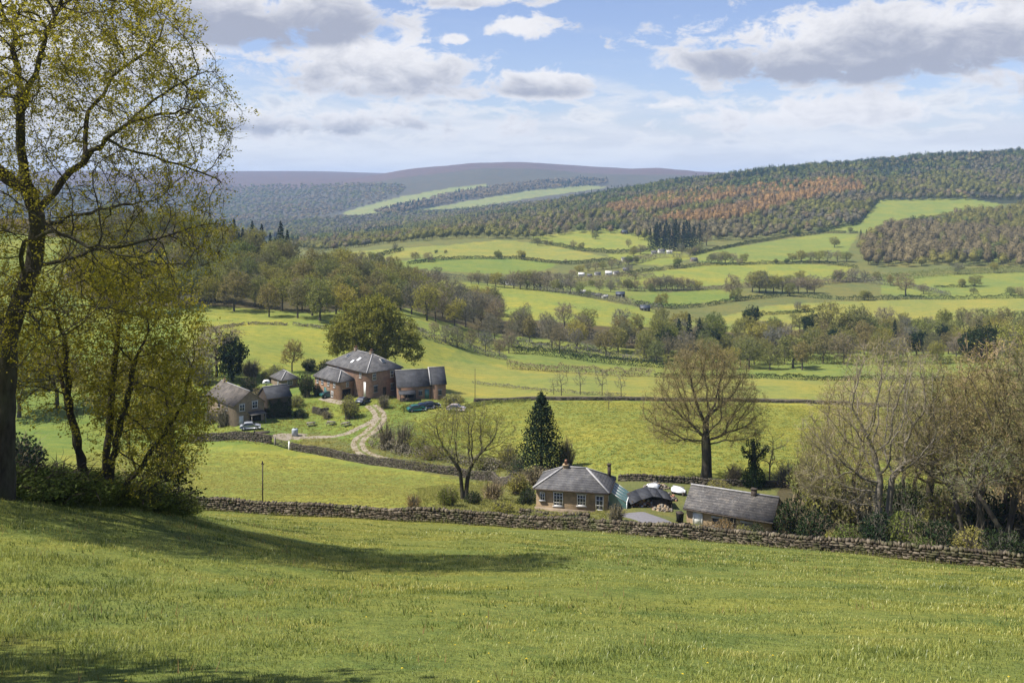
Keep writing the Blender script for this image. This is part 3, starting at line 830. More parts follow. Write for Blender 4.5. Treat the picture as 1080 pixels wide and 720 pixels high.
# bare spreading tree in the middle field
p = at(744, 506)
lob = [(-3.6, .5, 5.6, 2.6, 2.4, 1.5), (3.8, -.5, 5.6, 2.6, 2.4, 1.5), (0, 0, 10.5, 5.6, 4.8, 5.5), (-4.4, 0, 8.5, 2.8, 3, 3.4), (4, 0, 8.5, 2.9, 3, 3.4), (0, 0, 14, 3.6, 3.6, 2.4), (-5.0, 0, 6.6, 1.8, 2, 1.6), (4.9, 0, 6.4, 1.9, 2, 1.5), (-2.8, 0, 13, 2.2, 2.2, 2), (3, 0, 12.6, 2.4, 2.4, 2.2)]
bt = make_tree('bare_field_tree', 81, H=16.5, cw=6.5, cb=3.6, tr=.52, lobes=lob, natt=3200, tw=(7, .85, .022), lf=(.45, .11), leafmat=M['twig_bud'], twigmat=M['twig_bud'], bark=M['bark_dark'], up=.25, **mid(step=.38, kill=.5))
Plant('bare_field_tree', bt, H=16.5).put(p - Vector((0, 0, .1)), .146 * p.y, 'big bare budding tree with a thick dark trunk in the middle field', None, 1.08, rz=0)
# yellow budding twin-stemmed tree
p = at(490, 527)
lob = [(0, 0, 7, 4.4, 4, 3.2), (-4, 0, 6.8, 2.2, 2.4, 2.2), (4, 0, 6.8, 2.2, 2.4, 2.2), (0, 0, 9, 3, 3, 1.7), (-4.8, 0, 4.6, 1.4, 1.6, 1.2), (4.8, 0, 4.2, 1.4, 1.6, 1.3), (-2, 0, 9, 1.8, 2, 1.6), (2.5, 0, 8.8, 2, 2, 1.7)]
bt = make_tree('budding_garden_tree', 82, H=10.8, cw=6, cb=2.2, tr=.33, lobes=lob, natt=1300, stems=2, spread=.5, tw=(3, .8, .022), lf=(.75, .13), leafmat=M['leaf_gold'], twigmat=M['twig_bud'], bark=M['bark_dark'], up=.25, **mid(step=.36, kill=.5))
Plant('budding_garden_tree', bt, H=10.8).put(p - Vector((0, 0, .1)), .104 * p.y, 'yellow budding tree with two stems beside the farm lane', None, rz=0)
# dark conifer by the bungalow
p = at(571, 497)
Plant('spruce_tree', make_conifer('spruce_tree', 83, 11, 4.5, M['leaf_fir'], .03, 9000, .36, .25, .30), H=11, cat='conifer').put(p - Vector((0, 0, .2)), .083 * p.y, 'dark green conifer standing behind the bungalow roof', None)
# ivy-clad stump
p = at(795, 514)
r = np.random.default_rng(5)
lob = [(0, 0, 1.3, 1.45, 1.3, 1.6), (0, 0, 3.0, .75, .7, 1.4), (-.15, 0, 4.5, .5, .5, 1.3), (-.9, 0, 4.2, .55, .5, .5), (.95, 0, 4.3, .6, .5, .6), (1.5, 0, 4.9, .4, .4, .5), (-1.3, 0, 4.8, .3, .3, .5), (-.1, 0, 5.7, .35, .35, .5), (.5, 0, 5.3, .35, .35, .5), (-.75, 0, 5.6, .25, .25, .6)]
q_, v_ = in_ell(5200, lob, r, .5); g = Geo(); leaves(g, q_, .19, r, v_, .5); cm = g.mesh('ivy_crown'); cm.materials.append(M['leaf_dark'])
g = Geo().lathe([(.42, -.4), (.34, 2), (.28, 4), (.18, 5.6)], 9); g.bar((0, 0, 3.4), (1.4, 0, 4.9), .2); g.bar((0, 0, 3.5), (-1.2, 0, 4.7), .16); tm = g.mesh('ivy_trunk'); tm.materials.append(M['bark_dark'])
Plant('ivy_clad_tree', (tm, cm), H=6.2).put(p - Vector((0, 0, .2)), .054 * p.y, 'dark ivy clad tree stump with stubby arms behind the stone barn', None, rz=0)
SAP.put(at(812, 512), 7.2, 'slender bare tree beside the ivy clad stump', None, 1.0)

# pale-branched bare tree in the wood on the right, and its neighbours
p = at(938, 578)
lob = [(0, 0, 11, 5.0, 4.5, 5.2), (-4.6, 0, 9.5, 3.2, 3, 3.8), (4.6, 0, 10, 3, 3, 3.8), (0, 0, 15.4, 4.2, 4, 2.5), (-5.8, 0, 6.0, 2.2, 2, 1.8), (5.4, 0, 6.2, 2.2, 2, 2), (-3, 0, 4.6, 2.6, 2, 1.2)]
bt = make_tree('pale_bare_tree', 91, H=18, cw=7.5, cb=4.2, tr=.42, lobes=lob, natt=2600, stems=2, spread=.7, tw=(4, .95, .019), lf=(.35, .10), leafmat=M['leaf_gold'], twigmat=M['twig_pale'], bark=M['bark_pale'], up=.2, **mid(step=.38, kill=.55, r_tip=.015))
Plant('pale_bare_tree', bt, H=18).put(p - Vector((0, 0, .2)), .225 * p.y, 'tall bare tree with pale sunlit branches above the right end of the wall', None, rz=0)
lob = [(0, 0, 9, 3.6, 3.6, 4.5), (-2.4, 0, 7, 2.2, 2.2, 2.6), (2.4, 0, 7.4, 2.2, 2.2, 2.6), (0, 0, 12.4, 2.8, 2.8, 2.2)]
NB = [Plant('brown_budding_tree', make_tree('brown_budding_tree', s, H=14.5, cw=4.6, cb=2.6, tr=.27, lobes=lob, natt=1300, stems=st, spread=.8, tw=(5, .95, .021), lf=(l, .12), leafmat=M[lm], twigmat=M[tmn], bark=M[bk], up=.15, **mid(step=.40, kill=.6)), H=14.5)
      for s, st, l, lm, tmn, bk in ((92, 2, .6, 'leaf_olive', 'twig_pale', 'bark'), (93, 3, .7, 'leaf_brown', 'twig_bud', 'bark'), (94, 1, .6, 'leaf_brown', 'twig_bud', 'bark_dark'))]
for i, (px, row, hh, k, wd, lab) in enumerate(((862, 563, 118, 1, .9, 'short brown budding tree at the barn side of the right wood'), (893, 560, 165, 0, .95, 'brown twiggy tree just left of the pale branched tree'), (985, 570, 190, 2, 1.1, 'brown budding tree just right of the pale branched tree'),
      (1020, 582, 205, 1, 1.1, 'pale stemmed twiggy tree between two brown trees in the right wood'), (1056, 580, 225, 0, 1.1, 'olive brown budding tree near the right end of the wall'), (1100, 590, 230, 2, 1.1, 'tall brown tree behind the right end of the wall'),
      (1140, 590, 225, 1, 1.1, 'pale stemmed tree beyond the right end of the wall'), (960, 545, 150, 0, 1.0, 'olive twiggy tree half hidden behind the pale branched tree'), (1035, 545, 165, 2, 1.1, 'brown budding tree in the second rank of the right wood'), (1090, 545, 170, 0, 1.1, 'olive tree in the second rank of the right wood'))):
    q = at(px, row); NB[k].put(q - Vector((0, 0, .2)), hh / 1000 * q.y, lab, 'trees of the right wood', wd)
# a leaning trunk at the wall
q = at(1078, 592)
lt = make_tree('leaning_tree', 97, H=9, cw=4, cb=3, tr=.2, attr=in_ell(500, [(-4.4, 0, 7, 2.4, 2, 2), (-2.6, 0, 8.4, 2.4, 2, 1.8)], np.random.default_rng(3))[0], trunkpath=[[-1, (0, 0, -.3), (-1.6, 0, 2.4), (-3.4, 0, 5.2)]], tw=(3, .8, .02), lf=(.9, .13), leafmat=M['leaf_olive'], twigmat=M['twig_pale'], bark=M['bark'], **mid())
Plant('leaning_tree', lt, H=9).put(q, 9, 'leaning tree whose slanting trunk rises from the right end of the wall', None, rz=0)

# --- shrubs: bearing, dip, height and width in thousandths
def shrub(k, px, row, hh, ww, label, group=None, name=None):
    q = at(px, row); pl = SHRUBS[k][0]; h = hh / 1000 * q.y
    pl.put(q - Vector((0, 0, .1)), h, label, group, ww / 1000 * q.y / (4 * h / 3.0))
for a in ((('dark', 323, 418, 27, 19, 'dark rounded evergreen bush in front of the farmhouse wing')), ('olive', 369, 441, 27, 21, 'olive bush beside the drive in front of the farmhouse'), ('brown', 405, 430, 15, 17, 'brown twiggy bush under the tall brick facade'), ('dark', 334, 417, 13, 11, 'small dark bush right of the rounded evergreen'),
          ('olive', 478, 428, 14, 28, 'low rounded olive bush at the end of the farm barn'), ('green', 300, 438, 15, 18, 'green garden bush right of the dark shed'), ('dark', 316, 440, 11, 14, 'small dark garden bush below the rounded evergreen'), ('brown', 236, 449, 22, 22, 'brown twiggy bush against the front of the stone cottage'), ('brown', 222, 446, 14, 16, 'small brown bush left of the twiggy one at the cottage'),
          ('dark', 326, 391, 14, 18, 'dark bush behind the small outbuilding'), ('dark', 262, 412, 16, 22, 'dark bush between the cottage and the outbuilding'), ('olive', 283, 402, 14, 18, 'olive bush left of the small outbuilding'), ('dark', 446, 400, 12, 26, 'dark evergreen bush behind the farm barn roof'),
          ('brown', 408, 473, 30, 26, 'bare bush on the inside of the lane bend'), ('brown', 426, 476, 33, 28, 'larger bare bush on the bank inside the lane bend'), ('olive', 443, 480, 22, 20, 'olive bush at the end of the bank inside the lane bend'),
          ('green', 473, 533, 22, 26, 'green bush under the yellow budding tree'), ('tan', 436, 538, 20, 18, 'tan dry bush against the far side of the near wall'), ('dark', 499, 531, 15, 20, 'dark bush right under the yellow budding tree'), ('brown', 520, 527, 22, 30, 'bare grey bush right of the yellow budding tree'), ('lime', 530, 540, 14, 30, 'yellow green bush below the bungalow garden'), ('olive', 546, 520, 24, 26, 'olive bush left of the dark conifer'),
          ('brown', 597, 492, 32, 26, 'brown bush right of the dark conifer'), ('dark', 556, 533, 20, 22, 'dark bush at the left end of the bungalow'), ('brown', 545, 505, 28, 30, 'bare bush behind the left end of the bungalow'), ('olive', 535, 490, 24, 24, 'olive bush beyond the lane end'),
          ('brown', 650, 549, 20, 24, 'brown twiggy bush at the right corner of the bungalow'), ('lime', 586, 549, 9, 22, 'low yellow green bush in front of the bungalow'), ('green', 604, 551, 8, 22, 'low green bush below the bungalow windows'), ('lime', 566, 548, 9, 20, 'low yellow green bush at the left of the bungalow garden'),
          ('tan', 748, 563, 15, 26, 'low tan bush at the white door end of the stone barn'), ('olive', 784, 568, 17, 24, 'olive bush under the eaves of the stone barn'), ('tan', 764, 566, 22, 24, 'tan bush in front of the stone barn'), ('dark', 798, 568, 18, 22, 'dark bush at the front right of the stone barn'), ('brown', 774, 508, 21, 24, 'brown bush left of the ivy clad stump'), ('brown', 830, 512, 26, 34, 'brown bush right of the ivy clad stump'), ('olive', 758, 514, 9, 26, 'low olive bush behind the stone barn roof'),
          ('dark', 836, 566, 44, 40, 'dark evergreen bush right of the stone barn'), ('dark', 862, 574, 40, 44, 'large dark bush behind the wall right of the barn'), ('green', 898, 580, 30, 40, 'bright green bush behind the wall below the pale tree'), ('lime', 880, 578, 22, 26, 'yellow green bush behind the wall between dark ones'), ('dark', 928, 582, 46, 46, 'dark bush at the foot of the pale branched tree'),
          ('green', 955, 584, 48, 44, 'tall green bush right of the pale tree foot'), ('dark', 990, 588, 44, 50, 'dark bush behind the wall in the right wood'), ('olive', 1025, 592, 40, 44, 'olive bush behind the wall in the right wood'), ('dark', 1060, 596, 42, 48, 'dark bush by the leaning trunk'), ('brown', 842, 579, 9, 44, 'low brown bramble on the far side of the wall'), ('brown', 1010, 560, 50, 60, 'brown thicket deep in the right wood'), ('olive', 905, 550, 60, 60, 'olive thicket deep in the right wood'), ('brown', 1075, 560, 70, 70, 'brown thicket at the right end of the wood'), ('olive', 850, 530, 50, 40, 'olive thicket at the field side of the right wood'),
          ('olive', 212, 405, 22, 30, 'olive bush behind the cottage roof'), ('brown', 275, 425, 18, 26, 'brown bush between the dark shed and the outbuilding'), ('green', 290, 427, 12, 24, 'green bush above the dark shed'), ('olive', 312, 428, 12, 20, 'olive bush on the lawn left of the rounded evergreen'), ('brown', 345, 441, 9, 14, 'small brown bush beside the garden wall'), ('olive', 292, 398, 14, 24, 'olive bush behind the outbuilding roof'), ('brown', 264, 396, 18, 30, 'brown scrub on the slope behind the outbuilding'), ('dark', 345, 392, 14, 24, 'dark bush behind the farmhouse wing roof'), ('brown', 455, 484, 16, 30, 'brown bush on the lane bank left of the yellow tree'), ('olive', 512, 494, 16, 30, 'olive bush on the lane bank behind the yellow tree'), ('brown', 566, 508, 18, 40, 'brown scrub below the dark conifer'), ('dark', 18, 498, 44, 60, 'dark shrub beyond the big tree at the field corner'),
          ('olive', 872, 562, 62, 60, 'tall olive thicket behind the dark bushes right of the barn'), ('brown', 918, 564, 58, 60, 'brown thicket behind the foot of the pale tree'), ('dark', 952, 566, 62, 56, 'dark thicket behind the tall green bush'), ('olive', 1002, 572, 60, 66, 'olive thicket in the second line of the right wood undergrowth'), ('dark', 1042, 576, 62, 60, 'dark thicket left of the leaning trunk'), ('brown', 1095, 582, 60, 66, 'brown thicket beyond the leaning trunk'), ('green', 975, 590, 26, 34, 'small bright bush behind the wall under the tall green one'), ('brown', 914, 584, 16, 40, 'low brown bramble behind the wall below the green bush')):
    shrub(*a)
# trees round the cottage
MIDTREES['bare'][0].put(at(228, 398), 13.5, 'bare grey tree behind the stone cottage', None, 1.3)
MIDTREES['dark'][0].put(at(245, 402) - Vector((0, 0, 1.6)), 13, 'dark yew behind the stone cottage', None, .8)
MIDTREES['olive'][2].put(at(308, 392), 8.0, 'small olive tree behind the little outbuilding', None, 1.0)
MIDTREES['bare'][1].put(at(200, 420), 13, 'bare brown tree at the left of the stone cottage', None, 1.3)
MIDTREES['olive'][0].put(at(175, 440), 13, 'olive tree beyond the hazel left of the cottage', None, 1.3)
MIDTREES['olive'][3].put(at(150, 425), 13, 'yellow green tree on the slope left of the cottage', None, 1.3)
MIDTREES['olive'][1].put(at(110, 440), 14, 'broad olive tree on the slope behind the hazel', None, 1.3)
MIDTREES['olive'][2].put(at(60, 430), 14, 'brownish tree on the slope between the hazel and the big tree', None, 1.3)
MIDTREES['olive'][0].put(at(20, 440), 14, 'olive tree on the slope behind the big tree', None, 1.3)
# ------------------------------------------------------------------ building materials
def brick_mat(name, c1, c2, mortar, sx=.45, sy=.16, stain=(.08, .07, .055), rough=.9):
    m, t = new_mat(name); tc = t.obj_coord()
    sep = t.n('ShaderNodeSeparateXYZ'); t.l(tc, sep.inputs[0])
    cb = t.n('ShaderNodeCombineXYZ'); t.l(t.math('ADD', sep.outputs[0], sep.outputs[1]), cb.inputs[0]); t.l(sep.outputs[2], cb.inputs[1])
    b = t.n('ShaderNodeTexBrick'); t.l(cb.outputs[0], b.inputs['Vector'])
    b.inputs['Scale'].default_value = 1; b.inputs['Brick Width'].default_value = sx; b.inputs['Row Height'].default_value = sy
    b.inputs['Mortar Size'].default_value = .012; b.inputs['Color1'].default_value = (*c1, 1); b.inputs['Color2'].default_value = (*c2, 1); b.inputs['Mortar'].default_value = (*mortar, 1)
    n = t.noise(tc, .9, 5, .65); n2 = t.noise(tc, 5, 4, .7)
    c = t.mix(t.mapr(n, .45, .75, 0, .65), b.outputs[0], (*stain, 1))
    c = t.mix(t.mapr(n2, .3, .75, 0, .5), c, t.mix(1.0, c, (1.4, 1.3, 1.15, 1), 'MULTIPLY'))
    t.out(t.principled(c, rough, bump=n2, bstr=.5, bdist=.04, spec=.15)); return m
def slate_mat(name, c1, c2, lichen=(.22, .21, .15), amt=.5):
    m, t = new_mat(name); tc = t.obj_coord()
    sep = t.n('ShaderNodeSeparateXYZ'); t.l(tc, sep.inputs[0])
    cb = t.n('ShaderNodeCombineXYZ'); t.l(t.math('ADD', sep.outputs[0], t.math('MULTIPLY', sep.outputs[1], .6)), cb.inputs[0]); t.l(sep.outputs[2], cb.inputs[1])
    b = t.n('ShaderNodeTexBrick'); t.l(cb.outputs[0], b.inputs['Vector'])
    b.inputs['Scale'].default_value = 1; b.inputs['Brick Width'].default_value = .42; b.inputs['Row Height'].default_value = .17; b.inputs['Mortar Size'].default_value = .012
    b.inputs['Color1'].default_value = (*c1, 1); b.inputs['Color2'].default_value = (*c2, 1); b.inputs['Mortar'].default_value = (.03, .03, .032, 1)
    n = t.noise(tc, .7, 5, .65); n2 = t.noise(tc, 4.5, 5, .75)
    c = t.mix(t.mapr(n, .40, .62, 0, .9), b.outputs[0], t.mix(1.0, b.outputs[0], (.50, .50, .52, 1), 'MULTIPLY'))
    n3 = t.noise(tc, 1.6, 5, .75); c = t.mix(t.mapr(n3, .52, .68, 0, amt), c, t.mix(1.0, c, (1.75, 1.65, 1.45, 1), 'MULTIPLY'))
    c = t.mix(t.mapr(n2, .56, .72, 0, amt), c, (*lichen, 1))
    t.out(t.principled(c, .8, bump=b.outputs[1], bstr=.4, bdist=.03, spec=.3)); return m
def plain(name, col, rough=.6, spec=.4, var=.25, sc=3, metal=0.0):
    m, t = new_mat(name); tc = t.obj_coord(); n = t.noise(tc, sc, 4, .6)
    c = t.mix(t.mapr(n, .3, .7, 0, 1), (*[x * (1 - var) for x in col], 1), (*[min(1, x * (1 + var)) for x in col], 1))
    t.out(t.principled(c, rough, spec=spec, Metallic=metal)); return m
M['brick_red'] = brick_mat('red brick', (.285, .170, .115), (.225, .130, .09), (.27, .22, .18))
M['brick_orange'] = brick_mat('weathered orange brick', (.36, .21, .125), (.28, .165, .10), (.32, .27, .21))
M['stone_buff'] = brick_mat('buff stone', (.33, .245, .15), (.25, .185, .115), (.29, .24, .17), .5, .22)
M['stone_brown'] = brick_mat('brown stone', (.25, .195, .14), (.19, .15, .11), (.23, .19, .14), .5, .22)
M['slate'] = slate_mat('grey slate', (.135, .130, .128), (.105, .103, .105))
M['slate_brown'] = slate_mat('brown stone slate', (.185, .160, .130), (.15, .13, .11), (.24, .22, .16))
M['slate_dark'] = slate_mat('dark slate', (.055, .058, .066), (.042, .045, .052), (.12, .12, .10), .3)
M['slate_lichen'] = slate_mat('lichened slate', (.15, .138, .125), (.10, .095, .09), (.30, .29, .26), .9)
M['white'] = plain('white painted wood', (.72, .71, .68), .5)
M['trim'] = plain('pale lead and mortar', (.32, .31, .30), .7)
M['timber'] = plain('dark weathered timber', (.060, .047, .036), .85, .2, .4, 6)
M['grey_wood'] = plain('grey weathered wood', (.20, .18, .15), .9, .2, .35, 8)
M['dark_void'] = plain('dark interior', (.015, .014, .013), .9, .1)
m, t = new_mat('window glass'); t.out(t.principled((.035, .042, .05), .08, spec=.6)); M['glass'] = m
m, t = new_mat('greenhouse glass'); t.out(t.principled((.10, .20, .19), .15, spec=.6)); M['glass_green'] = m
M['tarp'] = plain('white tarpaulin', (.70, .71, .72), .5)
M['terracotta'] = plain('terracotta', (.30, .15, .09), .8)
M['tyre'] = plain('black rubber', (.02, .02, .02), .9, .2)
M['chrome'] = plain('wheel metal', (.4, .4, .41), .4, .5)

class House:
    """walls with a hipped or gabled roof; origin at the near corner, x and y along its two visible sides"""
    def __init__(s, name, corner, rot, Lx, Ly, eave, rise, wall, roof, label, cat, kind='hip', axis='y', over=.28, base=1.6, group=None, thick=.14, roofname='roof'):
        s.o = empty(name, corner, R(rot)); tag(s.o, label, cat, group)
        s.Lx, s.Ly, s.e = Lx, Ly, eave
        g = Geo()
        z0 = -base
        V = [(0, 0, z0), (Lx, 0, z0), (Lx, Ly, z0), (0, Ly, z0), (0, 0, eave), (Lx, 0, eave), (Lx, Ly, eave), (0, Ly, eave)]
        g.add(V, [(0, 1, 5, 4), (1, 2, 6, 5), (2, 3, 7, 6), (3, 0, 4, 7)])
        if kind == 'gable':
            if axis == 'y': a, b = (Lx / 2, 0, eave + rise), (Lx / 2, Ly, eave + rise); g.add([V[4], V[5], a, V[7], V[6], b], None, [(0, 1, 2), (4, 3, 5)])
            else: a, b = (0, Ly / 2, eave + rise), (Lx, Ly / 2, eave + rise); g.add([V[4], V[7], a, V[5], V[6], b], None, [(1, 0, 2), (3, 4, 5)])
        s.wall = g.build('wall', wall, s.o)
        g = Geo(); ov = over; dz = -ov * rise / ((Lx if axis == 'y' else Ly) / 2); e = eave + dz
        A = [(-ov, -ov), (Lx + ov, -ov), (Lx + ov, Ly + ov), (-ov, Ly + ov)]
        top = eave + rise; cx, cy = Lx / 2, Ly / 2
        if kind == 'hip':
            if axis == 'y': r1, r2 = (cx, min(cx, cy * .95), top), (cx, Ly - min(cx, cy * .95), top)
            else: r1, r2 = (min(cy, cx * .95), cy, top), (Lx - min(cy, cx * .95), cy, top)
        else:
            if axis == 'y': r1, r2 = (cx, -ov, top), (cx, Ly + ov, top)
            else: r1, r2 = (-ov, cy, top), (Lx + ov, cy, top)
        up = thick
        V = [(x, y, e + .01) for x, y in A] + [(x, y, e + up) for x, y in A] + [(r1[0], r1[1], top + up), (r2[0], r2[1], top + up)]
        if axis == 'y':
            Q = [(7, 4, 8, 9), (5, 6, 9, 8)]; T_ = [(4, 5, 8), (6, 7, 9)]
        else:
            Q = [(4, 5, 9, 8), (6, 7, 8, 9)]; T_ = [(7, 4, 8), (5, 6, 9)]
        if kind == 'gable':
            # open verges: give the slopes an underside and leave the gable ends to the wall
            T_ = []
            V += [(r1[0], r1[1], top + .01), (r2[0], r2[1], top + .01)]
            Q += [(8, 9, 11, 10)] if False else []
            if axis == 'y': Q += [(3, 0, 10, 11)[::-1], (1, 2, 11, 10)[::-1], (0, 4, 8, 10)[::-1], (1, 5, 8, 10), (3, 7, 9, 11), (2, 6, 9, 11)[::-1], (0, 3, 7, 4), (1, 2, 6, 5)]
            else: Q += [(0, 1, 11, 10)[::-1], (2, 3, 10, 11)[::-1], (0, 4, 8, 10), (3, 7, 8, 10)[::-1], (1, 5, 9, 11)[::-1], (2, 6, 9, 11), (0, 1, 5, 4), (2, 3, 7, 6)]
        else:
            Q += [(0, 1, 5, 4), (1, 2, 6, 5), (2, 3, 7, 6), (3, 0, 4, 7), (3, 2, 1, 0)]
        g.add(V, Q, T_)
        s.roof = g.build(roofname, roof, s.o)
        # ridge and hip cappings
        g = Geo(); rc = [(r1, r2)]
        if kind == 'hip':
            c4 = [(x, y, e + up) for x, y in A]
            if axis == 'y': rc += [(c4[0], r1), (c4[1], r1), (c4[2], r2), (c4[3], r2)]
            else: rc += [(c4[0], r1), (c4[3], r1), (c4[1], r2), (c4[2], r2)]
        for a, b in rc:
            a = (a[0], a[1], a[2] if a[2] < top else top + up); b = (b[0], b[1], top + up)
            g.bar((a[0], a[1], a[2] + .03), (b[0], b[1], b[2] + .03), .22, .10)
        g.build('ridge_tiles', M['trim'], s.roof)
        s.top = top + up; s.kind = kind; s.axis = axis; s.rise = rise
        # gutters along the two visible eaves
        g = Geo(); g.bar((-ov - .05, -ov, e + .02), (-ov - .05, Ly + ov, e + .02), .11)
        g.bar((-ov, -ov - .05, e + .02), (Lx + ov, -ov - .05, e + .02), .11) if kind == 'hip' else None
        if kind == 'gable' and axis == 'x':
            g = Geo(); g.bar((-ov, -ov - .05, e + .02), (Lx + ov, -ov - .05, e + .02), .11)
        g.build('gutter', M['timber'], s.o)
    def opening(s, face, u, z, w, h, kind='window', cols=2, rows=3, mat=None, arch=False, sill=True):
        """face 'x': the side at x=0 (u runs along y); 'y': the side at y=0 (u runs along x)"""
        def b(g, u0, z0, u1, z1, d0, d1):
            if face == 'x': g.box(-d1, u0, z0, -d0, u1, z1)
            else: g.box(u0, -d1, z0, u1, -d0, z1)
            return g
        fm = mat or M['white']; t_ = .08 if w > .6 else .06
        g = Geo()
        b(g, u - w / 2, z, u - w / 2 + t_, z + h, .003, .07); b(g, u + w / 2 - t_, z, u + w / 2, z + h, .003, .07)
        b(g, u - w / 2 + t_, z + h - t_, u + w / 2 - t_, z + h, .003, .07)
        if kind != 'garage': b(g, u - w / 2 + t_, z, u + w / 2 - t_, z + t_, .003, .07)
        if kind in ('window', 'glazed_door'):
            for i in range(1, cols): uu = u - w / 2 + w * i / cols; b(g, uu - .025, z + t_, uu + .025, z + h - t_, .021, .055)
            for i in range(1, rows): zz = z + h * i / rows; b(g, u - w / 2 + t_, zz - .022, u + w / 2 - t_, zz + .022, .022, .053)
        if arch:
            n = 8; pts_ = [(u + math.cos(a) * w / 2, z + h + math.sin(a) * w * .28) for a in np.linspace(0, math.pi, n)]
            for (a0, b0), (a1, b1) in zip(pts_[:-1], pts_[1:]):
                if face == 'x': g.bar((-.035, a0, b0), (-.035, a1, b1), .07)
                else: g.bar((a0, -.035, b0), (a1, -.035, b1), .07)
        nm = 'door' if kind in ('door', 'glazed_door', 'garage') else 'window'
        f = g.build(nm, fm, s.o)
        g = Geo(); b(g, u - w / 2 + t_, z + (t_ if kind != 'garage' else 0), u + w / 2 - t_, z + h - t_, .002, .020)
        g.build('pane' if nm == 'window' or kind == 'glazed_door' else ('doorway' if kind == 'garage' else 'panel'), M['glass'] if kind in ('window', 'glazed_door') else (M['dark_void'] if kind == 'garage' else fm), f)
        if sill and kind == 'window':
            g = Geo(); b(g, u - w / 2 - .1, z - .12, u + w / 2 + .1, z - .003, .003, .13); g.build('sill', M['trim'], f)
        if kind in ('window', 'glazed_door') and not arch:
            g = Geo(); b(g, u - w / 2 - .15, z + h + .003, u + w / 2 + .15, z + h + .2, .003, .035); g.build('lintel', M['trim'], f)
    def chimney(s, x, y, w=.7, h=1.3, pots=2, mat=None, z=None):
        z = s.top - .5 if z is None else z
        g = Geo().box(x - w / 2, y - w / 2, z, x + w / 2, y + w / 2, z + h + .5); g.box(x - w / 2 - .07, y - w / 2 - .07, z + h + .5, x + w / 2 + .07, y + w / 2 + .07, z + h + .62)
        c = g.build('chimney', mat or M['brick_red'], s.o)
        for i in range(pots):
            g = Geo().lathe([(.13, 0), (.11, .4), (.14, .45)], 9, (x + (i - (pots - 1) / 2) * .32, y, z + h + .62)); g.build('chimney_pot', M['terracotta'], c)
    def skylight(s, side, f, up, w=.8, h=1.1, mat=None):
        """roof window on the x=0 or y=0 slope; f along it, up the slope (0..1)"""
        half = (s.Lx if s.axis == 'y' else s.Ly) / 2; sl = math.atan2(s.rise, half)
        if side == 'x': c = np.array([half * up, f * s.Ly, s.e + s.rise * up]); du = np.array([0, 1, 0]); dv = np.array([math.cos(sl), 0, math.sin(sl)])
        else: c = np.array([f * s.Lx, half * up, s.e + s.rise * up]); du = np.array([1, 0, 0]); dv = np.array([0, math.cos(sl), math.sin(sl)])
        nn = np.cross(du, dv); nn = nn if nn[2] > 0 else -nn
        c = c + nn * .20
        g = Geo(); g.bar(c - dv * h / 2, c + dv * h / 2, w, .12) if side == 'y' else g.bar(c - dv * h / 2, c + dv * h / 2, w, .12)
        k = g.build('skylight', M['trim'], s.roof)
        c2 = c + nn * .065; a = du * w * .4; b_ = dv * h * .42
        Geo().add([c2 - a - b_, c2 + a - b_, c2 + a + b_, c2 - a + b_], [(0, 1, 2, 3)]).build('pane', mat or M['glass'], k)

def spot(px, row, dz=0.0):
    p = at(px, row); return (p.x, p.y, p.z + dz)

# --- red brick farmhouse: main block
FC = at(387, 421)
H1 = House('farmhouse', (FC.x, FC.y, FC.z - .1), 43, 9.6, 16.5, 6.2, 2.9, M['brick_red'], M['slate'], 'three storey red brick farmhouse block with hipped grey slate roof below the oak', 'farmhouse', 'hip', 'y', .35, 2)
for u, z, w, h in ((2.0, 4.2, .9, 1.35), (6.9, 4.2, .95, 1.5), (2.4, 1.4, 1.0, 1.4), (7.0, 1.3, .95, 1.4)): H1.opening('y', u, z, w, h, rows=2, mat=M['grey_wood'] if z < 3 else M['white'])
H1.opening('y', 4.8, .1, .9, 2.1, 'door', mat=M['timber'])
H1.opening('x', .8, .3, .8, 3.6, 'door', mat=M['white'])
H1.opening('x', 2.6, 4.6, .8, 1.2); H1.opening('x', 12, 4.4, .8, 1.2)
H1.chimney(4.8, 5.2, .7, .45, 2, M['stone_brown']); H1.chimney(4.8, 11.6, .7, .45, 2, M['stone_brown'])
H1.skylight('x', .42, .55, .9, 1.3, M['tarp']); H1.skylight('x', .50, .35, .8, 1.1, M['tarp']); H1.skylight('x', .72, .6, .9, 1.3); H1.skylight('y', .62, .5, 1.1, 1.5)
# lower wing in front
WC = at(357, 418)
H2 = House('farmhouse_wing', ((357 - CX) / F * (FC.y + .9), FC.y + .9, WC.z - .1), 43, 4.2, 10.2, 4.2, 1.9, M['brick_orange'], M['slate'], 'two storey orange brick wing with hipped roof in front of the farmhouse', 'house wing', 'hip', 'y', .3, 2)
for u in (1.7, 4.2, 6.8, 8.9): H2.opening('x', u, 2.6, .85, 1.1, rows=2)
H2.opening('x', 2.6, .3, .9, 1.2, rows=2); H2.opening('x', 5.6, 0.1, 1.0, 2.0, 'door', mat=M['glass_green']); H2.opening('y', 2.1, 0.0, 2.2, 2.2, 'garage', mat=M['timber']); H2.opening('y', 2.4, 2.7, .7, 1.0, rows=2)
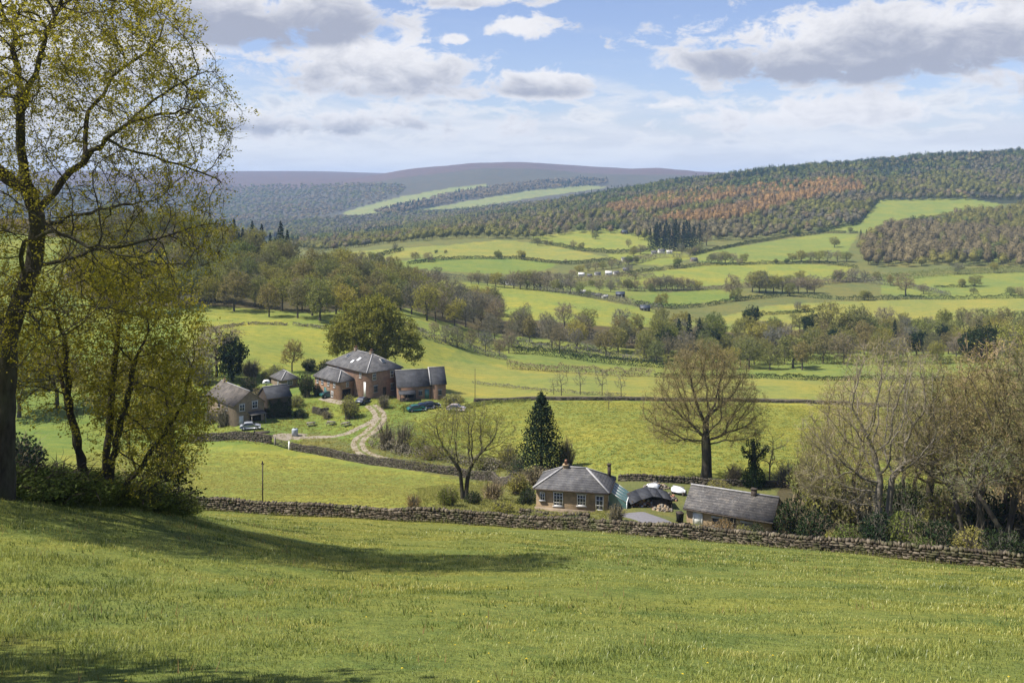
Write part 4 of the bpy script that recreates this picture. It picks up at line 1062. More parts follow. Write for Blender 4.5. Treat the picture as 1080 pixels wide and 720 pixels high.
# long barn on the right
BC = at(418, 421.5)
H3 = House('farm_barn', (BC.x + .3, BC.y + .2, BC.z - .1), 14, 7.6, 6.6, 3.0, 3.0, M['brick_red'], M['slate_dark'], 'low red brick barn with dark slate roof attached right of the farmhouse', 'barn', 'gable', 'x', .25, 2)
H3.opening('y', 2.9, .0, 2.4, 2.0, 'garage', mat=M['timber']); H3.opening('y', 5.2, .8, .8, 1.0, rows=2, mat=M['grey_wood']); H3.opening('y', 6.7, 0, 1.0, 2.1, 'door', mat=M['glass_green'])
p3 = Matrix.Rotation(R(14), 4, 'Z') @ Vector((7.75, -.2, 0)) + Vector((BC.x + .3, BC.y + .2, BC.z - .1))
H3b = House('farm_store', tuple(p3), 14, 3.3, 6.4, 3.3, 3.1, M['brick_red'], M['slate_dark'], 'short red brick bay with dark slate roof at the farm barn right end', 'outbuilding', 'gable', 'x', .2, 2)
H3b.opening('y', 1.9, .8, .8, 1.0, rows=2, mat=M['grey_wood'])
g = Geo(); g.bar((-.26, -.25, 3.2), (-.26, 3.2, 6.55), .25, .25); g.bar((-.26, 3.2, 6.55), (-.26, 6.65, 3.2), .25, .25); g.build('parapet', M['trim'], H3b.o)
# timber lean-to against the barn front
g = Geo(); q = Matrix.Rotation(R(14), 4, 'Z') @ Vector((.6, -2.1, 0)) + Vector((BC.x, BC.y, BC.z))
ls = empty('lean_to_shelter', (q.x, q.y, gz(q.x, q.y) - .1), R(14)); tag(ls, 'dark open timber shelter against the front of the farm barn', 'shelter')
for x in (0, 1.6, 3.2): Geo().box(x, 0, -.5, x + .14, .14, 1.7).build('post', M['timber'], ls)
Geo().bar((1.66, -.3, 1.72), (1.66, 2.0, 2.2), 3.8, .06).build('roof', M['slate_dark'], ls)
Geo().box(-.05, .16, -.4, 3.3, .2, .9).build('boarding', M['timber'], ls)

# --- stone cottage with the garage opening
CC = at(247, 450)
H4 = House('stone_cottage', (CC.x, CC.y, CC.z - .1), 40, 6.6, 14.0, 4.4, 2.5, M['stone_brown'], M['slate_brown'], 'brown stone cottage with stone slate roof and dark garage opening in its gable', 'cottage', 'gable', 'y', .25, 2.5)
H4.opening('y', 1.7, 3.1, 1.15, 1.35, cols=2, rows=2); H4.opening('y', 4.5, 3.3, 1.2, 1.4, cols=2, rows=2)
H4.opening('y', 4.6, .0, 2.5, 2.1, 'garage', mat=M['timber']); H4.opening('y', 1.5, .1, .9, 2.0, 'door', mat=M['white'])
H4.opening('x', 7.6, 2.8, 1.0, 1.0, rows=2, mat=M['timber']); H4.opening('x', 3.6, 2.9, .9, .9, rows=2, mat=M['grey_wood']); H4.opening('x', 5.4, .4, 1.0, 1.4, rows=2, mat=M['grey_wood'])
cp = Geo(); cp.bar((4.6, -1.7, 2.25), (4.6, -.04, 2.65), 3.4, .08); cpo = cp.build('canopy', M['slate_brown'], H4.o)
for x in (3.1, 6.1): Geo().box(x, -1.6, -.5, x + .13, -1.47, 2.2).build('post', M['grey_wood'], cpo)
H4.chimney(3.3, 12.5, .6, .3, 1, M['stone_brown'])
# dark creeper-clad shed right behind it
q = at(283, 444)
H5 = House('timber_shed', (q.x - .6, q.y + 2.0, q.z), 36, 5.2, 5.2, 4.3, 1.9, M['leaf_dark'] if False else M['timber'], M['slate_dark'], 'dark timber shed with slate roof and ivy behind the stone cottage', 'shed', 'gable', 'x', .2, 2.5)
r = np.random.default_rng(8); n = 1500
fx = r.uniform(-.2, 5.3, n); fz = r.uniform(-.2, 4.3, n); k = fz < 4.2 - 1.2 * np.abs(np.sin(fx * 1.3))
g = Geo(); leaves(g, np.stack([fx[k], -.12 - r.uniform(0, .2, k.sum()), fz[k]], -1), .26, r, np.tile([0, -1, .3], (k.sum(), 1)), .5); g.build('ivy', M['leaf_dark'], H5.o)
# small outbuilding
q = at(297, 410)
H6 = House('garden_outbuilding', (q.x, q.y, q.z - .1), 38, 4.2, 6.0, 2.2, 1.5, M['stone_brown'], M['slate'], 'small low stone outbuilding with grey hipped roof left of the farmhouse', 'outbuilding', 'hip', 'y', .25, 1.5)
H6.opening('y', 2.1, .8, 1.3, 1.1, cols=3, rows=2); H6.opening('x', 2.0, .8, .8, 1.0, rows=2)

# --- bungalow
q = at(640, 538.5)
H7 = House('bungalow', (q.x, q.y, q.z - .1), 77, 5.2, 7.75, 2.15, 1.5, M['stone_buff'], M['slate'], 'low buff stone bungalow with hipped grey roof and white windows below the wall', 'bungalow', 'hip', 'y', .30, 1.5)
H7.opening('x', 7.05, .75, .55, .75, cols=2, rows=2, arch=True); H7.opening('x', 5.3, .25, 1.05, 1.50, cols=3, rows=4); H7.opening('x', 2.75, .45, .95, 1.2, cols=3, rows=3, mat=M['white']); H7.opening('x', .78, .1, .85, 1.6, 'glazed_door', cols=2, rows=3)
H7.opening('y', 1.6, .8, .9, 1.1, cols=2, rows=2); H7.opening('y', 3.8, .8, .9, 1.1, cols=2, rows=2)
H7.chimney(2.6, 4.9, .55, .0, 2, M['stone_buff'], 3.45)
g = Geo().box(4.5, .15, 2.0, 4.85, .5, 3.7); g.box(4.45, .1, 3.7, 4.9, .55, 3.82); g.build('chimney', M['timber'], H7.o)
Geo().box(-.35, 1.2, -.9, -.02, 7.9, .02).build('plinth', M['stone_brown'], H7.o)
# glazed lean-to on its right side
q = Matrix.Rotation(R(77), 4, 'Z') @ Vector((1.2, -.05, 0)) + Vector(H7.o.location)
gl_ = empty('greenhouse', (q.x, q.y, q.z), R(77)); tag(gl_, 'green glass lean-to greenhouse on the right side of the bungalow', 'greenhouse')
Geo().add([(0, -1.9, .7), (3.6, -1.9, .7), (3.6, 0, 1.9), (0, 0, 1.9)], [(0, 1, 2, 3)]).build('glass_roof', M['glass_green'], gl_)
Geo().box(0, -1.95, -.6, 3.6, -1.88, .68).build('front_panel', M['glass_green'], gl_); Geo().add([(0, -1.9, -.5), (0, 0, -.5), (0, 0, 1.88), (0, -1.9, .68)], [(0, 1, 2, 3)]).build('side_panel', M['glass_green'], gl_)
g = Geo()
for x in (0, .9, 1.8, 2.7, 3.6): g.bar((x, -1.93, .72), (x, 0, 1.93), .06); g.bar((x, -1.96, -.5), (x, -1.96, .72), .06)
g.bar((0, -1.95, .72), (3.6, -1.95, .72), .07); g.build('frame', M['white'], gl_)

# --- stone barn with the lichened roof
q = at(813, 564)
H8 = House('stone_barn', (q.x, q.y, q.z - .45), 62, 5.0, 8.6, 1.85, 1.5, M['stone_buff'], M['slate_lichen'], 'stone barn with a steep lichened slate roof at the tarmac yard', 'barn', 'gable', 'y', .28, 2)
H8.opening('x', 7.4, .0, 1.0, 1.6, 'door', mat=M['white']); H8.opening('x', 5.4, .5, .9, .7, cols=3, rows=2, mat=M['timber']); H8.opening('x', 2.4, .4, 1.0, .8, cols=3, rows=2, mat=M['timber']); H8.opening('x', 4.0, 0, 1.0, 1.5, 'garage', mat=M['timber'])
g = Geo().box(2.2, 2.0, 3.0, 2.7, 2.5, 3.95); g.box(2.15, 1.95, 3.95, 2.75, 2.55, 4.05); g.build('chimney', M['timber'], H8.o)
# --- low open shed behind the bungalow yard
q = at(668, 535)
sh = empty('open_shed', (q.x, q.y, q.z - .25), R(8)); sh.scale = (.9, .9, .85); tag(sh, 'low dark open fronted timber shed between bungalow and stone barn', 'shed')
roofp = [(-.4, .85), (1.0, 1.4), (2.4, 1.75), (3.6, 1.5), (5.0, 1.0)]
g = Geo()
for (x0, z0), (x1, z1) in zip(roofp[:-1], roofp[1:]):
    g.add([(x0, -.3, z0), (x1, -.3, z1), (x1, 2.7, z1 + .25), (x0, 2.7, z0 + .25), (x0, -.3, z0 - .07), (x1, -.3, z1 - .07), (x1, 2.7, z1 + .18), (x0, 2.7, z0 + .18)], [(0, 1, 2, 3), (7, 6, 5, 4), (4, 5, 1, 0), (5, 6, 2, 1), (6, 7, 3, 2), (7, 4, 0, 3)])
g.build('roof', M['slate_dark'], sh)
for x in (-.2, 2.3, 4.7): Geo().box(x, -.1, -.8, x + .15, .05, 1.2).build('post', M['timber'], sh)
Geo().box(-.2, 2.3, -.8, 4.9, 2.36, 1.35).build('back_boards', M['timber'], sh); Geo().box(2.45, .1, -.8, 4.7, .14, 1.15).build('door', M['timber'], sh)

# --- far village: cottages, caravans, sheds
VILL = [(613, 291, 6, 'w'), (622, 292, 5, 'g'), (631, 290.5, 6, 'w'), (642, 290, 7, 'w'), (651, 289.5, 6, 'w'), (660, 286, 6, 'g'), (615, 309.5, 6, 'w'), (624, 311.5, 5, 'w'), (631, 313, 6, 'g'), (639, 314.5, 6, 'w'), (654, 313, 9, 'd'), (659, 275, 6, 'w'), (667, 275.5, 6, 'g'), (690, 268, 6, 'w'), (699, 267, 7, 'w'), (706, 267.5, 6, 'w'), (681, 328, 10, 'd'), (539, 301, 9, 'w'), (642, 238, 7, 'g'), (660, 247, 7, 'd'), (806, 344, 8, 'w'), (857, 348, 7, 'w'), (733, 276, 7, 'g')]
LOC = {613: 'leftmost pale cottage in the upper row of the valley hamlet', 622: 'grey roofed cottage second in the upper row of the valley hamlet', 631: 'pale cottage third in the upper row of the valley hamlet', 642: 'pale cottage fourth in the upper row of the valley hamlet', 651: 'pale cottage at the right end of the upper hamlet row', 660: 'grey cottage standing above the right end of the upper hamlet row',
 615: 'leftmost pale cottage in the lower row of the valley hamlet', 624: 'pale cottage second in the lower row of the valley hamlet', 631.5: '', 639: 'pale cottage fourth in the lower row of the valley hamlet', 654: 'dark roofed barn at the right end of the lower hamlet row', 659: 'pale cottage among trees above the hamlet, left one', 667: 'grey cottage among trees above the hamlet, right one', 690: 'left one of three pale cottages under the dark fir plantation', 699: 'middle one of three pale cottages under the dark fir plantation', 706: 'right one of three pale cottages under the dark fir plantation', 681: 'dark blue roofed farm shed below the hamlet by the river wood', 539: 'white cottage alone in the hedgerow left of the hamlet', 806: 'white cottage roof showing in the river wood', 857: 'white cottage right of the other one in the river wood', 733: 'grey shed on the lane right of the three pale cottages'}
M['slate_blue'] = plain('blue grey sheet roof', (.045, .055, .075), .5, .4); M['render'] = plain('pale render', (.60, .58, .54), .8, .2, .12, 1)
for i, (px, row, ww, k) in enumerate(VILL):
    q = at(px, row); L = ww / 1000 * q.y; W_ = L * .62; e = L * .36
    lab = LOC.get(px)
    if px == 631: lab = 'pale cottage third in the upper row of the valley hamlet' if row < 300 else 'grey roofed cottage third in the lower row of the valley hamlet'
    if px == 642 and row < 250: lab = 'grey farmhouse by the wood edge above the middle fields'
    if px == 660 and row < 260: lab = 'dark barn under trees at the top of the middle fields'
    hh_ = House('cottage' if k != 'd' else 'barn', (q.x - L / 2, q.y, q.z - .2), (-12, 6, 14, -5, 20)[i % 5], L, W_, e, L * .26, M['render'] if k == 'w' else (M['stone_brown'] if k == 'g' else M['timber']), {'w': M['render'] if i % 3 == 0 else M['slate'], 'g': M['slate'], 'd': M['slate_blue']}[k], lab, 'cottage' if k != 'd' else 'barn', 'gable', 'x', .2, 1.2, 'buildings of the valley hamlet')
    hh_.opening('y', L * .3, e * .3, L * .12, e * .4, rows=2); hh_.opening('y', L * .68, e * .3, L * .12, e * .4, rows=2)

# ------------------------------------------------------------------ cars and yard things
def paint_mat(name, col):
    m, t = new_mat(name); t.out(t.principled(col, .3, spec=.5, **{'Coat Weight': .6})); return m
def car(px, row, rz, col, label, L=4.1, dz=0):
    q = at(px, row); o = empty('parked_car', (q.x, q.y, q.z + .02 + dz), R(rz)); tag(o, label, 'car', 'cars parked at the farm')
    prof = [(-2.05, .35), (-2.05, .75), (-1.85, .92), (-1.55, .98), (-1.15, 1.38), (-.6, 1.46), (.35, 1.42), (.95, .98), (1.75, .86), (2.05, .66), (2.05, .35)]
    k = L / 4.1; n = len(prof); g = Geo(); V = []
    for y in (-.84, -.78, .78, .84):
        for x, z in prof:
            inn = 1 if abs(y) > .8 else 0
            yy = y * (1 - .18 * max(0, z - .95) / .5)
            V.append((x * k * (1 if not inn else .995), yy, z if not inn else max(.35, z - .03)))
    Q = [(j * n + i, j * n + (i + 1) % n, (j + 1) * n + (i + 1) % n, (j + 1) * n + i) for j in range(3) for i in range(n)]
    T_ = [(b + 0, b + i, b + i + 1) if s_ else (b + 0, b + i + 1, b + i) for b, s_ in ((0, 1), (3 * n, 0)) for i in range(1, n - 1)]
    g.add(V, Q, T_); g.build('body', paint_mat('car paint', col), o, True)
    w = Geo()
    for s in (-1, 1):
        y1, y2 = s * .852, s * .735
        w.add([(-1.42 * k, y1, .99), (.72 * k, y1, .99), (.22 * k, y2, 1.36), (-1.02 * k, y2, 1.36)], [(0, 1, 2, 3)])
    w.add([(.98 * k, -.74, .99), (.98 * k, .74, .99), (.42 * k, .66, 1.40), (.42 * k, -.66, 1.40)], [(0, 1, 2, 3)]); w.add([(-1.54 * k, -.74, 1.02), (-1.54 * k, .74, 1.02), (-1.2 * k, .66, 1.36), (-1.2 * k, -.66, 1.36)], [(0, 1, 2, 3)])
    w.build('windows' if False else 'window', M['glass'], o)
    for sx in (-1.25, 1.3):
        for sy in (-.8, .8):
            wh = Geo().lathe([(.30, -.1), (.33, -.07), (.33, .07), (.30, .1)], 14, (sx * k, sy, .33), 'y').build('wheel', M['tyre'], o)
            Geo().lathe([(.19, -.105), (.19, .105)], 10, (sx * k, sy, .33), 'y').build('rim', M['chrome'], wh)
    for sy in (-.58, .58): Geo().box(2.03 * k, sy - .17, .62, 2.06 * k, sy + .17, .74).build('headlight', M['tarp'], o)
car(383, 425, 70, (.02, .028, .05), 'dark blue car parked at the tall brick facade of the farmhouse')
car(347, 418.5, 30, (.02, .09, .085), 'dark teal car parked in front of the farmhouse wing')
car(439, 433.5, 25, (.02, .11, .10), 'teal car parked on the grass below the farm barn, left of the row')
car(447.5, 431.5, 25, (.015, .025, .06), 'navy car in the middle of the row below the farm barn')
car(454.5, 430, 25, (.03, .035, .04), 'charcoal car at the right of the row below the farm barn')
car(481, 433, -10, (.40, .33, .32), 'pale pinkish car beside the rounded olive bush')
car(264, 452.5, 15, (.35, .37, .40), 'silver car in front of the cottage garage')
# flat trailer
q = at(276, 459); o = empty('flat_trailer', tuple(q), R(8)); tag(o, 'dark flat trailer standing behind the lane wall by the cottage', 'trailer')
Geo().box(-1.5, -.8, .55, 1.5, .8, .68).build('deck', M['timber'], o); Geo().bar((1.5, 0, .55), (2.5, 0, .5), .1).build('drawbar', M['timber'], o)
for sy in (-.85, .85): Geo().lathe([(.3, -.09), (.3, .09)], 14, (-.2, sy, .3), 'y').build('wheel', M['tyre'], o)
Geo().box(-1.5, -.8, .68, -1.44, .8, .95).build('headboard', M['timber'], o)
# water tank
q = at(311, 459.5); o = empty('water_tank', tuple(q)); tag(o, 'pale grey upright water tank beside the farm gate', 'water tank')
Geo().lathe([(.62, -.2), (.62, 1.25), (.58, 1.38), (.35, 1.5)], 18).build('tank', plain('grey plastic', (.33, .37, .39), .5), o, True)
Geo().lathe([(.22, 1.5), (.22, 1.6), (.05, 1.63)], 14).build('lid', M['timber'], o)
Geo().box(-.9, -.9, -.35, .9, .9, -.05).build('plinth', M['stone_brown'], o)
# white shell caravan behind the cottage
q = at(281, 407); o = empty('caravan', (q.x, q.y, q.z + .3), R(10)); o.scale = (.62, .62, .62); tag(o, 'small white rounded caravan between cottage and outbuilding', 'caravan')
pr = [(-1.2, .0), (-1.45, .5), (-1.35, 1.1), (-.9, 1.55), (.6, 1.6), (1.2, 1.2), (1.45, .5), (1.2, .0)]
g = Geo(); V = [(x, y, z + .3) for y in (-.8, .8) for x, z in pr]; n = len(pr)
g.add(V, [(i, (i + 1) % n, n + (i + 1) % n, n + i) for i in range(n)], [(0, i + 1, i) for i in range(1, n - 1)] + [(n, n + i, n + i + 1) for i in range(1, n - 1)])
g.build('body', M['tarp'], o); Geo().box(-.6, -.83, 1.1, .5, -.805, 1.6).build('window', M['glass'], o)
for sy in (-.7, .7): Geo().lathe([(.28, -.08), (.28, .08)], 12, (0, sy, .2), 'y').build('wheel', M['tyre'], o)
# picnic tables
def picnic(px, row, rz, lab):
    q = at(px, row); o = empty('picnic_table', tuple(q), R(rz)); tag(o, lab, 'picnic table', 'picnic tables on the farm lawn')
    Geo().box(-.9, -.38, .70, .9, .38, .75).build('tabletop', M['grey_wood'], o)
    for s in (-1, 1):
        Geo().box(-.9, s * .72 - .13, .42, .9, s * .72 + .13, .46).build('bench', M['grey_wood'], o)
        g = Geo(); g.bar((s * .65, -.8, -.1), (s * .65, -.2, .7), .08); g.bar((s * .65, .8, -.1), (s * .65, .2, .7), .08); g.bar((s * .65, -.8, .38), (s * .65, .8, .38), .07); g.build('leg', M['timber'], o)
picnic(328, 449, 20, 'weathered picnic table on the farm lawn, leftmost of three'); picnic(349, 448, -15, 'weathered picnic table on the farm lawn, middle of three'); picnic(365, 449, 40, 'weathered picnic table on the farm lawn, nearest the drive')
# upturned boats under tarpaulin, heap of rubble, bin
def boat(px, row, rz, lab, L=2.6, dz=.5):
    q = at(px, row); o = empty('upturned_boat', (q.x, q.y, q.z + dz), R(rz)); tag(o, lab, 'boat', 'white upturned boats')
    V = []; st = 9
    for i in range(st):
        f = i / (st - 1); w = .62 * math.sin(math.pi * min(1, .18 + f * .82)) ** .6 if f < 1 else .02
        w = .60 * (1 - (2 * f - .85) ** 4 * .9) if f < .93 else .12
        w = max(w, .06); x = (f - .5) * L
        for a in np.linspace(0, math.pi, 7): V.append((x, math.cos(a) * w, math.sin(a) ** .8 * .5 * (w / .6) ** .5 + .02))
    Q = [(i * 7 + j, i * 7 + j + 1, (i + 1) * 7 + j + 1, (i + 1) * 7 + j) for i in range(st - 1) for j in range(6)]
    Geo().add(V, Q).build('hull', M['tarp'], o, True); Geo().bar((-L * .45, 0, .54), (L * .4, 0, .54), .06, .1).build('keel', M['trim'], o)
    for x in (-.7, .7): Geo().box(x - .06, -.5, -.7, x + .06, .5, .06).build('trestle', M['timber'], o)
boat(689, 517, 25, 'long white upturned boat behind the low open shed', 1.7, .35); boat(716, 521, -35, 'white upturned boat left of the stone barn roof', 1.7, .35)
def heap(px, row, w, h, mats, label, n=130, seed=1, name='rubble_heap'):
    q = at(px, row); r = np.random.default_rng(seed); o = empty(name, tuple(q)); tag(o, label, 'heap')
    for kk, (mm, nm) in enumerate(mats):
        g = Geo()
        for i in range(n // len(mats)):
            a = r.uniform(0, 6.28); rr = r.uniform(0, 1) ** .6; x = math.cos(a) * rr * w / 2; y = math.sin(a) * rr * w * .3; z = h * (1 - rr ** 1.5) * r.uniform(.3, 1)
            s = r.uniform(.12, .34); d = unit(r.normal(0, 1, 3)); g.bar((x - d[0] * s / 2, y - d[1] * s / 2, z - d[2] * s / 2), (x + d[0] * s / 2, y + d[1] * s / 2, z + d[2] * s / 2), s * .9, s * .6)
        g.build(nm, mm, o)
heap(680, 533, 3.0, .9, [(M['terracotta'], 'bricks'), (M['stone_buff'], 'stones'), (M['trim'], 'slabs')], 'pinkish heap of bricks and stone in front of the open shed', 150, 2)
heap(698, 538, 2.2, .7, [(M['stone_buff'], 'stones'), (M['grey_wood'], 'timber')], 'pale heap of stone and timber right of the pink heap', 90, 3)
heap(705, 527, 2.0, .8, [(M['terracotta'], 'bricks'), (M['grey_wood'], 'timber')], 'brown heap of timber by the shed door', 80, 4)
heap(692, 514, 3, .7, [(M['stone_brown'], 'stones'), (M['grey_wood'], 'timber')], 'stone heap on the bank behind the boats', 90, 6)
q = at(717, 551); o = empty('wheelie_bin', tuple(q), R(10)); tag(o, 'small dark bin at the left end of the stone barn', 'bin')
g = Geo(); V = [(-.24, -.28, .08), (.24, -.28, .08), (.24, .28, .08), (-.24, .28, .08), (-.3, -.36, 1.0), (.3, -.36, 1.0), (.3, .36, 1.0), (-.3, .36, 1.0)]
g.add(V, [(0, 1, 5, 4), (1, 2, 6, 5), (2, 3, 7, 6), (3, 0, 4, 7), (3, 2, 1, 0)]).build('body', M['tyre'], o); Geo().box(-.33, -.4, 1.0, .33, .4, 1.07).build('lid', M['timber'], o)
for s in (-.26, .26): Geo().lathe([(.1, -.04), (.1, .04)], 10, (s, .3, .1), 'x').build('wheel', M['tyre'], o)
# poles
def pole(px, row, h, lab, top=True):
    q = at(px, row); o = empty('field_pole', tuple(q)); tag(o, lab, 'pole')
    Geo().lathe([(.075, -.6), (.06, h)], 9).build('post', M['timber'], o)
    if top: Geo().box(-.16, -.04, h - .25, .16, .04, h - .15).build('crossbar', M['timber'], o); Geo().lathe([(.07, h - .12), (.07, h + .12)], 9, (.0, -.08, 0)).build('insulator', M['timber'], o)
pole(277, 531, 4.6, 'dark wooden pole standing alone in the field beyond the near wall')
pole(501, 421, 7.5, 'slim pole at the hedge right of the farm', False)
# ------------------------------------------------------------------ dry stone walls
def stone_mat(name, cols, moss=.5):
    m, t = new_mat(name); rnd = t.n('ShaderNodeNewGeometry').outputs['Random Per Island']
    c = t.ramp(rnd, [(i / (len(cols) - 1), c_) for i, c_ in enumerate(cols)])
    tc = t.obj_coord(); n = t.noise(tc, 1.1, 5, .7); n2 = t.noise(tc, 7, 4, .7)
    c = t.mix(t.mapr(n2, .35, .7, 0, .6), c, t.mix(1.0, c, (.55, .55, .55, 1), 'MULTIPLY'))
    c = t.mix(t.mapr(n, .48, .68, 0, moss), c, (.075, .085, .030, 1))
    t.out(t.principled(c, .95, bump=n2, bstr=.7, bdist=.05, spec=.1)); return m
M['drystone'] = stone_mat('dry stone', [(.05, .041, .03), (.085, .068, .048), (.15, .12, .085), (.068, .056, .04), (.23, .19, .14), (.046, .039, .03)], .85)
M['drystone_dark'] = stone_mat('dark mossy dry stone', [(.05, .043, .033), (.085, .07, .055), (.14, .12, .095), (.065, .056, .043)], .6)
BOXV = np.array([(x, y, z) for z in (-.5, .5) for y in (-.5, .5) for x in (-.5, .5)], float)
BOXQ = np.array([(0, 2, 3, 1), (4, 5, 7, 6), (0, 1, 5, 4), (2, 6, 7, 3), (0, 4, 6, 2), (1, 3, 7, 5)])
def resample(P, step):
    P = np.array(P, float); d = np.r_[0, np.cumsum(np.linalg.norm(np.diff(P[:, :2], axis=0), axis=1))]
    s = np.arange(0, d[-1], step); return np.stack([np.interp(s, d, P[:, i]) for i in range(P.shape[1])], -1), d[-1]
def stones(g, C, U, size, r, rot=.12, jit=.1):
    """rough blocks at C with long axis U"""
    n = len(C); V = np.repeat(BOXV[None], n, 0) + r.normal(0, jit, (n, 8, 3)) * np.array([1, 1, .9])
    V = V * size[:, None, :]
    a = np.arctan2(U[:, 1], U[:, 0]) + r.normal(0, rot, n); tlt = r.normal(0, rot, n)
    x, z = V[..., 0] * np.cos(tlt)[:, None] - V[..., 2] * np.sin(tlt)[:, None], V[..., 0] * np.sin(tlt)[:, None] + V[..., 2] * np.cos(tlt)[:, None]
    y = V[..., 1]
    W_ = np.stack([x * np.cos(a)[:, None] - y * np.sin(a)[:, None], x * np.sin(a)[:, None] + y * np.cos(a)[:, None], z], -1) + C[:, None]
    g.add(W_.reshape(-1, 3), ((np.arange(n) * 8)[:, None, None] + BOXQ[None]).reshape(-1, 4))
def drystone(name, path, h, th, mat, label, cat='dry stone wall', seed=1, course=.17, stone=.36, cope=True, lean=.25, group=None):
    r = np.random.default_rng(seed)
    P, L = resample([(p[0], p[1]) for p in path], .5)
    T_ = np.gradient(P, axis=0); T_ = unit(T_)
    S_ = np.arange(len(P)) * .5
    def pos(s): return np.stack([np.interp(s, S_, P[:, 0]), np.interp(s, S_, P[:, 1])], -1)
    def tan(s): return unit(np.stack([np.interp(s, S_, T_[:, 0]), np.interp(s, S_, T_[:, 1])], -1))
    o = empty(name, (P[0][0], P[0][1], gz(*P[0]))); tag(o, label, cat, group)
    off = np.array([P[0][0], P[0][1], gz(*P[0])])
    gB = Geo(); nc = int(h / course)
    smax = S_[-1]
    for c in range(nc):
        ww = th * (1 - lean * c / nc)
        for side in (-1, 1):
            s = np.cumsum(stone * r.uniform(.55, 1.6, int(smax / stone * 1.25) + 4)); s = s[s < smax]
            wd = np.diff(np.r_[0, s]) * 1.02; s = s - wd / 2
            p = pos(s); t_ = tan(s); nrm = np.stack([-t_[:, 1], t_[:, 0]], -1)
            zt = height(p[:, 0], p[:, 1])
            wob = 1 + .16 * vnoise(s, s * 0, 3.6, seed) * 2
            z = zt + (c + .42) * course * wob + r.normal(0, .012, len(s)) - .06
            C = np.concatenate([p + nrm * side * (ww / 2 - .12)[..., None] if np.ndim(ww) else p + nrm * side * (ww / 2 - .12), z[:, None]], 1)
            sz = np.stack([wd, np.full(len(s), .26) * r.uniform(.8, 1.25, len(s)), course * r.uniform(.85, 1.25, len(s))], -1)
            stones(gB, C - off, t_, sz, r)
    gB.build('courses', mat, o)
    # a rubble core so that no light passes
    s = np.arange(0, smax, .5); p = pos(s); t_ = tan(s); nrm = np.stack([-t_[:, 1], t_[:, 0]], -1); zt = height(p[:, 0], p[:, 1]); w2 = th * .26
    V = np.concatenate([np.c_[p - nrm * w2, zt - .5], np.c_[p + nrm * w2, zt - .5], np.c_[p + nrm * w2, zt + h - .15], np.c_[p - nrm * w2, zt + h - .15]]) - off
    m_ = len(s); i = np.arange(m_ - 1)
    Q = np.concatenate([np.stack([a * m_ + i, a * m_ + i + 1, b * m_ + i + 1, b * m_ + i], -1) for a, b in ((0, 1), (1, 2), (2, 3), (3, 0))])
    Geo().add(V, Q).build('core', M['drystone_dark'], o)
    if cope:
        g = Geo(); s = np.cumsum(r.uniform(.10, .26, int(smax / .18) + 10)); s = s[s < smax]; wd = np.diff(np.r_[0, s]) * .95; s = s - wd / 2
        keep = vnoise(s, s * 0 + 3, 5.0, seed + 5) > -.42; s = s[keep]; wd = wd[keep]
        p = pos(s); t_ = tan(s); zt = height(p[:, 0], p[:, 1]); wob = 1 + .16 * vnoise(s, s * 0, 3.6, seed) * 2
        ch = r.uniform(.16, .32, len(s))
        C = np.c_[p + r.normal(0, .03, p.shape), zt + nc * course * wob + ch * .35 - .02]
        stones(g, C - off, t_, np.stack([wd, np.full(len(s), th * .72) * r.uniform(.8, 1.15, len(s)), ch], -1), r, .18, .09)
        g.build('coping', mat, o)
    return o
def line_at(L): return [tuple(at(px, row)) for px, row in L]
def line_d(L): return [tuple(atd(px, d)) for px, d in L]
WALL1 = [(120, 101), (180, 98), (300, 95), (400, 92), (520, 88), (640, 82.5), (750, 79), (860, 74.5), (970, 71.2), (1080, 68), (1250, 65)]
drystone('field_wall', line_d(WALL1), 1.02, .62, M['drystone'], 'long mossy dry stone wall along the far edge of the foreground field', seed=4)
W2a = [(200, 189), (245, 186), (288, 183)]
drystone('lane_wall', line_d(W2a), 1.5, .5, M['drystone_dark'], 'dark stone wall in front of the cottage, left of the field gate', seed=6, course=.24, stone=.5)
W2 = line_at([(307, 474), (330, 478), (360, 484), (400, 491), (440, 496), (480, 501), (520, 507), (548, 513)])
drystone('lane_wall', W2, 1.35, .5, M['drystone_dark'], 'dark stone wall along the farm lane, from the gate to the yellow tree', seed=7, course=.2, stone=.45)
W3 = line_at([(652, 507), (690, 508), (730, 510), (775, 512), (840, 514)])
drystone('yard_wall', W3, .75, .5, M['drystone_dark'], 'low dark wall between the yard and the bare tree field', seed=8, course=.2, stone=.45)
W4 = line_at([(330, 435), (338, 437.5), (348, 437)])
drystone('garden_wall', W4, 1.3, .5, M['drystone_dark'], 'short curved stone garden wall below the rounded evergreen', seed=9, course=.2, stone=.4)
W5 = line_at([(548, 543), (580, 547), (610, 548), (626, 549)])
drystone('garden_wall', W5, .55, .45, M['drystone'], 'low stone terrace wall in front of the bungalow', seed=10, course=.16, stone=.35)
# far field walls (dark lines between pastures)
for L, lab in (([(500, 424), (560, 422), (620, 422), (700, 423), (800, 424), (870, 426), (1000, 432), (1120, 436)], 'dark stone wall across the valley behind the bare tree field'),):
    drystone('field_wall', line_at(L), 1.1, .5, M['drystone_dark'], lab, seed=12, course=.28, stone=.7, cope=False)

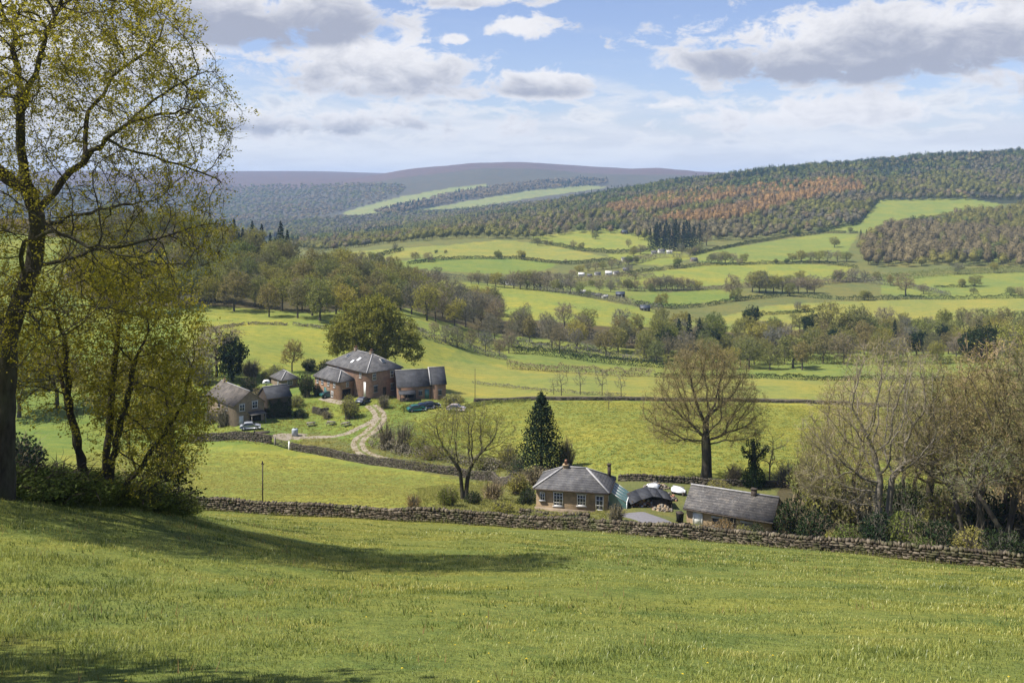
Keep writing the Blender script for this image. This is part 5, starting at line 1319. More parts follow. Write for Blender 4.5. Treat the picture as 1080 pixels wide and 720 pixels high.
# --- field gate and posts by the cottage
a = atd(290, 182.5); b = at(305, 474); d = (Vector(b) - Vector(a)); rz = math.atan2(d.y, d.x); L = d.length
o = empty('field_gate', tuple(a), rz); tag(o, 'dark wooden five bar gate between the two lane walls', 'gate')
g = Geo()
for z in (.25, .48, .70, .93, 1.18): g.bar((.15, 0, z), (L - .15, 0, z + (b[2] - a[2]) * .9), .05, .10)
g.build('bars', M['timber'], o)
g = Geo(); g.bar((.15, -.05, .2), (L * .5, -.05, 1.15 + (b[2] - a[2]) * .5), .04, .08); g.bar((L - .15, -.05, .2 + (b[2] - a[2])), (L * .5, -.05, 1.15 + (b[2] - a[2]) * .5), .04, .08); g.build('brace', M['timber'], o)
for x, dz in ((0, 0), (L, b[2] - a[2])): Geo().box(x - .12, -.12, dz - .6, x + .12, .12, dz + 1.6).build('gate_post', M['white'] if x > 0 else M['grey_wood'], o)

# ------------------------------------------------------------------ hedges
def hedge(name, path, h, w, mat, label, dens=14, size=.35, seed=1, gaps=.0, cat='hedge', twig=None, group=None):
    r = np.random.default_rng(seed); P, L = resample([(p[0], p[1]) for p in path], max(.4, size))
    n = int(L * dens); s = r.uniform(0, len(P) - 1.01, n); i = s.astype(int); f = (s - i)[:, None]
    c = P[i] * (1 - f) + P[i + 1] * f; t_ = unit(P[i + 1] - P[i]); nr = np.stack([-t_[:, 1], t_[:, 0]], -1)
    bumps = .66 + .75 * (vnoise(s * .9, s * 0, 3.3, seed) + .5) * (.6 + .8 * (vnoise(s, s * 0, 13, seed + 3) + .5))
    if gaps: k = vnoise(s, s * 0, 9, seed + 9) > gaps - .5; c, nr, bumps = c[k], nr[k], bumps[k]; n = len(c)
    a = r.uniform(0, math.pi, n); rad = r.uniform(.55, 1, n) ** .5
    off_ = np.cos(a) * rad * w / 2 * (.7 + .5 * bumps); z = np.abs(np.sin(a)) * rad * h * bumps
    p = c + nr * off_[:, None]; zz = height(p[:, 0], p[:, 1])
    org = np.array([P[0][0], P[0][1], gz(*P[0])])
    g = Geo(); leaves(g, np.c_[p, zz + z] - org, size, r, np.c_[nr * np.cos(a)[:, None], np.sin(a) + .2], .45, .7)
    o = g.build(name, mat); o.location = org; return tag(o, label, cat, group)
HD = M['leaf_dark']; HB = M['twig_brown']; HO = M['leaf_olive']; HR = M['twig_red']
HEDGES = [
 ([(395, 466), (402, 472), (420, 477), (438, 481), (460, 484), (483, 488), (505, 492), (530, 497)], 1.7, 2.2, HB, 'brown hedge along the upper side of the farm lane', 60, .3),
 ([(423, 434), (431, 432), (437, 430)], 1.3, 1.4, M['leaf_green'], 'short clipped green hedge beside the parked cars', 90, .22),
 ([(205, 460), (230, 461), (262, 459)], 1.0, 1.6, HO, 'low olive hedge behind the cottage lane wall', 60, .25),
 ([(475, 436), (500, 428), (520, 425), (560, 423)], .8, 1.4, HO, 'rough low hedge from the barn end to the valley wall', 30, .3),
 ([(500, 404), (540, 409), (580, 413), (620, 416), (662, 418)], .8, 1.5, HB, 'thin ragged hedge line below the saplings', 16, .3),
 ([(535, 388), (570, 391), (600, 393), (640, 396), (690, 397)], 2.6, 3.5, HR, 'reddish bare hedge along the far side of the strip field', 40, .4),
 ([(690, 398), (760, 399), (830, 400), (900, 401), (1000, 401), (1140, 402)], 1.6, 2.0, HD, 'dark low hedge along the foot of the river wood', 26, .4),
 ([(540, 372), (580, 375), (640, 383), (700, 388), (760, 390)], 3.0, 5.0, HD, 'dark evergreen hedge at the foot of the bare river trees', 30, .5),
 ([(505, 364), (560, 368), (620, 374), (700, 382)], 3.4, 7, HB, 'brown thicket under the bare river trees', 40, .5),
 ([(700, 381), (800, 384), (900, 383), (1000, 382), (1130, 380)], 3.4, 7, HO, 'olive thicket under the river wood', 30, .55),
 ([(700, 362), (800, 364), (900, 364), (1000, 362), (1130, 360)], 4, 9, HB, 'brown thicket deeper in the river wood', 30, .6),
 ([(540, 352), (620, 356), (700, 364)], 4, 9, HB, 'brown thicket behind the bare river trees', 30, .6),
 ([(210, 348), (262, 342), (310, 343), (350, 348), (400, 340), (450, 350)], .9, 1.6, HB, 'low wall like hedge along the foot of the hillside wood', 24, .4),
 ([(440, 352), (470, 362), (500, 370), (535, 379)], 2.4, 4, HB, 'brown hedge running down from the oak to the river wood', 30, .45),
 ([(412, 290), (470, 293), (500, 297), (540, 302), (580, 308), (620, 313), (660, 320), (700, 328)], 2.2, 5, HB, 'brown hedge at the top of the long valley pasture', 12, .7),
 ([(430, 279), (470, 274), (500, 273), (545, 273), (575, 277), (600, 279), (650, 275)], 2.0, 3, HD, 'dark hedge winding across the far pastures', 10, .8),
 ([(388, 274), (402, 270), (425, 264)], 2.2, 3, HD, 'short dark hedge climbing the far left pasture', 10, .8),
 ([(560, 256), (585, 259), (610, 264), (650, 268), (690, 265)], 2.5, 5, HD, 'dark hedge under the upper far pasture', 10, .8),
 ([(640, 305), (690, 307), (740, 306), (790, 303), (850, 301), (890, 298), (930, 295)], 2.2, 5, HB, 'brown hedge below the long pale field', 12, .7),
 ([(650, 292), (690, 286), (740, 280), (800, 279), (870, 278), (905, 283)], 2.0, 3.5, HD, 'dark hedge above the long pale field', 10, .7),
 ([(728, 270), (760, 263), (790, 257), (830, 250), (870, 246), (905, 246)], 2.0, 3, HD, 'dark hedge at the foot of the fir plantation slope', 10, .8),
 ([(670, 323), (720, 325), (775, 318), (830, 312), (900, 317), (960, 315), (1040, 315), (1130, 314)], 1.8, 3, HD, 'dark hedge across the valley right of the lone bare tree', 12, .6),
 ([(785, 333), (830, 331), (868, 327)], 1.2, 2, HD, 'short dark hedge in the yellowish valley field', 12, .6),
 ([(862, 246), (885, 240), (905, 236), (916, 222), (926, 212)], 2.5, 4, HD, 'hedge up the left side of the sloping hill field', 8, .9),
 ([(930, 296), (970, 292), (1040, 288), (1130, 284)], 3.5, 7, HO, 'olive hedge along the foot of the right hand hill wood', 12, .8),
 ([(1000, 268), (1040, 263), (1090, 260)], 3, 5, HB, 'hedge at the small field inside the hill wood', 10, .8),
 ([(985, 303), (1010, 303), (1030, 302)], 1.2, 2, HD, 'short dark hedge inside the right hand valley field', 10, .6),
 ([(560, 291), (600, 296), (640, 296), (690, 292)], 3, 7, HB, 'brown scrub behind the hamlet roofs', 14, .7),
 ([(600, 303), (640, 302), (690, 304)], 2.4, 5, HO, 'olive hedge between the two hamlet rows', 12, .7),
 ([(655, 281), (690, 272), (730, 271)], 3.2, 7, HB, 'scrub along the lane under the plantation', 12, .8),
 ([(800, 297), (850, 296), (900, 297), (960, 303), (1000, 313)], 2.4, 6, HB, 'scrub along the lane to the broad brown tree', 12, .7),
]
for i, (L, h, w_, mt, lab, dn, sz) in enumerate(HEDGES):
    hedge('hedge', line_at(L), h * (1.45 if L[0][1] < 335 else 1), w_, mt, lab, dn * (4.2 if L[0][1] < 335 else 2.2), sz * (.72 if L[0][1] < 335 else .9), 30 + i, .06)

# trees grown up out of the far hedges
rh_ = random.Random(77)
for (L, h, w_, mt, lab, dn, sz) in HEDGES:
    if L[0][1] > 335: continue
    P_, Ln = resample([(p[0], p[1]) for p in line_at(L)], 1.0); n_ = max(2, int(Ln / 42)); ss = sorted(rh_.uniform(0, len(P_) - 1) for _ in range(n_)); cnt = {}
    ss.sort(key=lambda s_: P_[int(s_)][0] / P_[int(s_)][1])
    for s_ in ss:
        q = P_[int(s_)]; k_ = rh_.choice(['bare', 'bare', 'olive', 'olive', 'green']); c_ = cnt.get(k_, 0); cnt[k_] = c_ + 1
        MIDTREES[k_][rh_.randrange(len(MIDTREES[k_]))].put((q[0] + rh_.uniform(-2, 2), q[1] + rh_.uniform(-2, 2), gz(q[0], q[1]) - .3), rh_.uniform(4.5, 9.5), f"{LOOKS[k_]} in the {lab.replace('short ', '').replace('right of the lone bare tree', 'by the lone tree')}, {ordinal(c_)}", 'trees in the far hedges', rh_.uniform(1, 1.5))

# ------------------------------------------------------------------ lanes and yards: strips laid on the ground
def strip(name, path, half, mat, dz=.03, close=False):
    P, L = resample([(p[0], p[1]) for p in path], .6); T_ = unit(np.gradient(P, axis=0)); N = np.stack([-T_[:, 1], T_[:, 0]], -1)
    s = np.arange(len(P)); hw = half * (1 + .25 * vnoise(s, s * 0, 6, 2))
    cols = np.linspace(-1, 1, 9)
    V = np.stack([P + N * (hw * c)[:, None] for c in cols], 1).reshape(-1, 2)
    z = height(V[:, 0], V[:, 1]) + dz - np.tile((np.abs(cols) > .95) * .05, len(P))
    k = len(cols); i = np.arange(len(P) - 1)[:, None]; j = np.arange(k - 1)[None]
    Q = np.stack([i * k + j, i * k + j + 1, (i + 1) * k + j + 1, (i + 1) * k + j], -1).reshape(-1, 4)
    u = np.tile(cols, len(P))
    me = mesh_np(name, np.c_[V, z], Q, smooth=True, attrs={'across': u})
    return tag(obj(name, me, mat), kind='structure')
m, t = new_mat('gravel track'); p_ = t.pos(); n = t.noise(p_, 1.3, 5, .7); n2 = t.noise(p_, 9, 4, .7)
ac = t.math('ABSOLUTE', t.n('ShaderNodeAttribute', attribute_name='across').outputs['Fac'])
c = t.ramp(n2, [(.3, (.20, .168, .12)), (.7, (.33, .28, .21))])
grassy = t.mapr(t.math('ADD', ac, t.math('MULTIPLY', t.math('SUBTRACT', n, .5), .35)), .26, .12, 0, .85, True)
edge = t.mapr(t.math('ADD', ac, t.math('MULTIPLY', t.math('SUBTRACT', n, .5), .4)), .80, .95, 0, 1, True)
c = t.mix(t.math('MAXIMUM', grassy, edge), c, (.13, .155, .045, 1))
t.out(t.principled(c, .95, bump=n2, bstr=.4, bdist=.05, spec=.1)); M['track'] = m
m, t = new_mat('pale gravel'); p_ = t.pos(); n2 = t.noise(p_, 5, 5, .7); t.out(t.principled(t.ramp(n2, [(.3, (.20, .17, .125)), (.7, (.31, .265, .205))]), .95, bump=n2, bstr=.4, bdist=.05, spec=.1)); M['gravel'] = m
m, t = new_mat('old tarmac'); p_ = t.pos(); n2 = t.noise(p_, 3, 6, .7); t.out(t.principled(t.ramp(n2, [(.3, (.14, .135, .14)), (.7, (.21, .20, .205))]), .9, bump=n2, bstr=.3, bdist=.03, spec=.2)); M['tarmac'] = m
strip('farm_lane', line_at([(556, 513), (530, 506), (500, 500), (470, 495), (440, 491), (410, 486), (390, 481), (380, 475), (377, 468), (380, 462), (388, 457), (396, 450), (401, 443), (400, 436), (396, 431), (391, 427)]), 1.7, M['track'])
strip('farm_path', line_at([(305, 461), (330, 461), (352, 460), (366, 457), (378, 451), (390, 446), (400, 440)]), 1.0, M['gravel'], .045)
strip('yard_path', line_at([(292, 463), (300, 460), (313, 460), (322, 461)]), 2.2, M['gravel'], .06)
strip('courtyard_path', line_at([(340, 419.5), (352, 423), (364, 425)]), 1.2, M['gravel'], .05)
strip('yard_road', line_at([(664, 541), (676, 544), (690, 549), (704, 555), (720, 562), (735, 570)]), 2.0, M['tarmac'], .05)
strip('yard_path', line_at([(722, 560), (738, 559), (752, 562)]), .8, M['gravel'], .08)
# ------------------------------------------------------------------ the big budding tree at the left and its neighbours
DT = 28.0
def shoot(px, row, dy=0.0):        # limb positions measured on the photo at the tree's own distance
    return np.array([(px - CX) / F * DT, dy, (HZ - row) / F * DT])
base = atd(2, DT)
rr_ = np.random.default_rng(101)
CROWN = [(-330, -40), (-200, -95), (-60, -110), (60, -80), (130, -40), (172, 5), (196, 55), (232, 90), (246, 122), (236, 150), (214, 190), (226, 236), (236, 268), (200, 312), (150, 335), (90, 345), (30, 385), (-60, 390), (-200, 360), (-330, 300), (-380, 120)]
N_ = 6400; qx = rr_.uniform(-380, 250, N_ * 3); qy = rr_.uniform(-110, 395, N_ * 3)
kk_ = in_poly(qx, qy, CROWN); qx, qy = qx[kk_][:N_], qy[kk_][:N_]
edge = np.clip(1 - (np.abs(qx + 70) / 330) ** 2, .05, 1) ** .5 * np.clip(1 - (np.abs(qy - 110) / 300) ** 2, .05, 1) ** .5
dep = rr_.uniform(-1, 1, len(qx)) * 6.0 * edge
attr = np.stack([(qx - CX) / F * DT, dep, (HZ - qy) / F * DT], -1)
o3 = np.array([base.x, 0, base.z])
paths = [
 [-1, shoot(2, 560), shoot(3, 500), shoot(5, 430), shoot(9, 355), shoot(22, 311, .1), shoot(33, 280, .15), shoot(38, 240, .1), shoot(39, 225, 0), shoot(31, 190, -.2), shoot(27, 155, -.3), shoot(31, 119, -.5)],
]
def limb(start_px, start_row, *pts): return (shoot(start_px, start_row), [np.array(p) for p in pts])
EXTRA_L = [
 [shoot(39, 227, 0), shoot(61, 191, .4), shoot(78, 170, .6), shoot(108, 143, .3), shoot(126, 135, 0), shoot(152, 126, -.4), shoot(188, 119, -.5), shoot(214, 119, -.8)],
 [shoot(31, 119, -.5), shoot(16, 92, .4), shoot(4, 72, .8), shoot(-10, 20, 1.2)], [shoot(31, 119, -.5), shoot(46, 104, -1), shoot(62, 84, -1.4), shoot(80, 40, -1.6), shoot(96, 5, -1.8)],
 [shoot(78, 170, .6), shoot(70, 150, 1.2), shoot(66, 110, 1.8), shoot(84, 70, 2.4), shoot(120, 40, 2.6)],
 [shoot(22, 311, .1), shoot(44, 255, -1.0), shoot(90, 242, -2.0), shoot(126, 250, -2.6), shoot(172, 262, -3), shoot(206, 270, -3.2)],
 [shoot(22, 311, .1), shoot(46, 324, -1.2), shoot(71, 319, -2.2), shoot(98, 332, -3), shoot(120, 352, -3.4)],
 [shoot(30, 286, .2), shoot(80, 268, 1.4), shoot(133, 256, 2.4), shoot(190, 240, 3)],
 [shoot(9, 355, 0), shoot(-30, 320, .6), shoot(-90, 280, 1), shoot(-160, 250, 1.2)], [shoot(33, 200, -.1), shoot(-10, 165, -1), shoot(-70, 130, -1.6), shoot(-150, 90, -1.4)], [shoot(5, 430, 0), shoot(-40, 390, -1), shoot(-90, 360, -2)],
 [shoot(39, 238, .1), shoot(70, 222, 2.2), shoot(110, 214, 3.6)], [shoot(126, 135, 0), shoot(150, 105, .8), shoot(176, 82, 1.4), shoot(200, 68, 1.6)], [shoot(108, 143, .3), shoot(130, 160, 1), shoot(170, 172, 1.6), shoot(206, 186, 1.8)]]
def near_tree():
    r = np.random.default_rng(102); step = .34
    nodes, par = [], []
    def follow(path, first, jit=.045):
        prev = first
        for a, b in zip(path[:-1], path[1:]):
            m_ = max(1, int(np.linalg.norm(b - a) / step))
            for j in range(m_):
                f = (j + 1) / m_
                nodes.append(a + (b - a) * f + r.normal(0, jit, 3)); par.append(prev); prev = len(nodes) - 1
    nodes.append(paths[0][1]); par.append(-1)
    follow(paths[0][1:], 0, .010)
    for L in EXTRA_L:
        d = ((np.array(nodes) - L[0]) ** 2).sum(1); i = int(d.argmin()); follow([nodes[i]] + L[1:], i)
    P, par = grow(attr, nodes, par, step, .45, 2.6, 110, .30, -.01, 103)
    rad, tips = radii(par, .009, .29); rad = np.maximum(rad, .009)
    big = rad > .15; rad[big] *= 1 + .35 * np.exp(-np.clip(P[big, 2] - base.z, 0, 9) / .5)
    kid = np.full(len(P), -1)
    for i in range(len(P)):
        if par[i] >= 0 and (kid[par[i]] < 0 or rad[i] > rad[kid[par[i]]]): kid[par[i]] = i
    for _ in range(14):
        a_ = rad[np.maximum(par, 0)]; b_ = rad[np.maximum(kid, 0)]; ok = (par >= 0) & (kid >= 0) & (kid[np.maximum(par, 0)] == np.arange(len(P))); rad[ok] = .5 * rad[ok] + .25 * (a_[ok] + b_[ok])
    P = P - o3
    g = tubes(P, par, rad, range(len(P)), [(3, 0, .02), (5, .02, .07), (10, .07, 9)])
    tm = g.mesh('big_trunk', True); tm.materials.append(M['bark_dark'])
    thin = np.where((rad < .028) & (par >= 0))[0]; D = unit(P - P[np.maximum(par, 0)])
    gt = Geo(); gl = Geo(); rep = np.repeat(thin, 3)
    dirs = D[rep] * .7 + r.normal(0, .55, (len(rep), 3))
    m_, e_ = twigs(gt, P[rep], dirs, .62, .013, r)
    rp = r.integers(0, len(rep), len(rep)); m2, e2 = twigs(gt, m_[rp], dirs[rp] + r.normal(0, .6, (len(rp), 3)), .4, .010, r)
    ends = np.concatenate([m_, e_, e2])
    patch = np.clip(fbm(ends[:, 0] * 1.0 + 7, ends[:, 2] * 1.6 + ends[:, 1], 1.5, 12, 3) + .26, 0.02, 1.4)
    hi = np.clip((ends[:, 2] + base.z - 1.0) / 6, 0, 1) * .9 + .55                 # leaves open first at the top
    wgt = patch * hi; k = 200000
    ii = r.choice(len(ends), k, p=wgt / wgt.sum())
    leaves(gl, ends[ii] + r.normal(0, .05, (k, 3)), .074, r, None, 0, .6)
    nv = sum(len(v) for v in gt.V); V = np.concatenate(gt.V + gl.V); Qs = gt.Q + [q + nv for q in gl.Q]
    cm = mesh_np('big_crown', V, np.concatenate(Qs), np.concatenate(gt.T)); cm.materials.append(M['bark']); cm.materials.append(M['leaf_gold'])
    a0 = sum(len(q) for q in gt.Q); mi = np.zeros(len(cm.polygons), np.int32); mi[a0:a0 + sum(len(q) for q in gl.Q)] = 1; cm.polygons.foreach_set('material_index', mi)
    return tm, cm
Plant('budding_oak_tree', near_tree(), H=1.0).put((base.x, DT, base.z), 1.0, 'big spreading tree with dark limbs and sparse yellow green young leaves, at the field corner', rz=0)

# --- hazel clump: several stems from one foot
DH = 34.0
def shoot2(px, row, dy=0.0): return np.array([(px - CX) / F * DH, dy, (HZ - row) / F * DH])
hb = atd(108, DH); o4 = np.array([hb.x, 0, hb.z])
HZC = [(8, 330), (60, 285), (110, 268), (160, 285), (196, 330), (208, 380), (206, 440), (200, 486), (172, 505), (140, 470), (100, 440), (60, 425), (20, 410), (5, 380)]
n_ = 9000; qx = rr_.uniform(0, 212, n_); qy = rr_.uniform(262, 530, n_); k_ = in_poly(qx, qy, HZC); qx, qy = qx[k_][:3000], qy[k_][:3000]
attr2 = np.stack([(qx - CX) / F * DH, rr_.uniform(-1, 1, len(qx)) * 2.6, (HZ - qy) / F * DH], -1) - o4
stems_ = [[shoot2(100, 545), shoot2(86, 500), shoot2(66, 440, .5), shoot2(48, 380, .8)], [shoot2(104, 545), shoot2(92, 480, -.5), shoot2(84, 420, -.8), shoot2(82, 350, -1)], [shoot2(110, 545), shoot2(108, 480, .3), shoot2(112, 410, .5), shoot2(118, 340, .6)], [shoot2(112, 545), shoot2(122, 490, -.4), shoot2(140, 430, -.8), shoot2(156, 370, -1)], [shoot2(116, 545), shoot2(132, 510, .4), shoot2(160, 470, .9), shoot2(182, 430, 1.2)]]
def hazel():
    r = np.random.default_rng(104); step = .32; nodes = [np.array([0, 0, -.4])]; par = [-1]
    for L in stems_:
        prev = 0; L = [p - o4 for p in L]
        for a, b in zip(L[:-1], L[1:]):
            m_ = max(1, int(np.linalg.norm(b - a) / step))
            for j in range(m_): nodes.append(a + (b - a) * (j + 1) / m_ + r.normal(0, .03, 3)); par.append(prev); prev = len(nodes) - 1
    P, par = grow(attr2, nodes, par, step, .42, 2.4, 90, .28, .02, 105)
    rad, tips = radii(par, .008, .30); rad = np.minimum(np.maximum(rad, .008), .16)
    g = tubes(P, par, rad, range(len(P)), [(3, 0, .02), (5, .02, .06), (9, .06, 9)]); tm = g.mesh('hazel_stems', True); tm.materials.append(M['bark_dark'])
    thin = np.where((rad < .03) & (par >= 0))[0]; D = unit(P - P[np.maximum(par, 0)]); gt = Geo(); gl = Geo(); rep = np.repeat(thin, 3)
    dirs = D[rep] * .6 + r.normal(0, .6, (len(rep), 3)) + np.array([0, 0, .15]); m_, e_ = twigs(gt, P[rep], dirs, .6, .012, r)
    rp = r.integers(0, len(rep), len(rep)); m2, e2 = twigs(gt, m_[rp], dirs[rp] + r.normal(0, .6, (len(rp), 3)), .4, .010, r)
    ends = np.concatenate([m_, e_, e2]); w_ = np.clip(fbm(ends[:, 0] + 3, ends[:, 2] + ends[:, 1], 1.5, 14, 3) + .45, .05, 1.4); k = 36000
    ii = r.choice(len(ends), k, p=w_ / w_.sum()); leaves(gl, ends[ii] + r.normal(0, .06, (k, 3)), .085, r, None, 0, .7)
    nv = sum(len(v) for v in gt.V); V = np.concatenate(gt.V + gl.V); cm = mesh_np('hazel_crown', V, np.concatenate(gt.Q + [q + nv for q in gl.Q]), np.concatenate(gt.T)); cm.materials.append(M['bark']); cm.materials.append(M['leaf_gold'])
    a0 = sum(len(q) for q in gt.Q); mi = np.zeros(len(cm.polygons), np.int32); mi[a0:a0 + sum(len(q) for q in gl.Q)] = 1; cm.polygons.foreach_set('material_index', mi)
    return tm, cm
Plant('hazel_tree', hazel(), ('stems', 'crown'), H=1.0).put((hb.x, DH, hb.z), 1.0, 'many stemmed hazel thick with yellow green young leaves, right of the big tree', rz=0)
# a second clump deeper and to the left, and the dark pine behind
MT = MIDTREES['olive'][3]
NH = Plant('young_hazel', make_tree('young_hazel', 106, H=7.5, cw=3.4, cb=.7, tr=.12, natt=900, stems=4, spread=.7, tw=(3, .7, .018), lf=(1.6, .12), leafmat=M['leaf_gold'], twigmat=M['twig_brown'], bark=M['bark_dark'], step=.36, kill=.5, infl=3, r_tip=.01, thick=.05), H=7.5)
NH.put(atd(165, 46), 7.2, 'yellow green hazel at the right rear of the hazel clump')
NH.put(atd(-70, 34), 9.0, 'yellow green hazel left of the big tree at the edge of the field')
Plant('pine_tree', make_conifer('pine_tree', 107, 5.6, 2.0, M['leaf_dark'], .05, 2600, .24, .12, .4), H=5.6, cat='conifer').put(atd(176, 46) - Vector((0, 0, .2)), 4.8, 'small dark pine with level boughs at the right of the hazel clump')
M['leaf_under'] = leaf_mat('dark nettle leaves', (.115, .155, .050), .4, .35)
# bramble and nettles at the foot
BR = [Plant('bramble_bush', make_bush('bramble_bush', 108, 3.2, 1.1, M['leaf_green'], 5200, .085, twigmat=M['bark_dark'], ntw=60), ('stems', 'foliage'), 1.1, 'bramble'), Plant('nettle_patch', make_bush('nettle_patch', 109, 2.6, .9, M['leaf_green'] if False else M['leaf_under'], 5200, .085, twigmat=M['bark_dark'], ntw=60), ('stems', 'foliage'), .9, 'undergrowth')]
for i, (px, d, h, k) in enumerate(((10, 29.5, 1.1, 1), (45, 30.5, 1.2, 0), (75, 31.5, 1.1, 1), (100, 32.5, 1.0, 0), (128, 33.5, 1.0, 1), (152, 34.5, 1.0, 0), (170, 36, .9, 1), (-40, 29, 1.2, 0), (-90, 28, 1.2, 1), (30, 33, 1.3, 1), (70, 35, 1.3, 0), (186, 38, .7, 0), (115, 36.5, 1.2, 1), (145, 38, 1.1, 0))):
    n_b = sum(1 for z in ((10, 1), (45, 0), (75, 1), (100, 0), (128, 1), (152, 0), (170, 1), (-40, 0), (-90, 1), (30, 1), (70, 0), (186, 0), (115, 1), (145, 0)) if z[1] == k and z[0] < px)
    BR[k].put(atd(px, d) - Vector((0, 0, .1)), h * .72, f"{('leafy green bramble bush', 'dark leafy nettle patch')[k]} at the foot of the hazel, {ordinal(n_b)} from left", ('brambles under the big tree', 'nettle patches under the big tree')[k], random.uniform(1.3, 1.8))
# trees just outside the view on the left, whose shade falls into the corner of the field
NT_ = Plant('field_edge_tree', make_tree('field_edge_tree', 110, H=12, cw=4.5, cb=2.6, tr=.3, natt=800, tw=(3, .9, .03), lf=(3.0, .22), leafmat=M['leaf_olive'], twigmat=M['twig_brown'], bark=M['bark_dark'], step=.5, kill=.65, infl=3.5, r_tip=.012, thick=.08), H=12)
def shade_tree(x, y, h, lab): NT_.put((x, y, gz(x, y) - .1), h, lab, None, 1.0)
shade_tree(-9.9, 6.4, 10.5, 'leafy tree at the field edge just beside the viewpoint'); shade_tree(-15.5, 2.5, 10.5, 'second leafy tree at the field edge beside the viewpoint'); 
# ------------------------------------------------------------------ grass of the near field
def grass():
    r = np.random.default_rng(201); V = []; Tt = []; nb = 0; tint = []
    for d0, d1, dens, h, w in ((5.5, 13, 780, .080, .0085), (13, 22, 420, .088, .011), (22, 36, 170, .095, .016), (36, 58, 60, .10, .028), (58, 101, 20, .11, .05)):
        area = .62 * (d1 ** 2 - d0 ** 2) * 1.0
        n = int(area * dens)
        d = np.sqrt(r.uniform(d0 ** 2, d1 ** 2, n)); u = r.uniform(-.62, .62, n)
        # tufts
        x = u * d + r.normal(0, .02, n); y = d
        tuft = np.clip(fbm(x, y, 1.3, 31, 3) + .5, 0, 1.2); rank = np.clip(fbm(x, y, 7, 41, 3) + .5, 0, 1.2)
        keep = r.uniform(0, 1, n) < .35 + .75 * tuft
        # stay this side of the wall
        wx = np.array([(p[0] - CX) / F * p[1] for p in WALL1]); wy = np.array([p[1] for p in WALL1])
        keep &= y < np.interp(x, wx, wy) - .5
        x, y, tuft, rank = x[keep], y[keep], tuft[keep], rank[keep]; n = len(x)
        z = height(x, y)
        a = r.uniform(0, 2 * math.pi, n); hh = .78 * h * r.uniform(.45, 1.3, n) * (.42 + 1.0 * tuft ** 1.6) * (.5 + 1.0 * rank)
        lean = r.uniform(.15, .95, n) * hh; la = a + r.normal(0, .8, n)
        sx, sy = -np.sin(a) * w / 2, np.cos(a) * w / 2
        bx, by = np.cos(la) * lean, np.sin(la) * lean
        P = np.stack([np.stack([x - sx, y - sy, z - .01], -1), np.stack([x + sx, y + sy, z - .01], -1),
                      np.stack([x + bx * .4 + sx * .7, y + by * .4 + sy * .7, z + hh * .62], -1), np.stack([x + bx * .4 - sx * .7, y + by * .4 - sy * .7, z + hh * .62], -1),
                      np.stack([x + bx, y + by, z + hh * .95], -1)], 1)
        V.append(P.reshape(-1, 3)); Tt.append(nb + np.arange(n) * 5); nb += n * 5
        tint.append(np.repeat(np.clip(.5 + .55 * (rank - .5) + 1.15 * fbm(x, y, .75 + y / 60, 61, 3) + .40 * r.uniform(-1, 1, n), 0, 1), 5))
    V = np.concatenate(V); i = np.concatenate(Tt)
    Q = np.stack([i, i + 1, i + 2, i + 3], -1); T_ = np.stack([i + 3, i + 2, i + 4], -1)
    me = mesh_np('grass', V, Q, T_, attrs={'tint': np.concatenate(tint)})
    m, t = new_mat('grass blades'); at_ = t.n('ShaderNodeAttribute', attribute_name='tint').outputs['Fac']
    n1 = t.noise(t.pos(), .10, 4, .6)
    c = t.ramp(at_, [(0, (.38, .37, .090)), (.28, (.33, .35, .074)), (.6, (.24, .275, .054)), (1, (.11, .15, .032))])
    c = t.mix(t.mapr(n1, .4, .65, 0, .6), c, t.mix(1.0, c, (1.3, 1.12, .9, 1), 'MULTIPLY'))
    d = t.n('ShaderNodeBsdfDiffuse'); t.l(c, d.inputs[0]); tr = t.n('ShaderNodeBsdfTranslucent'); t.l(c, tr.inputs[0]); gl = t.n('ShaderNodeBsdfGlossy'); gl.inputs['Roughness'].default_value = .45; gl.inputs[0].default_value = (.6, .6, .55, 1)
    mx = t.n('ShaderNodeMixShader'); mx.inputs[0].default_value = .35; t.l(d.outputs[0], mx.inputs[1]); t.l(tr.outputs[0], mx.inputs[2])
    m2 = t.n('ShaderNodeMixShader'); m2.inputs[0].default_value = .07; t.l(mx.outputs[0], m2.inputs[1]); t.l(gl.outputs[0], m2.inputs[2])
    t.out(m2.outputs[0])
    tag(obj('meadow_grass', me, m), kind='stuff')
    # coarse tussocks, docks and last year's stalks
    for nm, cnt_, kb, hh0, ww0, spread_, mat_ in (('coarse_tussocks', 2600, 16, .10, .008, .16, 'leaf_green'), ('dead_stalks', 900, 6, .17, .005, .2, 'leaf_tan')):
        d = np.sqrt(r.uniform(64, 3600, cnt_)); x = r.uniform(-.6, .6, cnt_) * d; k_ = fbm(x, d, 9, 55, 2) + r.uniform(-.35, .35, cnt_) > 0; x, d = x[k_], d[k_]; sc_ = 1 + d / 30
        bx = np.repeat(x, kb) + r.normal(0, spread_, len(x) * kb); by = np.repeat(d, kb) + r.normal(0, spread_, len(x) * kb); bz = height(bx, by) - .01; sc_ = np.repeat(sc_, kb)
        hh_ = hh0 * r.uniform(.4, 1.2, len(bx)); aa = r.uniform(0, 6.28, len(bx)); tx = bx + np.cos(aa) * hh_ * .6; ty = by + np.sin(aa) * hh_ * .6; sx, sy = -np.sin(aa) * ww0 * sc_, np.cos(aa) * ww0 * sc_
        g = Geo(); g.add(np.stack([np.stack([bx - sx, by - sy, bz], -1), np.stack([bx + sx, by + sy, bz], -1), np.stack([tx, ty, bz + hh_], -1)], 1).reshape(-1, 3), None, (np.arange(len(bx)) * 3)[:, None] + np.array([[0, 1, 2]]))
        tag(g.build(nm, M[mat_]), kind='stuff')
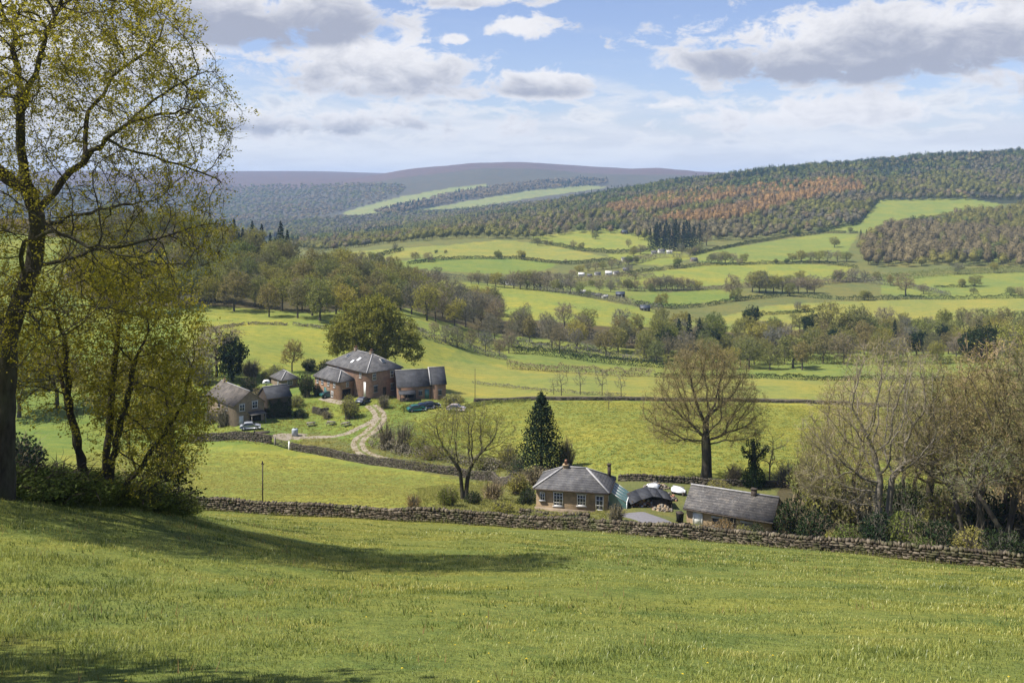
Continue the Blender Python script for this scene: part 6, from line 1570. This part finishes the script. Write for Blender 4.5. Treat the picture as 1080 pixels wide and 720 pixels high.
    # a sprinkling of dandelions
    n = 520; d = np.sqrt(r.uniform(36, 1600, n)); x = r.uniform(-.6, .6, n) * d; k = fbm(x, d, 6, 77, 2) + r.uniform(-.3, .3, n) > .05; x, d = x[k], d[k]
    z = height(x, d) + r.uniform(.03, .08, len(x)); g = Geo()
    for a in (0, 1.05, 2.1):
        c_, s_ = math.cos(a), math.sin(a); s = .016
        g.add(np.stack([np.stack([x - c_ * s, d - s_ * s, z], -1), np.stack([x - s_ * s * .5, d + c_ * s * .5, z + .006], -1), np.stack([x + c_ * s, d + s_ * s, z], -1), np.stack([x + s_ * s * .5, d - c_ * s * .5, z + .006], -1)], 1).reshape(-1, 3), (np.arange(len(x)) * 4)[:, None] + np.array([[0, 1, 2, 3]]))
    tag(g.build('dandelion_flowers', plain('dandelion yellow', (.62, .48, .03), .8)), kind='stuff')
grass()

# long grass at the foot of the near wall
P_, L_ = resample([(p[0], p[1]) for p in line_d(WALL1)], .5); rg = np.random.default_rng(91); n_ = 5200; sI = rg.uniform(0, len(P_) - 1.01, n_); iI = sI.astype(int); fI = (sI - iI)[:, None]
cI = P_[iI] * (1 - fI) + P_[iI + 1] * fI; tI = unit(P_[iI + 1] - P_[iI]); nI = np.stack([-tI[:, 1], tI[:, 0]], -1); sd = np.where(rg.uniform(0, 1, n_) < .65, -1, 1)[:, None]
cI = cI + nI * sd * (.36 + np.abs(rg.normal(0, .16, n_)))[:, None]; hI = rg.uniform(.08, .42, n_) * (.5 + 1.2 * np.clip(vnoise(sI, sI * 0, 5, 3) + .4, 0, 1)); zI = height(cI[:, 0], cI[:, 1]) - .02
eI = np.c_[cI + rg.normal(0, .09, (n_, 2)), zI + hI]; bI = np.c_[cI, zI]; wI = np.c_[unit(rg.normal(0, 1, (n_, 2))) * .03, np.zeros(n_)]
g = Geo(); g.add(np.stack([bI - wI, bI + wI, eI], 1).reshape(-1, 3), None, (np.arange(n_) * 3)[:, None] + np.array([[0, 1, 2]])); tag(g.build('long_grass', M['leaf_olive']), kind='stuff')
# rough grass tussocks beyond the wall and round the gardens
def tussocks(poly, d0, d1, n, h, w, seed, mat, name):
    r = np.random.default_rng(seed); P = np.array(scatter(poly, d0, d1, .25, n, seed, n * 6)); k = 9
    b = np.repeat(P, k, 0) + np.c_[r.normal(0, w * .3, (len(P) * k, 2)), np.zeros(len(P) * k)]
    e = b + np.c_[r.normal(0, w * .35, (len(b), 2)), r.uniform(.4, 1, len(b)) * h]; s = np.c_[r.normal(0, 1, (len(b), 2)), np.zeros(len(b))]; s = unit(s) * w * .10
    V = np.stack([b - s, b + s, e], 1).reshape(-1, 3); g = Geo(); g.add(V, None, (np.arange(len(b)) * 3)[:, None] + np.array([[0, 1, 2]])); return tag(g.build(name, mat), kind='stuff')
tussocks([(440, 515), (560, 500), (650, 506), (640, 548), (440, 545)], 86, 150, 3000, .28, .45, 5, M['leaf_olive'], 'rough_grass')
tussocks([(840, 510), (1250, 520), (1250, 620), (1000, 592), (840, 575)], 70, 140, 4200, .5, .6, 6, M['leaf_brown'], 'bracken_litter')
tussocks([(205, 440), (440, 410), (500, 440), (545, 506), (400, 488), (300, 470), (205, 464)], 150, 232, 4200, .3, .5, 7, M['leaf_olive'], 'garden_grass')
tussocks([(-100, 480), (200, 470), (205, 520), (180, 536), (0, 528), (-100, 525)], 34, 150, 1600, .35, .5, 8, M['leaf_olive'], 'slope_grass')

tussocks([(70, 480), (205, 474), (300, 480), (400, 495), (530, 511), (440, 540), (300, 540), (180, 534)], 97, 190, 9000, .12, .5, 9, M['leaf_olive'], 'pasture_grass')
tussocks([(430, 450), (500, 424), (620, 423), (870, 428), (1000, 434), (1000, 515), (640, 500), (560, 496), (470, 466)], 120, 236, 16000, .16, .6, 10, M['leaf_lime'], 'pasture_grass')
tussocks([(430, 450), (500, 424), (620, 423), (870, 428), (1000, 434), (1000, 515), (640, 500), (560, 496), (470, 466)], 120, 236, 5000, .16, .6, 11, M['leaf_green'], 'pasture_grass')
# ------------------------------------------------------------------ distant woods: masses of crowns nobody could count
def ico_mesh(sub):
    bm_ = bmesh.new(); bmesh.ops.create_icosphere(bm_, subdivisions=sub, radius=1); bm_.verts.ensure_lookup_table()
    out = np.array([v.co[:] for v in bm_.verts]), np.array([[v.index for v in f.verts] for f in bm_.faces]); bm_.free(); return out
ICO = (ico_mesh(1), ico_mesh(2))
def crown_mass(name, specs, seed):
    """specs: list of (points, height, half width, leaf patches per tree, patch size, material)"""
    r = np.random.default_rng(seed); mats = []; V = []; Q = []; MI = []; TV = []; TT = []; TM = []; nv = 0
    for P, H, W_, k, s, mat in specs:
        if not len(P): continue
        if mat not in mats: mats.append(mat)
        P = np.array(P); n = len(P); h = H * r.uniform(.7, 1.2, n) * (1 + .5 * fbm(P[:, 0], P[:, 1], 60, seed, 2)); w = W_ * r.uniform(.75, 1.3, n)
        idx = np.repeat(np.arange(n), k); v = unit(r.normal(0, 1, (n * k, 3))); v[:, 2] = np.where(v[:, 2] < -.55, -v[:, 2], v[:, 2])
        if mat in CONE:
            f = r.uniform(0, 1, n * k) ** 1.4; a = r.uniform(0, 6.283, n * k); rad = (1 - f) * r.uniform(.55, 1, n * k)
            c = P[idx] + np.stack([np.cos(a) * rad * w[idx] * .8, np.sin(a) * rad * w[idx] * .8, (.08 + .95 * f) * h[idx]], -1); v = np.stack([np.cos(a), np.sin(a), np.full(n * k, .5)], -1)
        else:
            lump = 1 + .22 * np.sin(v[:, 0] * 5 + idx) * np.cos(v[:, 1] * 5 + idx * 1.7); rr = r.uniform(.86, 1.04, n * k) * (.75 + .25 * lump)
            c = P[idx] + v * rr[:, None] * np.stack([w[idx], w[idx], h[idx] * .46], -1) + np.stack([0 * h[idx], 0 * h[idx], h[idx] * .52], -1)
        N = unit(r.normal(0, 1, (n * k, 3)) * .15 + v * .9); u = unit(np.cross(N, r.normal(0, 1, (n * k, 3)))); q = np.cross(N, u); ss = (s * r.uniform(.6, 1.3, n * k))[:, None] * .5
        vv = np.stack([c - u * ss, c - q * ss * .7, c + u * ss, c + q * ss * .7], 1).reshape(-1, 3)
        tone = r.uniform(0, 1, n); TV.append(np.repeat(tone[idx], 4)); V.append(vv); Q.append(nv + np.arange(n * k * 4).reshape(-1, 4)); MI.append(np.full(n * k, mats.index(mat))); nv += n * k * 4
        if mat not in CONE:
            ico_v, ico_f = ICO[1] if s < 1.9 else ICO[0]; m_ = len(ico_v)
            dsp = r.uniform(.72, 1.08, (n, m_, 1)) * .70
            cv = P[:, None] + np.concatenate([ico_v[None, :, :2] * dsp * w[:, None, None], ico_v[None, :, 2:] * dsp * h[:, None, None] * .46 + h[:, None, None] * .52], -1)
            fc = (np.arange(n) * m_)[:, None, None] + ico_f[None]
            V.append(cv.reshape(-1, 3)); TT.append(nv + fc.reshape(-1, 3)); TM.append(np.full(n * len(ico_f), mats.index(mat))); TV.append(np.repeat(r.uniform(0, 1, n), m_) * 0 + np.repeat(tone, m_)); nv += n * m_
        # trunks
        tr = np.stack([np.stack([P[:, 0] - .12, P[:, 1], P[:, 2] - .5], -1), np.stack([P[:, 0] + .12, P[:, 1], P[:, 2] - .5], -1), np.stack([P[:, 0] + .15, P[:, 1] + .1, P[:, 2] + h * .3], -1), np.stack([P[:, 0] - .15, P[:, 1] + .1, P[:, 2] + h * .3], -1)], 1).reshape(-1, 3)
        if M['bark_dark'] not in mats: mats.append(M['bark_dark'])
        TV.append(np.zeros(n * 4)); V.append(tr); Q.append(nv + np.arange(n * 4).reshape(-1, 4)); MI.append(np.full(n, mats.index(M['bark_dark']))); nv += n * 4
    me = mesh_np(name, np.concatenate(V), np.concatenate(Q), np.concatenate(TT) if TT else None, attrs={'tree': np.concatenate(TV)})
    nq_ = sum(len(q) for q in Q); sm_ = np.zeros(len(me.polygons), bool); sm_[nq_:] = True; me.polygons.foreach_set('use_smooth', sm_); MI += TM
    for m_ in mats: me.materials.append(m_)
    me.polygons.foreach_set('material_index', np.concatenate(MI).astype(np.int32))
    return tag(obj(name, me), kind='stuff')
for k_, nm, c_, v_, t_, h_ in (('far_brown', 'distant brown crowns', (.170, .132, .068), .35, .12, (1, 1, 1)), ('far_grey', 'distant grey crowns', (.150, .126, .085), .3, .12, (1, 1, 1)), ('far_olive', 'distant olive crowns', (.175, .162, .048), .38, .22, (1.2, 1, .8)),
      ('far_green', 'distant green crowns', (.112, .128, .040), .4, .2, (1.2, 1, .8)), ('far_larch', 'distant orange crowns', (.27, .175, .078), .4, .2, (1.1, 1, .9)), ('far_larch2', 'distant russet crowns', (.205, .14, .075), .4, .2, (1.1, 1, .9)), ('far_fir', 'distant fir crowns', (.026, .042, .027), .4, .1, (1, 1, 1))):
    M[k_] = leaf_mat(nm, c_, v_, t_, h_, 'tree')
CONE = (M['far_fir'],)
def split(P, w, seed):
    r = np.random.default_rng(seed); P = np.array(P).reshape(-1, 3); v = np.stack([1.7 * fbm(P[:, 0], P[:, 1], 95, seed + 11 * q, 3) + .22 * r.gumbel(size=len(P)) + .65 * math.log(wq) for q, wq in enumerate(w)]); c = v.argmax(0); return [P[c == i] for i in range(len(w))]
def mass(name, poly, d0, d1, sp, n, mix, H, W_, k, s, seed, tries=None, skip=()):
    P = np.array(scatter(poly, d0, d1, sp, n, seed, tries or n * 8))
    for q in skip: P = P[~in_poly(CX + F * P[:, 0] / P[:, 1], HZ - F * P[:, 2] / P[:, 1], q)]
    parts = split(P, [m_[1] for m_ in mix], seed)
    return [(p, H * (1.2 if m_[0] in CONE else 1), W_ * (.75 if m_[0] in CONE else 1), k, s, m_[0]) for p, m_ in zip(parts, mix)]
mo, mb, mg, ml, ml2, mf, mgr = M['far_olive'], M['far_brown'], M['far_grey'], M['far_larch'], M['far_larch2'], M['far_fir'], M['far_green']
# the lower right wood on the hillside
crown_mass('hillside_wood', mass('a', [(905, 262), (930, 246), (985, 232), (1040, 224), (1080, 220), (1200, 214), (1200, 286), (1100, 284), (1040, 287), (985, 290), (940, 292), (915, 280)], 800, 1330, 8.6, 1300, [(mo, 5), (mb, 4), (ml2, 1.2), (mgr, 1.6), (mg, 1.2)], 12.5, 4.6, 150, 1.15, 301, 60000), 301)
# the orange larches and the brown wood round them
LARCH1 = [(688, 236), (740, 228), (800, 215), (850, 205), (905, 199), (915, 204), (860, 212), (820, 224), (780, 234), (735, 240)]
LARCH2 = [(640, 222), (690, 212), (760, 203), (830, 197), (900, 193), (890, 199), (800, 210), (735, 220), (690, 227), (650, 230)]
UP = [(300, 262), (400, 252), (480, 244), (560, 236), (640, 226), (720, 214), (800, 204), (870, 194), (940, 188), (1000, 186), (1200, 180), (1200, 212), (1080, 211), (1000, 211), (925, 212), (905, 236), (870, 244), (800, 252), (735, 262), (690, 262), (660, 246), (600, 246), (570, 252), (470, 262), (380, 268)]
crown_mass('larch_wood', mass('a', LARCH1, 1120, 1600, 7.2, 1700, [(ml, 5), (ml2, 3.5), (mo, .8), (mg, .3)], 14, 3.9, 90, 1.15, 302, 60000) + mass('b', LARCH2, 1250, 1760, 8.4, 1900, [(ml, 3), (ml2, 3), (mo, 1.2), (mb, 1.2)], 13.5, 4.3, 80, 1.3, 303, 60000), 302)
crown_mass('slope_wood', mass('c', UP, 1020, 1760, 9.2, 7000, [(mb, 4), (mg, 1.2), (mo, 5), (mgr, 1.2), (mf, .3), (ml2, 1.2)], 12, 4.8, 70, 1.5, 304, 60000, (LARCH1, LARCH2)), 304)
TOP = [(200, 266), (300, 256), (420, 243), (540, 222), (620, 206), (700, 190), (760, 181), (820, 173), (880, 168), (940, 163), (1000, 161), (1080, 158), (1200, 152), (1200, 190), (1000, 190), (940, 192), (870, 197), (800, 205), (720, 216), (640, 226), (560, 236), (480, 245), (300, 262)]
crown_mass('ridge_wood', mass('d', TOP, 1450, 2080, 10.5, 7000, [(mf, 1.6), (mb, 2.6), (mgr, 3), (mo, 3), (mg, .8)], 12, 5.4, 44, 2.0, 305, 60000) + mass('t', [(600, 217), (700, 201), (760, 193), (820, 186), (880, 181), (940, 176), (1000, 172), (1080, 169), (1200, 163), (1200, 148), (1080, 153), (1000, 156), (940, 159), (880, 163), (820, 168), (760, 175), (700, 184), (600, 201)], 1800, 2080, 9, 900, [(mf, .35), (M['leaf_dark'], 2), (mgr, .9)], 14, 5.2, 60, 1.9, 309, 60000), 305)
# valley floor and far side
FARV = [(150, 268), (260, 258), (360, 250), (460, 240), (560, 226), (640, 216), (760, 204), (760, 206), (640, 212), (560, 214), (480, 224), (420, 226), (340, 232), (240, 240), (150, 246), (-260, 250), (-260, 272)]
crown_mass('valley_wood', mass('e', FARV, 1900, 3400, 15, 7500, [(mf, .4), (mb, 3), (mg, 3), (mo, 2.5), (mgr, 2)], 13, 8, 22, 3.4, 306, 60000), 306)
MOORW = [(150, 250), (240, 240), (330, 230), (380, 218), (420, 206), (430, 196), (380, 194), (300, 196), (200, 196), (150, 196), (-260, 197), (-260, 254)]
crown_mass('far_valley_wood', mass('f', MOORW, 2700, 4700, 21, 9500, [(mf, .6), (mg, 3), (mb, 2), (mgr, 3)], 12, 10, 14, 5, 307, 60000) + mass('g', [(395, 224), (425, 217), (470, 206), (516, 198), (560, 193), (640, 188), (640, 195), (560, 201), (500, 210), (440, 221), (420, 226)], 2600, 4000, 17, 1400, [(mf, 2), (mg, 3), (mb, 2)], 13, 11, 18, 6, 308, 60000), 307)
# ------------------------------------------------------------------ light and sky
SUN_EL = R(55); SUN_PHI = R(11)      # sun high on the left, a little behind the viewer
sun_dir = Vector((-math.cos(SUN_EL) * math.cos(SUN_PHI), -math.cos(SUN_EL) * math.sin(SUN_PHI), math.sin(SUN_EL)))
sl = bpy.data.lights.new('sun', 'SUN'); sl.energy = 5.0; sl.angle = R(.5); sl.color = (1, .95, .86)
so = link(bpy.data.objects.new('sun', sl)); so.rotation_euler = sun_dir.to_track_quat('Z', 'Y').to_euler()
so.location = (-60, -20, 80)
w = bpy.data.worlds.new('World'); S.world = w; w.use_nodes = True
w.cycles.sampling_method = 'MANUAL'; w.cycles.sample_map_resolution = 256
w.node_tree.nodes.clear(); t = NT(w.node_tree)
sky = t.n('ShaderNodeTexSky', sky_type='NISHITA'); sky.sun_disc = False
sky.sun_elevation = SUN_EL; sky.sun_rotation = math.atan2(sun_dir.x, sun_dir.y)
sky.air_density = 1.0; sky.dust_density = .6; sky.ozone_density = 1.2
SKYSTR = .085
dirv = t.n('ShaderNodeTexCoord').outputs['Generated']
sep = t.n('ShaderNodeSeparateXYZ'); t.l(dirv, sep.inputs[0])
hor = t.math('SQRT', t.math('ADD', t.math('MULTIPLY', sep.outputs[0], sep.outputs[0]), t.math('MULTIPLY', sep.outputs[1], sep.outputs[1])))
az = t.math('ARCTAN2', sep.outputs[0], sep.outputs[1])
el = t.math('DIVIDE', sep.outputs[2], t.math('MAXIMUM', hor, .02))
cmb = t.n('ShaderNodeCombineXYZ'); t.l(az, cmb.inputs[0]); t.l(el, cmb.inputs[1]); cmb.inputs[2].default_value = 2.3
co = cmb.outputs[0]
mp = t.n('ShaderNodeMapping'); t.l(co, mp.inputs[0]); mp.inputs['Scale'].default_value = (1, 1.7, 1)
co2 = mp.outputs[0]
nA = t.noise(co2, 9, 6, .58, .25); nB = t.noise(co2, 26, 5, .62, .35)
wob = t.math('ADD', t.math('MULTIPLY', t.math('SUBTRACT', nA, .5), 1.0), t.math('MULTIPLY', t.math('SUBTRACT', nB, .5), 1.15))
def lin(px, row):
    a = math.atan((px - CX) / F); return a, (HZ - row) / F * math.cos(a)
#        centre px,row   rx   ry   weight  base darkness
CLOUDS = [(245, 18, 175, 56, 1.05, 1.15), (150, 60, 130, 50, 1.0, .45), (395, 78, 125, 48, 1.1, .5), (505, 0, 95, 16, .9, .4), (545, 30, 44, 20, .9, .1), (330, 130, 200, 26, .8, .75),
          (578, 90, 78, 23, 1.05, .50), (900, 58, 205, 52, 1.15, .9), (1040, 40, 190, 55, 1.15, .85), (745, 66, 62, 22, .9, .25), (700, 110, 42, 9, .75, .1), (480, 42, 26, 9, .6, 0), (20, 60, 190, 120, .9, .4),
          (1300, 70, 260, 60, 1.0, .5), (-300, 50, 250, 70, 1.0, .5), (870, 122, 190, 22, .85, .2), (1500, -60, 400, 90, 1, .4), (-500, -120, 400, 110, 1, .4)]
cov = None; shd = None
for (cx, cy, rx, ry, wt, dk) in CLOUDS:
    a0, e0 = lin(cx, cy); rx /= F; ry /= F
    dx = t.math('MULTIPLY', t.math('SUBTRACT', az, a0), 1 / rx)
    dy = t.math('MULTIPLY', t.math('SUBTRACT', el, e0), 1 / ry)
    below = t.math('LESS_THAN', dy, 0.0)
    dy2 = t.math('MULTIPLY', dy, t.math('ADD', 1.0, t.math('MULTIPLY', below, .55)))
    r2 = t.math('ADD', t.math('MULTIPLY', dx, dx), t.math('MULTIPLY', dy2, dy2))
    v = t.math('MULTIPLY', t.math('SUBTRACT', 1.0, t.math('SQRT', r2)), wt)
    d = t.math('MULTIPLY', t.math('MULTIPLY', t.mapr(dy, .75, -.45, 0, 1, True), t.mapr(v, -.1, .45, 0, 1, True)), dk)
    cov = v if cov is None else t.math('MAXIMUM', cov, v)
    shd = d if shd is None else t.math('MAXIMUM', shd, d)
covn = t.math('ADD', cov, t.math('MULTIPLY', wob, 2.1))
c1 = t.mapr(covn, -.04, .42, 0, 1, True)
# thin layers towards the horizon
mp2 = t.n('ShaderNodeMapping'); t.l(co, mp2.inputs[0]); mp2.inputs['Scale'].default_value = (1, 5.5, 1)
nS = t.noise(mp2.outputs[0], 7, 5, .58, .2)
low = t.mapr(el, .015, .125, 1, 0, True)
strat = t.mapr(t.math('ADD', nS, t.math('MULTIPLY', low, .5)), .50, .86, 0, .92, True)
strat = t.math('MULTIPLY', strat, t.mapr(el, .10, .16, 1, .12, True))
SB = t.mix(1.0, sky.outputs[0], (.95, .90, 1.06, 1), 'MULTIPLY')
white = (6.5, 6.45, 6.65, 1); grey = (2.9, 3.1, 3.85, 1)
shade = t.math('ADD', shd, t.math('MULTIPLY', t.math('SUBTRACT', nA, .5), 1.2))
shade = t.math('ADD', shade, t.math('MULTIPLY', t.math('SUBTRACT', nB, .5), 1.3))
ccol = t.mix(t.mapr(shade, -.1, .95, 0, 1, True), white, grey)
scol = t.mix(t.mapr(nS, .35, .65, 0, 1, True), (4.8, 5.0, 5.6, 1), (5.8, 5.95, 6.35, 1))
mp3 = t.n('ShaderNodeMapping'); t.l(co, mp3.inputs[0]); mp3.inputs['Scale'].default_value = (1, 3.0, 1)
nP = t.noise(mp3.outputs[0], 17, 6, .6, .3)
band = t.math('MULTIPLY', t.mapr(el, .02, .06, 0, 1, True), t.mapr(el, .085, .125, 1, 0, True))
puff = t.math('MULTIPLY', t.mapr(nP, .47, .60, 0, 1, True), band)
skyc = t.mix(strat, SB, scol)
skyc = t.mix(t.math('MULTIPLY', puff, .8), skyc, t.mix(t.mapr(nP, .56, .72, 0, 1, True), (6.1, 6.15, 6.35, 1), (4.5, 4.75, 5.4, 1)))
skyc = t.mix(c1, skyc, ccol)
bg = t.n('ShaderNodeBackground'); t.l(skyc, bg.inputs[0]); bg.inputs[1].default_value = SKYSTR
wo = t.n('ShaderNodeOutputWorld'); t.l(bg.outputs[0], wo.inputs[0])

S.view_settings.view_transform = 'Standard'; S.view_settings.look = 'None'
S.view_settings.exposure = 0.74; S.view_settings.gamma = 1; S.view_settings.use_curve_mapping = False
S.render.engine = 'CYCLES'
S.cycles.use_denoising = True; S.cycles.denoiser = 'OPENIMAGEDENOISE'; S.cycles.denoising_input_passes = 'RGB_ALBEDO_NORMAL'
S.cycles.denoising_prefilter = 'ACCURATE'
S.cycles.max_bounces = 6; S.cycles.diffuse_bounces = 3; S.cycles.transmission_bounces = 4; S.cycles.volume_bounces = 1; S.cycles.transparent_max_bounces = 8
S.cycles.use_fast_gi = False

# ------------------------------------------------------------------ air
m, t = new_mat('air')
v = t.n('ShaderNodeVolumePrincipled'); v.inputs['Color'].default_value = (.45, .66, 1, 1); v.inputs['Density'].default_value = .85e-4
v.inputs['Anisotropy'].default_value = 0.0
t.out(None, v.outputs[0])
zmin = float(ZZ.min()) - 1.0; zmax = max(float(ZZ.max()), 60) + 30
g = Geo().box(-11900, -100, zmin - .5, 11900, 9100, zmax)
tag(g.build('haze', m), kind='stuff')
